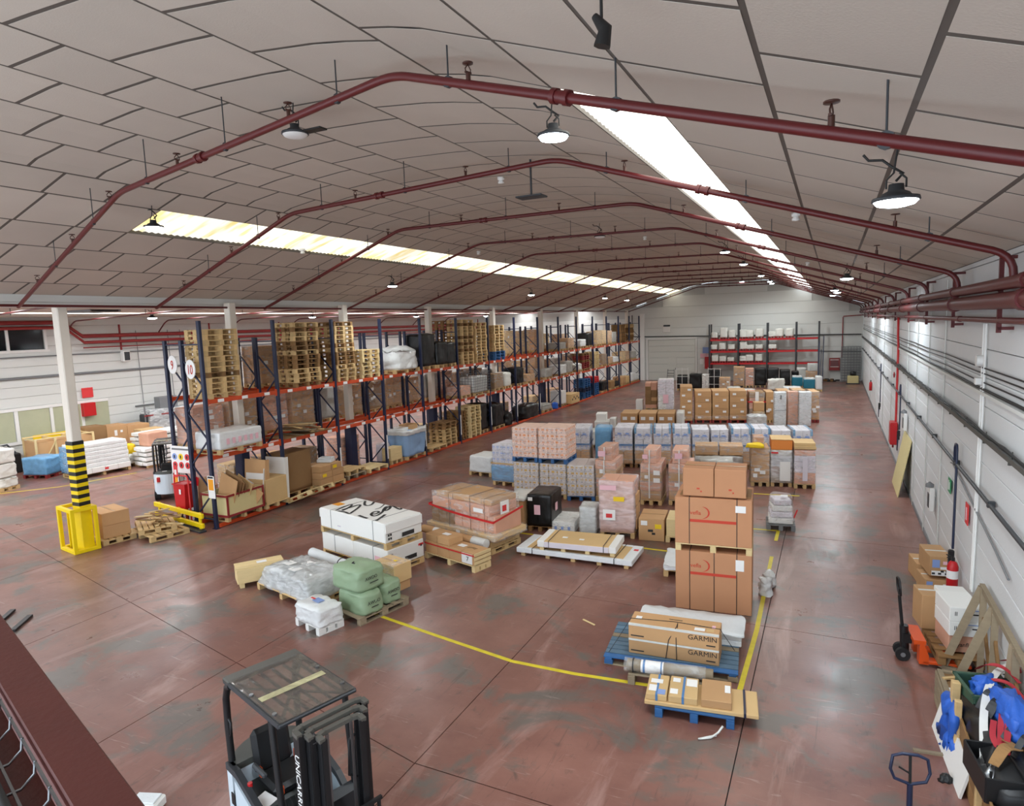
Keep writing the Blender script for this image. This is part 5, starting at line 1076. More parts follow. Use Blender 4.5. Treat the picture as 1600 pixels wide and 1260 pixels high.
for k, (z, hh, lb) in enumerate(((.146, .235, 'lower long brown carton printed GARMIN on the blue pallet'), (.383, .235, 'upper long brown carton printed GARMIN with black straps, on the blue pallet'))):
    gx, gy = corner(GX, GY, GR, 1.33, .46); t = carton(lb, gx, gy, GR, 1.33, .46, hh, 'card', z, None)
    txt('GARMIN', .105, M['ink'], t, (.22, -.2335, hh*.52), (R(90), 0, 0), .001, 1.05)
    obj('printed_line', G().box((-.53, -.2335, .055), (.2, .002, .018)), M['ink'], t); obj('printed_line', G().box((.55, -.2335, .06), (.13, .002, .018)), M['ink'], t)
    obj('edge_tape', G().box((0, -.215, hh+.0015), (1.33, .035, .003)).box((0, -.2325, hh-.012), (1.33, .002, .025)), M['milky'], t)
    if k:
        for sx, ww, mm in ((-.55, .09, 'paper'), (.38, .15, 'paper'), (.53, .11, 'card_lt'), (.57, .05, 'pink_lbl')): sticker(t, sx, .02 if sx < 0 or sx > .56 else -.11, hh, ww, .09, mm, 'top')
        obj('printed_line', G().box((.0, .1, hh+.001), (.2, .02, .002)), M['ink'], t)
        obj('strap', G().tube([(-.12, -.235, -.36), (-.06, -.238, .06), (.05, -.2, hh+.03), (.06, -.12, hh+.06), (.05, -.235, .1), (.06, -.24, -.34)], .006, 6), M['strap_blk'], t)
        obj('strap', G().tube([(-.95, -.35, -.22), (-.66, -.05, hh+.006), (0, .02, hh+.008), (.66, -.02, hh+.006), (.86, .1, -.12)], .005, 6), M['strap_blk'], t)
x, y, r = corner(-2.78, 10.02, 4, 1.62, .80)[0], corner(-2.78, 10.02, 4, 1.62, .80)[1], 5
for k in range(2): carton(['lower white foam wrapped panel lying behind the printed cartons', 'upper white foam wrapped panel lying behind the printed cartons'][k], x+.0, y-.08, r, 1.58, .62, .085, 'foam', .146+.088*k, None)
o = tag(obj('foam_sheet', lump(1.66, .74, .035, seed(), .02, .05, 14, 3, 4), M['foam'], None, (x, y-.08, .322), r), 'loose white foam sheet over the panels behind the printed cartons', 'foam')
# wrapped rolls in front
x, y, r = -2.02, 8.93, 7
pallet('narrow worn pallet under the wrapped roll in front of the blue pallet', x-.0, y-.02, r, 1.15, .24, M['wood_grey'])
t = thing('wrapped_roll', 'long wrapped roll with a white and blue label in front of the blue pallet', 'roll', (x, y, .235), r)
obj('roll', G().tube([(-.60, 0, 0), (.60, 0, 0)], .085, 14), M['wood_grey'], t); obj('label', G().tube([(-.40, 0, 0), (-.08, 0, 0)], .090, 14), M['paper'], t); obj('label_print', G().tube([(-.37, 0, 0), (-.34, 0, 0)], .092, 14), M['blue_print'], t); obj('label_print', G().tube([(-.12, 0, 0), (-.10, 0, 0)], .092, 14), M['blue_print'], t); obj('stretch_wrap', G().tube([(-.64, 0, 0), (-.05, .0, 0.0), (.5, 0, 0)], .10, 14), M['film'], t); obj('strap', G().tube([(-.52, 0, 0), (-.505, 0, 0)], .104, 14), M['strap_blk'], t)
# blue pallet with the wide carton
x, y, r = C(-2.02, 8.09, 6, .98, .56)
pallet('small blue pallet under the wide flat carton near the yellow line', x, y, r, 1.0, .56, M['blue_wood'])
sx_, sy_, sr = *corner(-2.17, 8.10, 8, 1.43, .58), 8
t = thing('flat_carton', 'wide flat brown carton overhanging the small blue pallet', 'box', (sx_, sy_, .146), sr); obj('body', cbox(1.43, .58, .05, .006), M['card_lt'], t); band(t, 1.43, .58, .0, .03, 'navy', .003, .55, .05); obj('tape', G().box((.56, 0, .0525), (.03, .5, .002)), M['tape'], t)
for k, (ax, ww, dd, hh, m, lb) in enumerate(((-.56, .27, .52, .085, 'card_lt', 'small flat labelled carton at the left on the wide flat carton'), (-.22, .37, .52, .095, 'card_lt', 'labelled carton with a blue strap, middle one on the wide flat carton'), (.20, .38, .52, .11, 'card', 'plain brown carton at the right on the wide flat carton'))):
    a = R(sr); px_, py_ = sx_+math.cos(a)*ax, sy_+math.sin(a)*ax
    t = carton(lb, px_, py_, sr, ww, dd, hh, m, .197, None)
    if k < 2: band(t, ww, dd, 0, .03, 'blue_print', .003, 0, hh).rotation_euler = (0, 0, R(90)) if False else (0, 0, 0)
    if k == 0: sticker(t, .06, -.18, hh, .1, .12, 'lbl_blue', 'top'); sticker(t, -.06, -.1, hh, .1, .15, 'paper', 'top'); sticker(t, -.02, .08, hh, .16, .1, 'paper', 'top')
    if k == 1: sticker(t, .1, .12, hh, .14, .18, 'paper', 'top'); sticker(t, -.12, -.14, hh, .1, .12, 'paper', 'top'); sticker(t, -.1, .15, hh, .1, .1, 'paper', 'top')
    if k == 2: sticker(t, .14, .05, hh, .07, .18, 'paper', 'top')
o = tag(obj('plastic_strip', G().tube([(-1.15, 8.02, .13), (-1.20, 7.97, .06), (-1.28, 7.9, .015), (-1.42, 7.82, .012), (-1.34, 7.88, .014), (-1.22, 7.95, .03)], .014, 6), M['milky'], None), 'white plastic strip dangling from the small blue pallet onto the floor', 'strip')
# white wrapped stuff beside the tall logo boxes
x, y, r = C(-3.05, 12.9, 8, .62, 1.15); soft_load('flat white foam wrapped pack on the floor left of the tall logo boxes', x, y, r, .62, 1.15, .26, 'foam', 'wood', 0, .03, .06, .02)
for k, (px_, py_, hh) in enumerate(((-1.06, 12.75, .34), (-1.03, 13.2, .30))): soft_load(['crumpled white film standing right of the tall logo boxes', 'lower crumpled white film behind, right of the tall logo boxes'][k], px_, py_, 8, .22, .3, hh, 'white_film', None, 0, .05, .08, .05, cat='film', name='film_heap')
# wrapped cart load near the aisle
x, y, r = C(-1.42, 16.75, 6, .72, .78)
t = soft_load('tapering wrapped load of packs on a low trolley by the right aisle', x, y, r, .70, .78, .86, 'film', 'grey', 0, .03, .08, .05, taper=.28)
for k in range(4): obj('pack', cbox(.56-.05*k, .62-.05*k, .14, .02), M['card_lilac' if k % 2 else 'card_white'], t, (0, 0, .15+.15*k), 4*k)
obj('red_tape', G().box((.16, -.33, .52), (.03, .006, .22)), M['red_tape'], t, rot=(0, R(20), 0)); sticker(t, .08, -.05, .80, .16, .14, 'paper', 'top')
# ================================================================== FLOOR STORAGE, middle block
def printed(lb, ax, ay, rot, w, d, h, m, nz, z=0.0, pal='wood', nx=3):
    x, y = corner(ax, ay, rot, w, d); return unit_load(lb, x, y, rot, w, d, h, (nx, 2, nz), m, 'film', pal, z, detail=False, amp=.006)
printed('grey ochre printed cartons, left bottom load of the orange printed block', -8.77, 17.75, 3, .85, .98, 1.06, 'print_grey', 5)
printed('grey ochre printed cartons, middle bottom load of the orange printed block', -7.90, 17.78, 4, .86, .98, 1.06, 'print_grey', 5)
printed('grey ochre printed cartons standing right of the two stacked loads', -7.00, 17.72, 12, .84, 1.10, 1.07, 'print_grey', 5, 0, 'blue_wood')
printed('pink orange printed cartons on a blue pallet, upper left load', -8.80, 17.78, 1, .86, 1.0, 1.06, 'print_pink', 5, 1.075, 'blue_wood')
printed('pink orange printed cartons on a blue pallet, upper right load', -7.92, 17.76, 3, .92, 1.02, 1.08, 'print_pink', 5, 1.075, 'blue_wood')
x, y, r = C(-11.55, 19.80, -4, .98, 1.1); soft_load('low white wrapped load with a flat top, left edge of the middle block', x, y, r, .98, 1.1, .68, 'white_film', 'wood', 0, .02, .06, 0.0, taper=.06)
x, y, r = C(-10.05, 18.80, -4, .85, 1.0); t = unit_load('tall lilac and blue wrapped stack left of the orange printed block', x, y, r, .85, 1.0, 1.36, (2, 2, 6), 'print_blue', 'film', 'wood', mats=('print_blue', 'card_lilac', 'print_blue')); obj('blue_wrap', lump(.9, 1.05, .5, seed(), .015, .05, 8, 5), M['film_blue'], t, (0, 0, .16)); band(t, .86, 1.01, .74, .05, 'card_lt', .02)
def two_step(lb, ax, ay, rot, tw, lw, d, h1, h2, stk):
    x, y = corner(ax, ay, rot, lw, d); t = thing('pallet_load', lb, 'pallet load', (x, y, 0), rot); sub_pallet(t, lw, d, M['wood'], False)
    for k in range(4): obj('carton', cbox(lw-.02, d-.03, (h1-.146)/4-.006, .008), M['card_rose' if k % 2 else 'card'], t, (random.uniform(-.01, .01), 0, .146+(h1-.146)/4*k), random.uniform(-1, 1))
    for k in range(2): obj('carton', cbox(tw, d*.9, (h2-h1)/2-.006, .008), M['card_rose'], t, (-.02, .02, h1+(h2-h1)/2*k))
    obj('stretch_wrap', lump(lw+.03, d+.02, h1-.14, seed(), .015, .05, 8, 7), M['film'], t, (0, 0, .14)); obj('stretch_wrap', lump(tw+.04, d*.92, h2-h1, seed(), .02, .05, 8, 5), M['film'], t, (-.02, .02, h1))
    obj('white_strap', G().box((-.04, -d/2-.03, h1/2+.1), (.035, .004, h1-.2)).box((-.04, -d*.45-.01, (h1+h2)/2), (.035, .004, h2-h1)), M['strap_white'], t)
    for sx, sz, ww, hh, mm in stk: sticker(t, sx, -d/2-.035, sz, ww, hh, mm)
    return t
two_step('stepped brown wrapped stack with a white strap right of the grey printed load', -6.20, 18.00, 4, .40, .62, 1.0, 1.22, 1.60, [(-.1, 1.42, .22, .16, 'pink_lbl'), (-.12, .9, .1, .12, 'paper')])
two_step('stepped brown wrapped stack with two white labels, middle of the three', -4.87, 18.02, 5, .36, .60, 1.0, 1.20, 1.58, [(.17, .95, .18, .13, 'paper'), (.17, .73, .18, .13, 'paper'), (-.15, 1.4, .15, .12, 'pink_lbl'), (-.12, .82, .1, .1, 'paper')])
two_step('stepped brown wrapped stack half hidden by the tall logo boxes', -4.11, 18.22, 7, .40, .66, 1.0, 1.19, 1.57, [(-.05, 1.42, .2, .16, 'pink_lbl'), (-.1, .6, .12, .1, 'paper')])
pallet('dark pallet lying flat between the first two stepped stacks', -5.28, 19.7, 8, .6, 1.0, M['wood_dk'])
# row of blue edged white loads
def blue_load(lb, ax, ay, rot, w, h, edge=True, d=1.15, band_z=.82, low='card', lowh=.62):
    x, y = corner(ax, ay, rot, w, d); t = thing('pallet_load', lb, 'pallet load', (x, y, 0), rot); sub_pallet(t, w, d, M['wood_dk'], False)
    carton_shell(t, w-.02, d-.02, lowh-.146, 2, 2, 1, M[low], .146); carton_shell(t, w-.02, d-.02, h-lowh, 2, 2, 2, M['print_blue'], lowh)
    band(t, w-.02, d-.02, band_z, .07, 'blue_print', .012)
    if edge:
        for sx in (-1, 1): obj('corner_board', G().box((sx*(w/2-.03), -d/2-.005, h-.09), (.075, .02, .2)).box((sx*(w/2-.035), 0, h+.006), (.07, d, .02)), M['film_blue'], t)
    obj('stretch_wrap', lump(w+.03, d+.03, h-.12, seed(), .01, .04, 8, 8), M['film'], t, (0, 0, .13))
    for k in range(2): sticker(t, -w*.22+w*.44*k, -d/2-.025, h-.22, .13, .06, 'lbl_blue')
    return t
blue_load('white and brown wrapped load with a blue band behind the pink printed load', -8.50, 22.2, 12, .62, 1.42, False)
x, y, r = C(-7.75, 22.5, 12, .60, 1.0); soft_load('blue film wrapped load beside the white one behind the printed block', x, y, r, .60, 1.0, 1.40, 'blue_film', 'wood_dk', 0, .03, .06, .0)
blue_load('white wrapped load with a blue band, left of the dark gap in the second row', -7.00, 22.5, 10, .64, 1.45, False)
blue_load('white load with blue corner boards, right of the dark gap', -6.30, 22.62, 13, .62, 1.42)
blue_load('white load with blue corner boards, second right of the dark gap', -5.66, 22.80, 13, .60, 1.42)
blue_load('white load with blue corner boards, third right of the dark gap', -5.02, 22.96, 13, .60, 1.42)
blue_load('white load without corner boards, behind the wrapped long cartons, left one', -4.38, 23.10, 13, .58, 1.38, False); blue_load('white load without corner boards, behind the wrapped long cartons, right one', -3.76, 23.22, 13, .58, 1.38, False)
blue_load('white load with blue corner boards behind the yellow topped stack, left one', -3.10, 23.34, 13, .64, 1.42); blue_load('white load with blue corner boards behind the yellow topped stack, right one', -2.43, 23.48, 13, .58, 1.42)
blue_load('white load behind the orange topped wrapped stack', -1.80, 23.38, 13, .60, 1.40, False); blue_load('white load with pale blue edges at the right end of the second row', -1.15, 23.54, 13, .60, 1.40)
# long wrapped cartons
x, y, r = C(-3.95, 21.2, 10, 1.5, .9)
t = unit_load('dark wrapped low load under the long wrapped cartons', x, y, r, 1.5, .9, .85, (2, 1, 2), 'card_dk', 'film_thick', 'wood')
for k in range(2):
    cx_, cy_ = corner(-3.93+.74*k, 21.25+.13*k, r, .7, .7); t = carton(f'long brown carton under clear film on the dark low load, {"left" if k == 0 else "right"} one', cx_, cy_, r, .70, .7, .30, 'card', .87); obj('stretch_wrap', lump(.73, .73, .315, seed(), .015, .04, 8, 4), M['film'], t)
x, y, r = C(-3.55, 19.7, 8, 1.0, .8); t = soft_load('low wrapped load with crumpled white film behind the salmon boxes', x, y, r, 1.0, .8, 1.05, 'grey_film', 'wood', 0, .05, .08, .04)
# front row right of the tall logo boxes
x, y, r = C(-2.20, 21.1, 10, .52, .9); t = unit_load('brown wrapped stack with an orange box and yellow film on top', x, y, r, .56, .9, 1.22, (1, 2, 5), 'card', 'film', 'wood', stickers=2); obj('carton', cbox(.5, .8, .2, .01), M['orange_print'], t, (0, 0, 1.0)); sticker(t, -.15, -.47, .35, .12, .12)
cx_, cy_ = corner(-2.15, 21.2, 10, .3, .5); tt = carton('small orange brown carton on top of the brown wrapped stack', cx_, cy_, 10, .30, .5, .30, 'card_pink', 1.235); obj('stretch_wrap', lump(.36, .56, .32, seed(), .03, .05, 8, 4), M['film'], tt); tag(obj('yellow_film', lump(.5, .3, .1, seed(), .04, .08, 8, 3, 3, 0, .04), M['yellow_lbl'], None, (cx_-.05, cy_-.36, 1.235)), 'yellow film crumpled on top of the brown wrapped stack', 'film')
x, y, r = C(-1.66, 21.25, 8, .62, .85); t = unit_load('wrapped stack with an orange carton on top and a red strap', x, y, r, .62, .85, 1.15, (1, 1, 6), 'card', 'film_thick', 'wood', mats=('card_lt', 'card_lilac', 'card_rose')); obj('carton', cbox(.60, .82, .30, .01), M['orange_print'], t, (0, 0, 1.15)); obj('carton_top', cbox(.61, .83, .02, .004), M['card_lt'], t, (0, 0, 1.451)); sticker(t, .1, -.45, .5, .3, .6, 'card_white', off=.02); sticker(t, -.2, -.45, 1.07, .2, .05, 'red_tape', off=.03)
x, y, r = C(-1.00, 21.2, 8, .62, .85); t = unit_load('wrapped stack of rose cartons under two flat pale cartons, right end of the row', x, y, r, .62, .85, 1.18, (1, 1, 6), 'card_rose', 'film', 'wood', mats=('card_rose', 'card_rose', 'card_lilac'), amp=.02); obj('carton', cbox(.61, .80, .09, .01), M['card_lt'], t, (0, 0, 1.20)); obj('carton', cbox(.59, .78, .10, .01), M['card_lt'], t, (-.01, .02, 1.295)); sticker(t, 0, -.44, .6, .14, .7, 'card_lilac', off=.02)
# long cartons and white boxes in the third row
for k in range(3):
    x, y = corner(-9.42+.88*k, 31.27+.137*k, 9, .86, 1.5); t = unit_load(f'long brown carton load in the third row, {["left", "middle", "right"][k]} one', x, y, 9, .86, 1.5, .70, (1, 1, 1), 'card', None, 'wood'); sticker(t, -.2, -.75, .45, .22, .16); sticker(t, .2, -.75, .45, .22, .16)
x, y, r = C(-6.75, 31.7, 9, .35, 1.3); soft_load('white wrapped load at the right end of the long brown cartons', x, y, r, .35, 1.3, .75, 'milky', None, 0, .02, .05, .02)
x, y, r = C(-10.55, 31.0, 13, .55, .8); carton('white box stack base at the left of the third row', x, y, r, .75, 1.0, .30, 'card_white', 0, None); carton('white box on top at the left of the third row', x-.05, y, r, .50, .8, .36, 'card_white', .31, None)
x, y, r = C(-9.9, 30.7, 10, .4, .9); soft_load('pale wrapped load between the white box and the long brown cartons', x+.02, y+.1, r, .3, .7, .5, 'milky', None, 0, .02, .05, .02)
x, y, r = C(-10.5, 25.3, 10, .7, 1); soft_load('pale blue white wrapped load behind the blue film load', x+1.2, y+.3, r, 1.4, 1, .75, 'milky', 'wood', 0, .03, .06, .03); soft_load('white wrapped load behind the upper printed cartons', -10.1, 24.3, 10, 1.6, 1.0, .95, 'white_film', 'wood', 0, .03, .06, .03)
# brown carton wall of the fourth row
def brown_wall(lb, ax, ay, rot, w, h, nz, d=1.5, pal='red_dark'):
    x, y = corner(ax, ay, rot, w, d); t = thing('pallet_load', lb, 'pallet load', (x, y, 0), rot); sub_pallet(t, w, d, M[pal], False)
    carton_shell(t, w-.01, d, h-.146, 1, 2, nz, M['card'], .146, .004); ch_ = (h-.146)/nz
    for k in range(nz):
        sx = .24 if (k % 2) else -.22; sticker(t, sx*w, -d/2-.012, .146+ch_*(k+.45), .16, .10, 'paper')
    obj('film_band', G().box((0, -d/2-.016, .3), (w, .002, .12)), M['film'], t, rot=(0, R(5), 0)); return t
brown_wall('tall brown carton load at the left end of the brown row', -6.86, 33.12, 12, .60, 1.86, 6); brown_wall('brown carton load with white labels, second in the brown row', -6.20, 33.48, 12, .80, 1.60, 5); brown_wall('brown carton load with white labels, third in the brown row', -5.39, 33.66, 12, .80, 1.60, 5); brown_wall('brown carton load with white labels, fourth in the brown row', -4.58, 33.85, 12, .80, 1.60, 5)
x, y, r = C(-3.70, 34.04, 12, .76, 1.3); t = unit_load('brown load with white film and a red strap right of the brown carton row', x, y, r, .74, 1.3, 1.52, (2, 2, 5), 'card', 'film', 'wood', mats=('card', 'card_dk', 'card_rose')); band(t, .76, 1.3, 1.05, .07, 'red_tape', .03); sticker(t, .0, -.68, 1.3, .16, .5, 'paper')
carton('small brown carton standing before the red strapped brown load', *corner(-3.40, 33.4, 12, .48, .5), 12, .48, .5, .42, 'card', .68); x, y = corner(-3.42, 33.2, 12, .55, .6); unit_load('pale wrapped carton under the small brown one', x, y+.1, 12, .56, .6, .67, (1, 1, 2), 'card_lt', 'film', 'wood')
x, y, r = C(-3.55, 32.2, 13, .92, .8); soft_load('round wrapped pale load in front of the red strapped load', x, y, r, .90, .75, .66, 'film_thick', 'wood', 0, .02, .25, .03); None
x, y, r = C(-2.92, 34.22, 12, .38, 1.3); unit_load('narrow brown carton stack left of the tall white panels', x, y, r, .40, 1.3, 1.53, (1, 2, 5), 'card', None, 'wood', stickers=3)
for k, (ax, ay, ww, m, lb) in enumerate(((-2.46, 33.3, .52, 'foam', 'tall white wrapped panel with a dark mark, left one of the pair'), (-1.89, 33.62, .46, 'card_rose', 'tall brown grey wrapped panel between the two white ones'), (-1.38, 33.52, .52, 'foam', 'tall white wrapped panel, right one of the pair'))):
    x, y = corner(ax, ay, 12.5, ww, .4); t = thing('panel', lb, 'panel', (x, y, 0), 12.5); obj('panel', cbox(ww, .4, 1.62, .02), M[m], t); obj('stretch_wrap', lump(ww+.02, .42, 1.64, seed(), .008, .03, 6, 8), M['film'], t)
    if k == 0: obj('printed_mark', G().box((.02, -.225, 1.38), (.04, .003, .2)), M['ink'], t); obj('strap', G().box((0, -.22, .75), (ww, .006, .012)), M['strap_blk'], t)
for k in range(2): unit_load(['brown carton load standing behind the tall white panels, left', 'brown carton load standing behind the tall white panels, middle', 'pale topped carton load behind the tall white panels, right'][k], -2.25+.66*k, 35.3+.14*k, 12, .6, 1.2, 1.55+.03*k, (1, 1, 4), 'card' if k < 2 else 'card_lt', 'film', 'wood')
x, y, r = C(-.90, 34.68, 12, .36, 1.4); t = unit_load('narrow wrapped brown stack at the right end of the fourth row', x, y, r, .38, 1.4, 1.52, (1, 2, 4), 'card', 'film', 'red_dark', stickers=3)
# stacks left of the brown row
x, y, r = C(-9.78, 37.45, 11, .70, 1.2); unit_load('brown stack of flat cartons left of the tall white stack', x, y, r, .70, 1.2, 1.62, (2, 1, 7), 'card_rose', None, 'wood', mats=('card_rose', 'card', 'card_dk'))
x, y, r = C(-8.94, 37.05, 11, .90, 1.5); t = unit_load('tall white wrapped stack, highest one left of the brown row', x, y, r, .90, 1.5, 1.82, (2, 2, 2), 'card_white', 'film', 'wood', mats=('card_white', 'card_lilac')); sticker(t, .0, -.76, .75, .3, .5, 'pink_lbl')
x, y, r = C(-10.35, 37.6, 11, .38, .7); carton('small grey white box left of the brown flat carton stack', x, y, r, .40, .7, .60, 'card_white', 0, None)
# far rows
def far(lb, ax, ay, w, d, h, m, kind='soft', z=0.0, rot=6, pal='wood', amp=.03):
    x, y = corner(ax, ay, rot, w, d)
    if kind == 'soft': return soft_load(lb, x, y, rot, w, d, h, m, pal, z, amp, .08, .03)
    return unit_load(lb, x, y, rot, w, d, h, (2, 1, 3), m, 'film', pal, z, stickers=2)
far('black wrapped load at the far left of the distant row', -10.30, 48.6, .78, 1.0, 1.15, 'black_film'); far('black wrapped load second in the distant row', -9.45, 48.8, .86, 1.0, 1.22, 'black_film'); far('white grey carton load between the black loads in the distant row', -8.55, 48.9, .5, 1.0, 1.15, 'card_white', 'unit'); far('tall black load with a white label in the distant row', -8.02, 49.0, .80, 1.0, 1.5, 'black_film')
for k, (ax, w_) in enumerate(((-10.32, .85), (-8.05, .85))):
    g = G()
    for q in range(3): g.box((ax+w_*q/2, 48.5, .85), (.03, .03, 1.7))
    for q in range(3): g.box((ax+w_/2, 48.5, .5+.55*q), (w_, .03, .03))
    tag(obj('wire_gate', g, M['white'], None), ['white wire gate before the black loads, left one', 'white wire gate before the tall black load'][k], 'gate')
far('brown carton load with crates on top in the distant row', -7.15, 47.5, .75, 1.0, 1.05, 'card', 'unit'); far('tall brown carton stack in the middle of the distant row', -6.70, 51.4, .82, 1.0, 1.52, 'card', 'unit'); far('brown wrapped load right of the tall brown stack', -5.85, 51.4, .6, 1.0, 1.4, 'card_rose', 'unit')
far('black wrapped load in the middle of the distant row', -5.20, 51.5, .80, 1.0, 1.45, 'black_film'); far('black wrapped load right of the middle one in the distant row', -4.35, 51.6, .82, 1.0, 1.42, 'black_film'); far('dark wrapped load with red printing in the distant row', -3.48, 51.7, .72, 1.0, 1.30, 'black_film'); far('low black load behind the white bag', -2.75, 53.0, .5, .8, 1.1, 'black_film')
far('bulging white bag load before the black wrapped loads', -4.05, 48.6, 1.12, 1.0, .85, 'bag_white', amp=.06); far('flat white wrapped load right of the bulging white bag', -2.9, 46.5, 1.1, 1.0, .55, 'white_film'); far('small white film load before the tall brown stack', -6.5, 46.5, .9, 1.0, .5, 'milky'); far('small grey film load before the black loads', -5.45, 45.5, .9, 1.0, .45, 'milky')
for k, (ax, ay, lb) in enumerate(((-2.62, 51.2, 'teal bin with white sheets on top, left one'), (-1.78, 49.6, 'teal bin standing at the front right of the distant row'))):
    x, y = corner(ax, ay, 6, .70, .9); t = thing('teal_bin', lb, 'bin', (x, y, 0), 6); sub_pallet(t, .7, .9, M['wood'], False); obj('body', cbox(.70, .9, .62, .03), M['teal'], t, (0, 0, .146)); obj('content', lump(.62, .8, .12, seed(), .03, .08, 8, 3), M['white_film'], t, (0, 0, .74))
    for q in range(3): obj('rib', G().box((-.22+.22*q, -.455, .45), (.03, .015, .56)), M['teal'], t)
far('white wrapped stack at the right edge of the distant row', -1.02, 49.0, .42, .9, 1.05, 'white_film'); far('clear glass like crate stack behind the left teal bin', -2.45, 54.1, .7, .8, 1.25, 'milky'); far('brown load at the right under the white cage', -1.75, 52.6, .8, .9, 1.1, 'card', 'unit')
t = thing('wire_cage', 'white wire cage of bottles on top of the brown load at the far right', 'cage', (-1.35, 53.1, 1.12), 6); obj('content', lump(.65, .75, .5, seed(), .02, .05, 8, 5), M['milky'], t, (0, 0, .02)); g = G()
for k in range(6): g.box((-.36+.144*k, -.42, .29), (.02, .02, .58))
for k in range(3): g.box((0, -.42, .02+.28*k), (.74, .02, .02))
obj('cage_front', g, M['white'], t)
# ================================================================== RED RACK ON THE FAR WALL
RX = [-9.09, -6.85, -4.69, -2.6, -1.0]
t = thing('pallet_rack', 'rack with red beams standing against the far wall, full of white sacks', 'rack', (0, 55.4, 0))
for x in RX:
    for y in (0, .95): obj('upright', cbox(.11, .09, 4.7, .006), M['dgrey'], t, (x, y, 0))
    for k in range(5): obj('brace', G().bar((x, .05, .4+.8*k), (x, .9, 1.0+.8*k) if k % 2 else (x, .9, .4+.8*k), .03), M['dgrey'], t)
for a, b in zip(RX, RX[1:]):
    for z in (1.57, 2.53, 3.48):
        for y in (0, .95): obj('beam', cbox(b-a-.12, .06, .13, .006), M['red_dark'] if y else M['red'], t, ((a+b)/2, y, z-.13))
ROWS = {3.48: [(1111.5, 1122, 517), (1126, 1138, 510), (1140, 1151, 514), (1155, 1166.5, 514), (1168, 1179.5, 515), (1183, 1195, 513), (1200, 1212, 518), (1214, 1226, 514), (1229.5, 1241.5, 514)],
        2.53: [(1111, 1121, 537), (1124, 1135, 534), (1139, 1150, 537), (1155, 1167.5, 533), (1169, 1181, 538), (1183, 1195, 538), (1199, 1212, 538)],
        1.57: [(1112, 1123, 553), (1125, 1136, 555), (1138, 1149, 557), (1153, 1164, 555), (1168, 1180, 553), (1183, 1194.5, 552)]}
S_ = (-1.16+9.09)/(1276-1109)
for z, row in ROWS.items():
    lv = {3.48: 'top', 2.53: 'middle', 1.57: 'lowest'}[z]; yb0 = {3.48: 528.5, 2.53: 547.5, 1.57: 566}[z]
    for k, (a, b, tp) in enumerate(row):
        xc = -9.09 + ((a+b)/2-1109)*S_; ww = (b-a)*S_*1.02
        for q in RX: xc = q+ww/2+.07 if q <= xc < q+ww/2+.07 else (q-ww/2-.07 if q > xc > q-ww/2-.07 else xc)
        hh = (yb0-tp)/19.0*.97
        soft_load(f'white sack, {ORD[k]} from the left, {lv} beam of the far red rack', xc, 55.85, 0, ww, .8, hh, 'bag_white', 'red_dark', z, .03, .1, .03, cat='sack', name='white_sack', body='sack', group='white sacks on the far red rack')
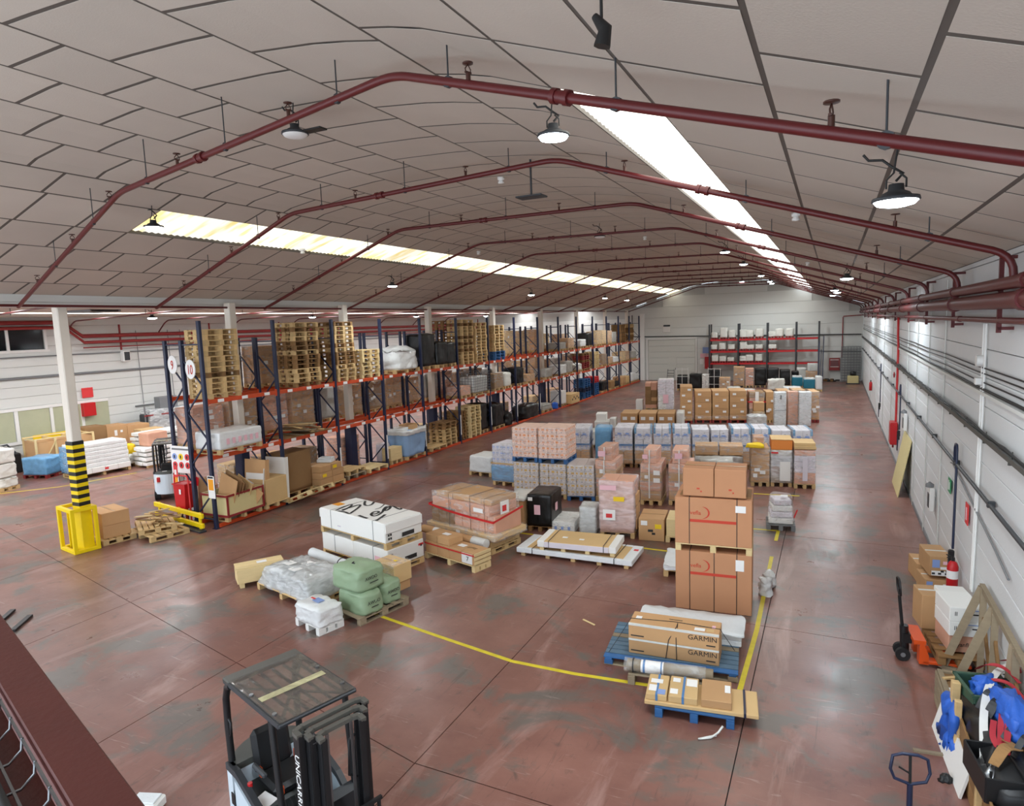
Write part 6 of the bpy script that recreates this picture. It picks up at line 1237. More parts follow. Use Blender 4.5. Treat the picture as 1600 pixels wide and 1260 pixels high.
# ================================================================== FORK LIFT TRUCKS
def forklift(lb, x, y, rz, word=True):
    t = thing('forklift', lb, 'forklift', (x, y, 0), rz)
    wb_, dk, bk = M['white_blue'], M['dgrey'], M['black']
    # bodywork: counterweight with rounded tail, side panels
    n = 10; tail = [(-.50, -.42)] + [(-.62-.26*math.sin(math.pi*k/n)**.8, -.42+.84*k/n) for k in range(n+1)] + [(-.50, .42)]
    obj('counterweight', G().prism([(a, b) for a, b in tail], .22, .86, 'z'), wb_, t)
    rim = [(-.50, -.40)] + [(-.60-.25*math.sin(math.pi*k/n)**.8, -.40+.80*k/n) for k in range(n+1)] + [(-.50, .40)]
    obj('tail_cover', G().prism(rim, .86, .93, 'z'), mat('tail_plastic', '4c4f4b', .5), t)
    for sy in (-1, 1):
        obj('side_panel', G().prism([(-.40, .20), (.45, .20), (.45, .42), (.12, .66), (-.40, .84)], sy*.42-.02, sy*.42+.02), wb_, t)
        obj('trim_strip', G().prism([(-.62, .86), (-.40, .86), (.12, .68), (.45, .44), (.45, .50), (.12, .75), (-.40, .93), (-.62, .93)], sy*.40-.03, sy*.40+.03), dk, t)
        obj('panel_recess', G().box((-.45, sy*.443, .62), (.08, .01, .12)), bk, t)
        obj('tail_light', G().box((-.80, sy*.28, .70), (.05, .10, .16), ch=.02), M['red'], t); obj('light_surround', G().box((-.78, sy*.28, .70), (.05, .15, .24), ch=.03), M['white'], t)
        for wx, wr in ((.42, .20), (-.52, .17)):
            w_ = obj('wheel', G().tube([(0, -.08, 0), (0, .08, 0)], wr, 20), M['rubber'], t, (wx, sy*.36, wr)); obj('hub', G().tube([(0, -.09, 0), (0, .09, 0)], wr*.5, 14), M['grey'], w_)
    obj('floor_pan', cbox(1.0, .78, .12, .01), dk, t, (.05, 0, .20)); obj('battery_hood', cbox(.62, .74, .36, .03), mat('hood_plastic', '3d403f', .5), t, (-.32, 0, .32))
    obj('dashboard', G().prism([(.36, .32), (.56, .32), (.56, .80), (.46, .84)], -.38, .38), dk, t)
    # seat
    obj('seat_cushion', cbox(.40, .42, .12, .04), bk, t, (-.22, 0, .68)); s = obj('backrest', G().box((0, 0, .22), (.10, .40, .46), ch=.05), bk, t, (-.46, 0, .74), rot=(0, R(-10), 0))
    for sy in (-1, 1): obj('arm_rest', cbox(.26, .05, .05, .015), dk, t, (-.24, sy*.25, .90)); obj('seat_belt', G().box((-.36, sy*.19, .82), (.06, .02, .10)), M['truck_orange'], t)
    obj('handbrake_lever', G().bar((.14, -.22, .66), (.10, -.20, .84), .025), M['truck_orange'], t); obj('grip', G().box((.10, -.20, .86), (.06, .05, .09), ch=.01), M['truck_orange'], t)
    obj('steering_column', G().tube([(.44, .05, .62), (.30, .05, .86)], .03, 8), dk, t); wh = obj('steering_wheel', G().tube([(.15*math.cos(2*math.pi*k/20), .15*math.sin(2*math.pi*k/20), 0) for k in range(21)], .014, 6), bk, t, (.28, .05, .89), rot=(0, R(-28), 0)); obj('spoke', G().bar((-.15, 0, 0), (.15, 0, 0), .02).bar((0, 0, 0), (0, -.15, 0), .02), bk, wh)
    for k in range(4): obj('lever', G().bar((.42, -.18-.05*k, .82), (.36, -.18-.05*k, .94), .015), bk, t)
    obj('pedal', cbox(.09, .07, .02, .004), M['grey'], t, (.30, -.05, .34), rot=(0, R(-25), 0)); obj('instruction_sheet', G().box((0, 0, 0), (.20, .14, .004)), M['yellow_lbl'] if not word else M['paper'], t, (-.04, -.30, .74), rot=(R(8), 0, R(10))); obj('tail_label', G().box((-.66, .1, .935), (.08, .14, .004)), M['paper'], t); obj('reset_button', G().tube([(0, 0, 0), (0, 0, .04)], .025, 8), M['red'], t, (-.20, -.37, .84))
    # overhead guard
    zr = 1.80
    for sy in (-1, 1):
        obj('rear_post', G().tube([(-.60, sy*.37, .88), (-.62, sy*.37, 1.30), (-.61, sy*.37, 1.60), (-.55, sy*.37, 1.74), (-.46, sy*.37, zr-.02)], .035, 10), bk, t)
        obj('front_post', G().tube([(.50, sy*.37, .48), (.47, sy*.37, 1.0), (.40, sy*.37, zr-.02)], .032, 10), bk, t)
        obj('roof_rail', G().bar((-.58, sy*.375, zr), (.58, sy*.375, zr), .04, .04), dk, t)
        obj('grab_handle', G().tube([(-.62, sy*.37, 1.20), (-.56, sy*.37, 1.22), (-.55, sy*.37, 1.36), (-.62, sy*.37, 1.40)], .014, 6), bk, t)
    obj('roof_edge', G().box((-.53, 0, zr+.01), (.15, .79, .05), ch=.015), MATS['crosshead_paint'] if 'crosshead_paint' in MATS else mat('crosshead_paint', '55534d', .5), t); obj('roof_edge', G().box((.57, 0, zr), (.05, .79, .035), ch=.01), dk, t)
    for k in range(6): obj('guard_bar', G().bar((-.46, -.30+.12*k, zr-.02), (.55, -.30+.12*k, zr-.02), .016, .03), dk, t)
    obj('cross_bar', G().bar((-.42, -.36, zr-.03), (.5, .33, zr-.03), .03, .01), dk, t); obj('cross_bar', G().bar((-.42, .36, zr-.03), (.5, -.33, zr-.03), .03, .01), dk, t)
    obj('roof_glass', G().box((.06, 0, zr+.028), (1.05, .75, .008)), M['tinted'], t); obj('yellow_film_strip', G().box((.10, 0, zr+.036), (.085, .66, .003)), M['worn_strip'], t)
    for bx_, by_ in ((-.05, -.345), (.42, -.345), (-.05, .345), (.42, .345)): obj('bolt', G().tube([(0, 0, 0), (0, 0, .012)], .022, 10), M['steel'], t, (bx_, by_, zr+.032))
    # mast: three nested channel frames
    mx = .80; md = mat('mast_metal', '2a2b2d', .38, .4); zm = 1.80
    for k, (hw, dx, top, th) in enumerate(((.335, .0, zm, .05), (.27, .075, zm-.02, .045), (.205, .15, zm-.04, .04))):
        for sy in (-1, 1):
            obj('mast_rail', G().box((0, 0, (top+.08)/2), (.085 if k else .10, .022, top-.08)).box((-.04, -sy*.02, (top+.08)/2), (.018, .05, top-.08)).box((.04, -sy*.02, (top+.08)/2), (.018, .05, top-.08)), md, t, (mx+dx, sy*hw, 0))
        pts = [(mx+dx+.05, -hw, top), (mx+dx-.03, -hw, top+.01), (mx+dx-.055, -hw+.07, top+.01), (mx+dx-.055, hw-.07, top+.01), (mx+dx-.03, hw, top+.01), (mx+dx+.05, hw, top)]
        g = G()
        for a, b in zip(pts, pts[1:]): g.bar(a, b, .05, .035)
        obj('mast_crosshead', g, mat('crosshead_paint', '55534d', .5), t)
    for sy in (-1, 1):
        obj('lift_cylinder', G().tube([(mx+.02, sy*.29, .1), (mx+.02, sy*.29, 1.72)], .024, 10), bk, t); obj('hydraulic_hose', G().tube([(mx-.03, sy*.25, .4), (mx-.04, sy*.24, 1.2), (mx+.02, sy*.22, 1.74), (mx+.10, sy*.2, 1.3)], .012, 6), M['rubber'], t)
        obj('chain', G().box((mx+.12, sy*.12, .95), (.012, .03, 1.6)), M['steel'], t); obj('pulley', G().tube([(0, -.02, 0), (0, .02, 0)], .045, 14), M['steel'], t, (mx+.08, sy*.235, zm-.07))
    for z in (.28, .62): obj('carriage_bar', G().box((mx+.24, 0, z), (.05, .74, .09), ch=.008), md, t)
    for k in range(5): obj('load_guard_bar', G().box((mx+.24, -.28+.14*k, .80), (.025, .025, .36)), md, t)
    obj('load_guard_bar', G().box((mx+.24, 0, .98), (.03, .62, .03)), md, t)
    for sy in (-1, 1): obj('fork', G().box((mx+.29, sy*.2, .33), (.04, .10, .58)).prism([(mx+.27, .045), (mx+1.25, .05), (mx+1.27, .06), (mx+.27, .085)], sy*.2-.05, sy*.2+.05), bk, t)
    obj('mast_handle', G().tube([(mx+.10, .20, 1.62), (mx+.10, .10, 1.58), (mx+.10, .08, 1.25), (mx+.10, .18, 1.18)], .012, 6), bk, t)
    if word:
        txt('UNICARRIERS', .105, M['paper'], t, (mx-.035, -.3485, 1.62), (R(90), R(90), 0), .001, 1.0)
    return t
forklift('pale blue forklift with a tinted roof and black mast, nearest the camera', -4.72, 4.44, -18.2)
forklift('pale blue forklift parked behind the yellow barrier at the end of the racks', -19.75, 14.25, 140, False)
# ================================================================== RED BIN AT THE RACK END
t = thing('sand_bin', 'bright red fire sand bin on legs before the rack ends, with a red hand rail', 'bin', (-16.38, 12.23, 0), 0)
obj('body', G().prism([(-.19, .42), (.19, .42), (.24, 1.12), (-.24, 1.12)], -.18, .18), M['red'], t); obj('rim', G().box((0, -.19, 1.12), (.52, .03, .03)).box((0, .19, 1.12), (.52, .03, .03)).box((-.25, 0, 1.12), (.03, .4, .03)).box((.25, 0, 1.12), (.03, .4, .03)), M['red'], t)
for sx in (-1, 1):
    for sy in (-1, 1): obj('leg', G().bar((sx*.17, sy*.15, .0), (sx*.17, sy*.15, .44), .035), M['red_dark'], t)
obj('label', G().box((.06, -.205, .92), (.07, .004, .14)), M['paper'], t, rot=(R(0), 0, 0)); obj('hand_rail', G().tube([(.30, -.1, 0), (.30, -.1, 1.28), (.26, -.1, 1.36), (-.26, -.1, 1.36), (-.28, -.1, 1.1)], .022, 8), M['red_lbl'], t)
obj('sign', G().box((-.12, -.14, 1.48), (.16, .012, .34)), M['red_lbl'], t); obj('sign_mark', G().box((-.12, -.15, 1.46), (.08, .006, .14)), M['paper'], t); obj('sign', G().box((.36, -.12, 1.38), (.14, .012, .24)), M['red'], t, rot=(0, R(14), 0))
# ================================================================== HAND PALLET TRUCKS
def hand_truck(lb, x, y, rz, m='truck_orange', hz=1.22, hdl='black', lean=6, hw=.10, fo=1.2):
    t = thing('pallet_truck', lb, 'pallet truck', (x, y, 0), rz)
    for sy in (-1, 1):
        f = obj('fork', G().box((.22+(fo-.22)/2, sy*.19, .09), (fo-.22, .15, .05), ch=.01).prism([(.18, .06), (.30, .06), (.30, .20), (.24, .36), (.18, .36)], sy*.19-.075, sy*.19+.075), M[m], t); obj('roller', G().tube([(fo-.08, sy*.19-.04, .04), (fo-.08, sy*.19+.04, .04)], .04, 10), M['rubber'], f)
        w_ = obj('wheel', G().tube([(0, -.03, 0), (0, .03, 0)], .10, 16), M['rubber'], t, (.0, sy*.09, .10)); obj('hub', G().tube([(0, -.034, 0), (0, .034, 0)], .035, 10), M['grey'], w_)
    obj('yoke', G().prism([(.10, .36), (.26, .36), (.26, .42), (.10, .42)], -.27, .27), M[m], t); obj('pump', G().tube([(.04, 0, .12), (.02, 0, .52)], .06, 12).box((.06, 0, .34), (.12, .14, .14)), M['black'], t)
    h = Vector((-math.sin(R(lean)), 0, math.cos(R(lean)))); b = Vector((0, 0, .48)); e = b + h*(hz-.72)
    obj('shaft', G().tube([b, e], .024, 10), M[hdl], t)
    loop = [e, e + Vector((0, -hw*1.0, .04)), e + Vector((-.01, -hw*1.25, .12)), e + Vector((-.02, -hw*1.1, .24)), e + Vector((-.02, -hw*.5, .27)), e + Vector((-.02, hw*.5, .27)), e + Vector((-.02, hw*1.1, .24)), e + Vector((-.01, hw*1.25, .12)), e + Vector((0, hw*1.0, .04)), e]
    obj('handle', G().tube(loop, .014, 8), M[hdl], t); obj('release_lever', G().bar(e + Vector((0, 0, .10)), e + Vector((-.02, -hw*.7, .14)), .012).bar(e, e + Vector((-.02, 0, .27)), .02), M['black'], t)
    return t
hand_truck('orange hand pallet truck with a black handle parked at the right wall', 1.02, 11.02, 6, fo=.84)
hand_truck('dark hand pallet truck whose loop handle shows at the bottom edge, on the right', .69, 6.30, -80, 'grey', 1.30, 'navy', 2, .125)
# ================================================================== RIGHT WALL, near heap
x0, y0 = 1.80, 14.15
carton('brown carton with shipping labels at the bottom of the stack on the right wall', 1.76, 14.05, 8, .40, .55, .30, 'card', 0, 'milky', stickers=[(-.12, -.275, .2, .1, .12, 'lbl_blue'), (.02, -.275, .16, .08, .07), (.14, -.275, .2, .09, .05), (0, -.275, .05, .36, .07, 'paper')])
carton('brown carton behind the bottom one of the stack on the right wall', 1.72, 14.72, 8, .46, .62, .36, 'card', 0, 'milky')
carton('brown carton with white tape and dark symbols, top of the stack on the right wall', 1.80, 14.15, 8, .36, .72, .37, 'card', .365, 'milky', stickers=[(-.08, -.36, .24, .12, .15, 'lbl_blue'), (.08, -.36, .26, .1, .06, 'pink_lbl'), (.06, -.36, .16, .14, .05), (.0, -.36, .06, .3, .09, 'paper')]).location.z = .365
for k, (sx, sz) in enumerate([(-.12, .055), (-.02, .055), (.09, .055), (.02, .10), (.10, .10)]):
    tag(obj('symbol', G().box((0, 0, 0), (.05, .006, .035)), M['ink'], bpy.data.objects['carton' if 0 else [o for o in bpy.data.objects if o.get('label') == 'brown carton with white tape and dark symbols, top of the stack on the right wall'][0].name], (sx, -.368, sz)))
pallet('wooden pallet under the white and brown cartons held by the orange pallet truck', 1.69, 11.25, 6, .58, 1.0, M['wood_dk'], .12)
carton('brown carton with black lettering under the two white ones at the right wall', 1.74, 11.22, 10, .40, .58, .26, 'card_rose', .266); t = [o for o in bpy.data.objects if o.get('label') == 'brown carton with black lettering under the two white ones at the right wall'][0]
txt('Cyanflex', .09, M['ink'], t, (-.15, -.293, .09), (R(90), 0, 0), .001, .9)
for k in range(2):
    t = carton(f'white carton with blue arrows, {"lower" if k == 0 else "upper"} of the two at the right wall', 1.745, 11.20, 10, .43, .62, .215, 'card_white', .528+.217*k, None, stickers=[]); 
    for q in (-.145, -.125): obj('arrow_mark', G().box((q, -.312, .12), (.008, .003, .06)), M['ink'], t)
    obj('printed_line', G().box((.12, -.312, .12), (.09, .003, .02)), M['ink'], t); obj('printed_line', G().box((.08, -.312, .18), (.18, .003, .012)), M['lbl_blue'], t)
carton('brown carton with torn white tape behind the white ones at the right wall', 1.42, 11.82, 10, .28, .45, .55, 'card', .266, 'milky'); carton('white carton lid piece on top behind the upper white carton', 1.74, 11.76, 10, .40, .36, .62, 'card_white', .266, None)
# crate with diagonal battens
t = thing('batten_crate', 'low brown crate with nailed diagonal battens and a white label, before the frames', 'crate', (1.62, 9.42, 0), 1); W, D, H_ = .56, .94, .44
obj('body', cbox(W, D, H_, .006), M['card_dk'], t)
for sx in (-1, 1): obj('batten', G().box((sx*(W/2-.03), 0, H_+.012), (.06, D, .025)), M['wood_grey'], t)
for sy in (-1, 1): obj('batten', G().box((0, sy*(D/2-.03), H_+.012), (W-.12, .06, .025)), M['wood_grey'], t)
obj('batten', G().bar((-.25, .2, H_+.03), (.12, .42, H_+.03), .045, .022), M['wood'], t); obj('batten', G().bar((-.0, -.42, H_+.03), (-.1, .44, H_+.03), .045, .022), M['wood'], t); obj('batten', G().bar((-.25, -.2, H_+.03), (.0, -.42, H_+.03), .045, .022), M['wood'], t)
for k in range(4): obj('side_slat', cbox(.02, D, .09, .003), M['wood_grey'], t, (-W/2-.012, 0, .02+.11*k))
sticker(t, -.2, -.02, H_+.002, .12, .1, 'paper', 'top'); sticker(t, .18, -.05, H_+.002, .13, .08, 'paper', 'top')
# timber frames along the wall
t = thing('timber_trestle', 'row of old timber A frames joined by a top rail, leaning on the right wall', 'trestle', (0, 0, 0))
zt_ = 1.36
obj('top_rail', G().bar((1.94, 7.2, zt_), (1.94, 10.78, zt_), .06, .07), M['wood_grey'], t)
for k, y in enumerate((10.72, 9.98, 8.9)):
    obj('leg', G().bar((1.93, y, zt_), (1.52 if k < 2 else 1.88, y+.12, .03), .05, .10), M['wood_grey'], t); obj('post', G().bar((1.94, y-.06, zt_), (1.94, y-.06, .04), .05, .075), M['wood_grey'], t); obj('diagonal', G().bar((1.95, y-.08, .95), (1.95, y-.75, .25), .035, .06), M['wood_dk'], t)
    obj('foot_rail', G().bar((1.94, y-.05, .06), (1.52 if k < 2 else 1.88, y+.10, .06), .05, .06), M['wood_grey'], t)
# bin of straps and tarpaulins
t = thing('strap_box', 'wooden box with a black lining full of tangled straps, bottom right corner', 'box', (1.62, 7.93, 0), 1); W, D, H_ = .44, 1.95, .62
for sx in (-1, 1):
    for k in range(3): obj('side_board', cbox(.025, D, .19, .004), M['wood_dk'], t, (sx*W/2, 0, .02+.2*k))
for sy in (-1, 1): obj('end_board', cbox(W, .025, H_, .004), M['wood_dk'], t, (0, sy*D/2, 0))
obj('corner_post', cbox(.07, .07, .80, .006), M['wood'], t, (-W/2-.03, .55, 0)); obj('corner_post', cbox(.07, .07, .7, .006), M['wood'], t, (-W/2-.03, -.6, 0)); obj('corner_post', cbox(.09, .09, .9, .006), M['wood'], t, (-W/2-.02, .80, 0))
obj('liner', lump(W-.05, D-.05, .74, seed(), .06, .1, 16, 6, 4, 0, .10), M['black'], t, (0, 0, .02))
def ribbon(nm, lb, pts, wd, m, grp=None, cat='strap'):
    pts = [Vector(p) for p in curve3(pts)]; g = G(); n = len(pts); L = []; Rr = []
    for i, p in enumerate(pts):
        tg = (pts[min(i+1, n-1)]-pts[max(i-1, 0)]).normalized(); s_ = tg.cross(Vector((.15*math.sin(i*.5), .2*math.cos(i*.4), 1))).normalized()*wd/2; L.append(p+s_); Rr.append(p-s_)
    top = L+Rr; low = [q-Vector((0, 0, .006)) for q in top]
    g.add(top, [(i, i+1, n+i+1, n+i) for i in range(n-1)]); g.add(low, [(i, n+i, n+i+1, i+1) for i in range(n-1)])
    return tag(obj(nm, g, M[m], None), lb, cat, grp)
def curve3(ctrl, n=6):
    out = []
    for i in range(len(ctrl)-1):
        q = [ctrl[max(i-1, 0)], ctrl[i], ctrl[i+1], ctrl[min(i+2, len(ctrl)-1)]]
        for k in range(n):
            u = k/n; out.append(tuple(.5*((2*b)+(-a+c)*u+(2*a-5*b+4*c-d)*u*u+(-a+3*b-3*c+d)*u**3) for a, b, c, d in zip(*q)))
    return out+[ctrl[-1]]
ribbon('white_strap', 'broad white strap hanging across the tangled straps', [(1.98, 9.25, .98), (1.80, 8.95, 1.0), (1.66, 8.6, .98), (1.54, 8.15, .90), (1.46, 7.65, .78), (1.42, 7.3, .62)], .075, 'strap_white')
rnd = random.Random(5); rl = ['red strap looping over the top of the strap heap', 'red strap hanging down the middle of the strap heap', 'red strap curled at the wall end of the heap', 'long red strap crossing the heap towards the wall', 'short red strap near the black lining']
rp = [[(1.62, 9.1, .92), (1.72, 9.0, 1.05), (1.85, 8.9, 1.08), (1.97, 8.75, 1.0)], [(1.66, 8.55, .9), (1.70, 8.2, .95), (1.64, 7.9, .9), (1.58, 7.6, .84), (1.55, 7.75, .86), (1.60, 8.0, .9)], [(1.9, 9.3, .98), (1.99, 9.15, 1.08), (2.0, 8.95, 1.04), (1.9, 9.0, .98)], [(1.55, 8.75, .9), (1.7, 8.72, 1.0), (1.85, 8.6, 1.04), (1.97, 8.4, .96)], [(1.62, 7.5, .84), (1.68, 7.8, .92), (1.75, 8.1, .95)]]
for p, l in zip(rp, rl): ribbon('red_strap', l, p, .055, 'strap_red', 'red straps in the heap')
for k in range(10):
    yc = 7.0 + .21*k; xx = rnd.uniform(1.58, 1.9); ribbon('black_strap', ['thin black', 'dark', 'broad black', 'folded black', 'grey black'][k % 5] + f' strap in the tangle, {ORD[k]} from the bottom edge of the picture', [(xx-.12, yc-.15, .84), (xx, yc, .92+rnd.uniform(0, .08)), (xx+.12, yc+.12, .9), (xx+.05, yc+.28, .88)], rnd.uniform(.05, .1), ('strap_blk', 'dgrey', 'wood_dk')[k % 3], 'black straps in the heap')
for lb, m, w_, d_, h_, px_, py_, pz_, a in (('bright blue tarpaulin bundle on top of the strap heap by the wall', 'blue_cloth', .30, .9, .22, 1.79, 8.15, .84, .04), ('crumpled blue plastic sheet hanging before the wooden post', 'blue_cloth', .16, .62, .60, 1.345, 8.72, .02, .10), ('blue cloth in the green crate above the crumpled sheet', 'blue_cloth', .3, .35, .16, 1.66, 8.72, .80, .05)):
    tag(obj('tarpaulin', lump(w_, d_, h_, seed(), a, .08, 14, 7, 4, .25, .06), M[m], None, (px_, py_, pz_), 6), lb, 'tarpaulin')
t = thing('green_crate', 'dark green plastic crate standing on the strap heap', 'crate', (1.66, 8.72, .70), 12); gm_ = mat('green_plastic', '3c5a48', .5)
for sx in (-1, 1): obj('side', cbox(.02, .5, .22, .004), gm_, t, (sx*.22, 0, 0))
for sy in (-1, 1): obj('side', cbox(.44, .02, .22, .004), gm_, t, (0, sy*.25, 0))
obj('base', cbox(.44, .5, .02, .004), gm_, t); obj('rim', G().box((0, -.26, .21), (.5, .03, .03)).box((0, .26, .21), (.5, .03, .03)).box((-.235, 0, .21), (.03, .52, .03)).box((.235, 0, .21), (.03, .52, .03)), gm_, t)
t = thing('black_tub', 'black plastic tub at the foot of the strap heap with chains in it', 'tub', (1.50, 7.35, .58), 8)
for sx in (-1, 1): obj('side', cbox(.02, .6, .26, .005), M['black'], t, (sx*.17, 0, 0))
for sy in (-1, 1): obj('side', cbox(.34, .02, .26, .005), M['black'], t, (0, sy*.30, 0))
obj('base', cbox(.34, .6, .02, .004), M['black'], t); obj('chain_heap', lump(.26, .42, .14, seed(), .05, .08, 10, 4, 7, 0, .05), M['steel'], t, (0, 0, .02))
t = thing('white_board', 'cream board leaning against the wooden strap box', 'board', (1.27, 8.55, 0), 4); obj('board', G().box((0, 0, .19), (.025, 1.35, .38)), M['card_white'], t, rot=(0, R(14), 0))
tag(obj('floor_plank', G().box((0, 0, .012), (.46, .05, .024)), M['wood_grey'], None, (1.18, 8.62, 0), 6), 'thin grey batten lying on the floor before the strap heap', 'batten')
tag(obj('rag', lump(.14, .12, .05, 5, .03, .04, 8, 3, 5, .2, .02), M['black'], None, (1.22, 8.15, 0)), 'small black rag on the floor by the strap heap', 'rag')
tag(obj('wood_splinter', G().bar((-3.88, 10.45, .01), (-3.62, 10.32, .01), .03, .012), M['wood_lt'], None), 'thin pale wood splinter lying on the open red floor', 'splinter')
# ================================================================== LEFT BAY
t = thing('sheet_stack', 'long stack of white wrapped sheets beside the striped column', 'stack', (-25.95, 15.65, 0), 84)
obj('base_pallet', pallet_mesh(2.0, 1.1), M['wood'], t)
for k in range(4): obj('long_box', cbox(.48, .35, .20, .01), M['card_white'], t, (-.73+.487*k, -.45, .146)); 
obj('core_pack', cbox(1.9, .7, .2, .01), M['white_film'], t, (0, .2, .146)); sticker(t, .05, -.63, .25, .14, .08, 'red_lbl')
for k in range(6): obj('sheet_pack', lump(1.98-.04*(k % 2), 1.12-.03*k, .155, seed(), .02, .05, 14, 3, 3), M['white_film'], t, (0, .0, .355+.15*k))
obj('end_film', lump(.12, 1.1, 1.0, seed(), .03, .04, 8, 6), M['film_blue'], t, (-1.0, 0, .2))
x, y = corner(-28.0, 14.0, 17, 1.12, 1.0); soft_load('blue film wrapped low load on the floor left of the striped column', x, y, 17, 1.12, 1.0, .82, 'blue_film', 'red_dark', 0, .03, .08, .03)
for k in range(3):
    for q in range(2):
        soft_load(f'bulging white sack at the left picture edge, {["bottom", "middle", "top"][k]} {"front" if q == 0 else "back"} one', -26.55-.75*q, 12.65+.05*q, 10, .70, .75, .50, 'bag_white', 'wood' if k == 0 else None, .146*0 if k == 0 else .505*k, .03, .14, .03, cat='sack', name='white_sack', body='sack')
t = thing('slatted_crate', 'large pine framed crate behind the striped column', 'crate', (-28.9, 16.0, 0), 82); W, D, H_ = 2.2, 1.2, 1.28
obj('inner_box', cbox(W-.1, D-.1, H_-.12, .01), M['card'], t, (0, 0, .06))
for sx in (-1, -.34, .34, 1):
    for sy in (-1, 1): obj('frame_post', cbox(.08, .05, H_, .004), M['wood_lt'], t, (sx*(W/2-.04), sy*(D/2-.02), 0))
    obj('top_slat', cbox(.09, D, .04, .004), M['wood_lt'], t, (sx*(W/2-.045), 0, H_))
for sy in (-1, 1): obj('top_slat', cbox(W, .09, .04, .004), M['wood_lt'], t, (0, sy*(D/2-.045), H_+.041)); obj('bottom_slat', cbox(W, .05, .1, .004), M['wood_lt'], t, (0, sy*(D/2+.006), 0))
obj('diagonal', G().bar((-W/2+.1, -D/2-.02, .1), (-.35, -D/2-.02, H_-.05), .06, .03), M['wood_lt'], t)
soft_load('grey wrapped pile between the crate and the white sheets', -27.4, 16.2, 84, 1.0, .8, .85, 'grey_film', 'wood', 0, .04, .08, .03); None
for k, (yy_, ww, hh, m) in enumerate(((17.6, .9, 1.45, 'card_dk'), (18.5, .95, 1.38, 'card'), (19.4, 1.0, 1.30, 'card'))):
    carton(f'large brown carton in the row by the left wall, {["left", "middle with white labels", "right"][k]} one', -29.35+.12*k, yy_, 84, ww, .9, hh, m, 0, stickers=[(-.1, -.45, 1.05, .12, .25), (.15, -.45, 1.1, .1, .1)] if k == 1 else ())
carton('pale folded brown carton leaning out in front of the carton row', -27.9, 19.3, 80, 1.0, .7, 1.15, 'card_lt', 0)
t = thing('wrapped_machine', 'machine with red rail wrapped in clear film by the left wall', 'machine', (-29.5, 21.35, 0), 84); obj('bed', cbox(2.3, .8, 1.15, .03), M['grey_film'], t); obj('beam', cbox(2.3, .5, .45, .05), M['dgrey'], t, (0, 0, 1.15)); obj('rail', G().box((0, -.42, 1.55), (2.5, .05, .06)), M['red_dark'], t); obj('cabinet', cbox(.9, .5, .75, .02), M['grey'], t, (.1, 0, 1.6)); obj('stretch_wrap', lump(2.4, .95, 1.6, seed(), .05, .08, 12, 6, 2, .1), M['film_thick'], t, (0.1, 0, .2))
for sx in (-1.2, 1.2): obj('post', G().box((sx, -.4, 1.0), (.05, .05, 2.0)), M['grey'], t)
def plank_stack(lb, x, y, rz, L_, W_, layers, z0=0.1, m='card_white'):
    t = thing('profile_stack', lb, 'stack', (x, y, 0), rz); obj('skid', cbox(L_*.95, .12, .1, .004), M['wood'], t, (0, -W_*.35, 0)); obj('skid', cbox(L_*.95, .12, .1, .004), M['wood'], t, (0, W_*.35, 0))
    for k in range(layers):
        for q in range(3): obj('profile', cbox(L_, W_/3-.02, .13, .008), M[m], t, (random.uniform(-.06, .06), -W_/3+W_/3*q, z0+.19*k))
        if k < layers-1:
            for sx in (-.35, .35): obj('spacer', cbox(.09, W_, .055, .003), M['wood_lt'], t, (sx*L_, 0, z0+.19*k+.131))
    return t
plank_stack('stack of long white profiles on spacers left of the rack ends', -25.1, 18.3, 88, 2.8, .9, 4); plank_stack('higher stack of long white profiles with blue straps behind the first', -26.6, 19.6, 88, 3.4, 1.0, 6)
soft_load('small rose carton load under film on the white profiles', -25.35, 17.7, 88, .9, .7, .55, 'card_rose', None, .82, .02, .05, .02); tag(obj('yellow_bag', lump(.45, .4, .35, seed(), .05, .12, 8, 5, 4, .1, .04), M['yellow_lbl'], None, (-26.05, 17.1, .53)), 'crumpled yellow bag on the white pile left of the profiles', 'bag')
soft_load('pale wrapped heap in front of the brown cartons', -26.1, 17.15, 84, .9, .8, .55, 'milky', 'wood', 0, .05, .15, .05)
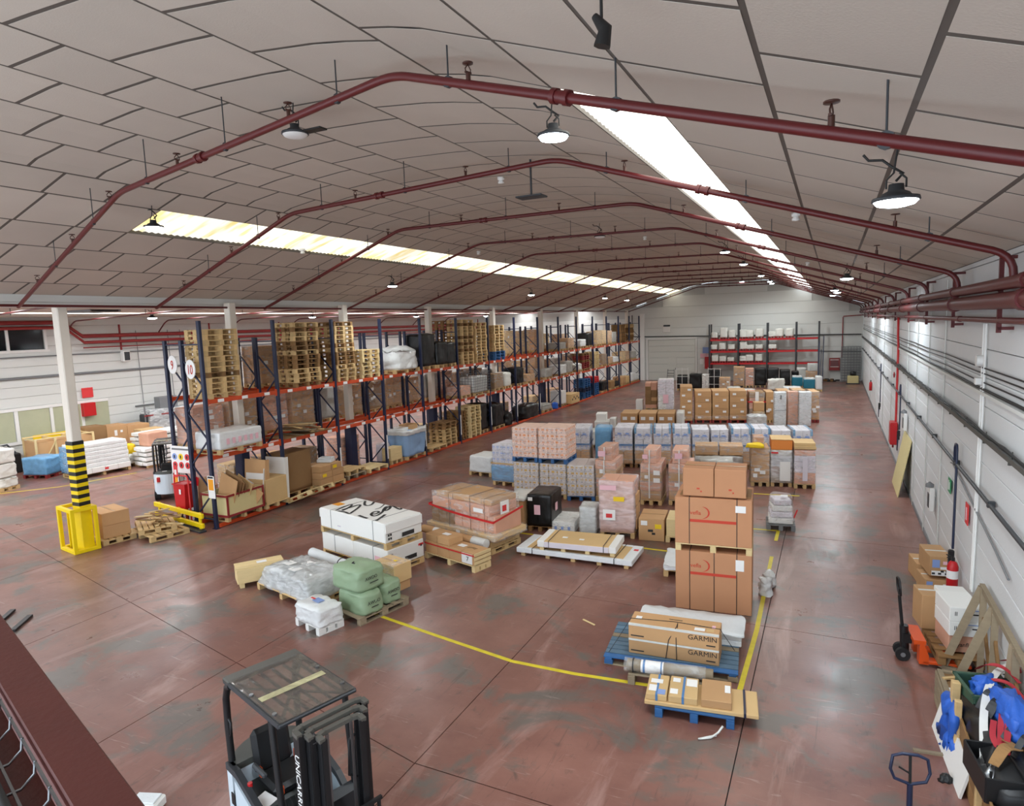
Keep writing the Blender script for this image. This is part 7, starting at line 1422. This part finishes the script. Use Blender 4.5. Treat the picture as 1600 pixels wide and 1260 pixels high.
t = thing('dark_machine', 'dark machine with a white plate behind the blue load', 'machine', (-29.8, 14.3, 0), 80); obj('body', cbox(1.1, .6, .8, .04), M['black'], t); obj('plate', G().box((.1, -.31, .55), (.25, .01, .2)), M['paper'], t); obj('pipe', G().tube([(-.3, 0, .8), (-.3, 0, 1.1), (.2, 0, 1.15), (.5, -.1, .7)], .04, 8), M['dgrey'], t)
# ================================================================== FOREGROUND
tag(obj('fork_tine', G().bar((-13.28, 6.18, .03), (-13.70, 6.70, .03), .09, .04), M['black'], None), 'black fork tine on the floor at the left edge, nearer one', 'fork'); tag(obj('fork_tine', G().bar((-14.0, 6.35, .03), (-14.32, 6.72, .03), .09, .04), M['black'], None), 'black fork tine on the floor at the left edge, farther one', 'fork')
t = thing('white_block', 'small white foam block on the floor at the bottom edge, left of the forklift', 'block', (-6.78, 4.22, 0), 20); obj('block', cbox(.34, .22, .12, .02), M['card_white'], t); obj('lid', cbox(.28, .16, .02, .006), M['foam'], t, (0, 0, .12))
# landing edge beam with a cable basket, right below the camera
a, b = Vector((-2.85, 1.29, 4.20)), Vector((-1.34, .83, 4.20)); dv = (b-a).normalized(); nv = Vector((dv.y, -dv.x, 0)); a2, b2 = a - dv*1.6, b + dv*1.0
tb = struct('trim_7'); mid = (a2+b2)/2; Lb = (b2-a2).length; ang = math.degrees(math.atan2(dv.y, dv.x))
o = obj('flange', G().box((0, -.055, -.015), (Lb, .11, .03), ch=.004), M['brownbeam'], tb, mid, ang); obj('web', G().box((0, -.055, -.22), (Lb, .02, .40)), M['brownbeam'], tb, mid, ang)
g = G()
for k in range(5): g.bar((-Lb/2, -.125-.05*k, -.005-.045*(k > 0)), (Lb/2, -.125-.05*k, -.005-.045*(k > 0)), .006)
k = -Lb/2
while k < Lb/2:
    g.tube([(k, -.125, .0), (k+.005, -.13, -.03), (k+.01, -.16, -.052), (k+.01, -.40, -.052)], .004, 5); k += .14
ct = thing('cable_basket', 'wire cable basket along the brown beam in the bottom left corner', 'cable tray', mid, ang); tag(obj('wire', g, M['steel'], ct), kind='stuff')
for k in range(4): obj('cable', G().tube([(-Lb/2, -.20-.05*k, -.035), (0, -.21-.045*k, -.03), (Lb/2, -.19-.05*k, -.035)], .012, 6), M['cable'], ct)
obj('back_sheet', G().box((0, -.27, -.09), (Lb, .32, .01)), M['brownbeam'], tb, mid, ang)
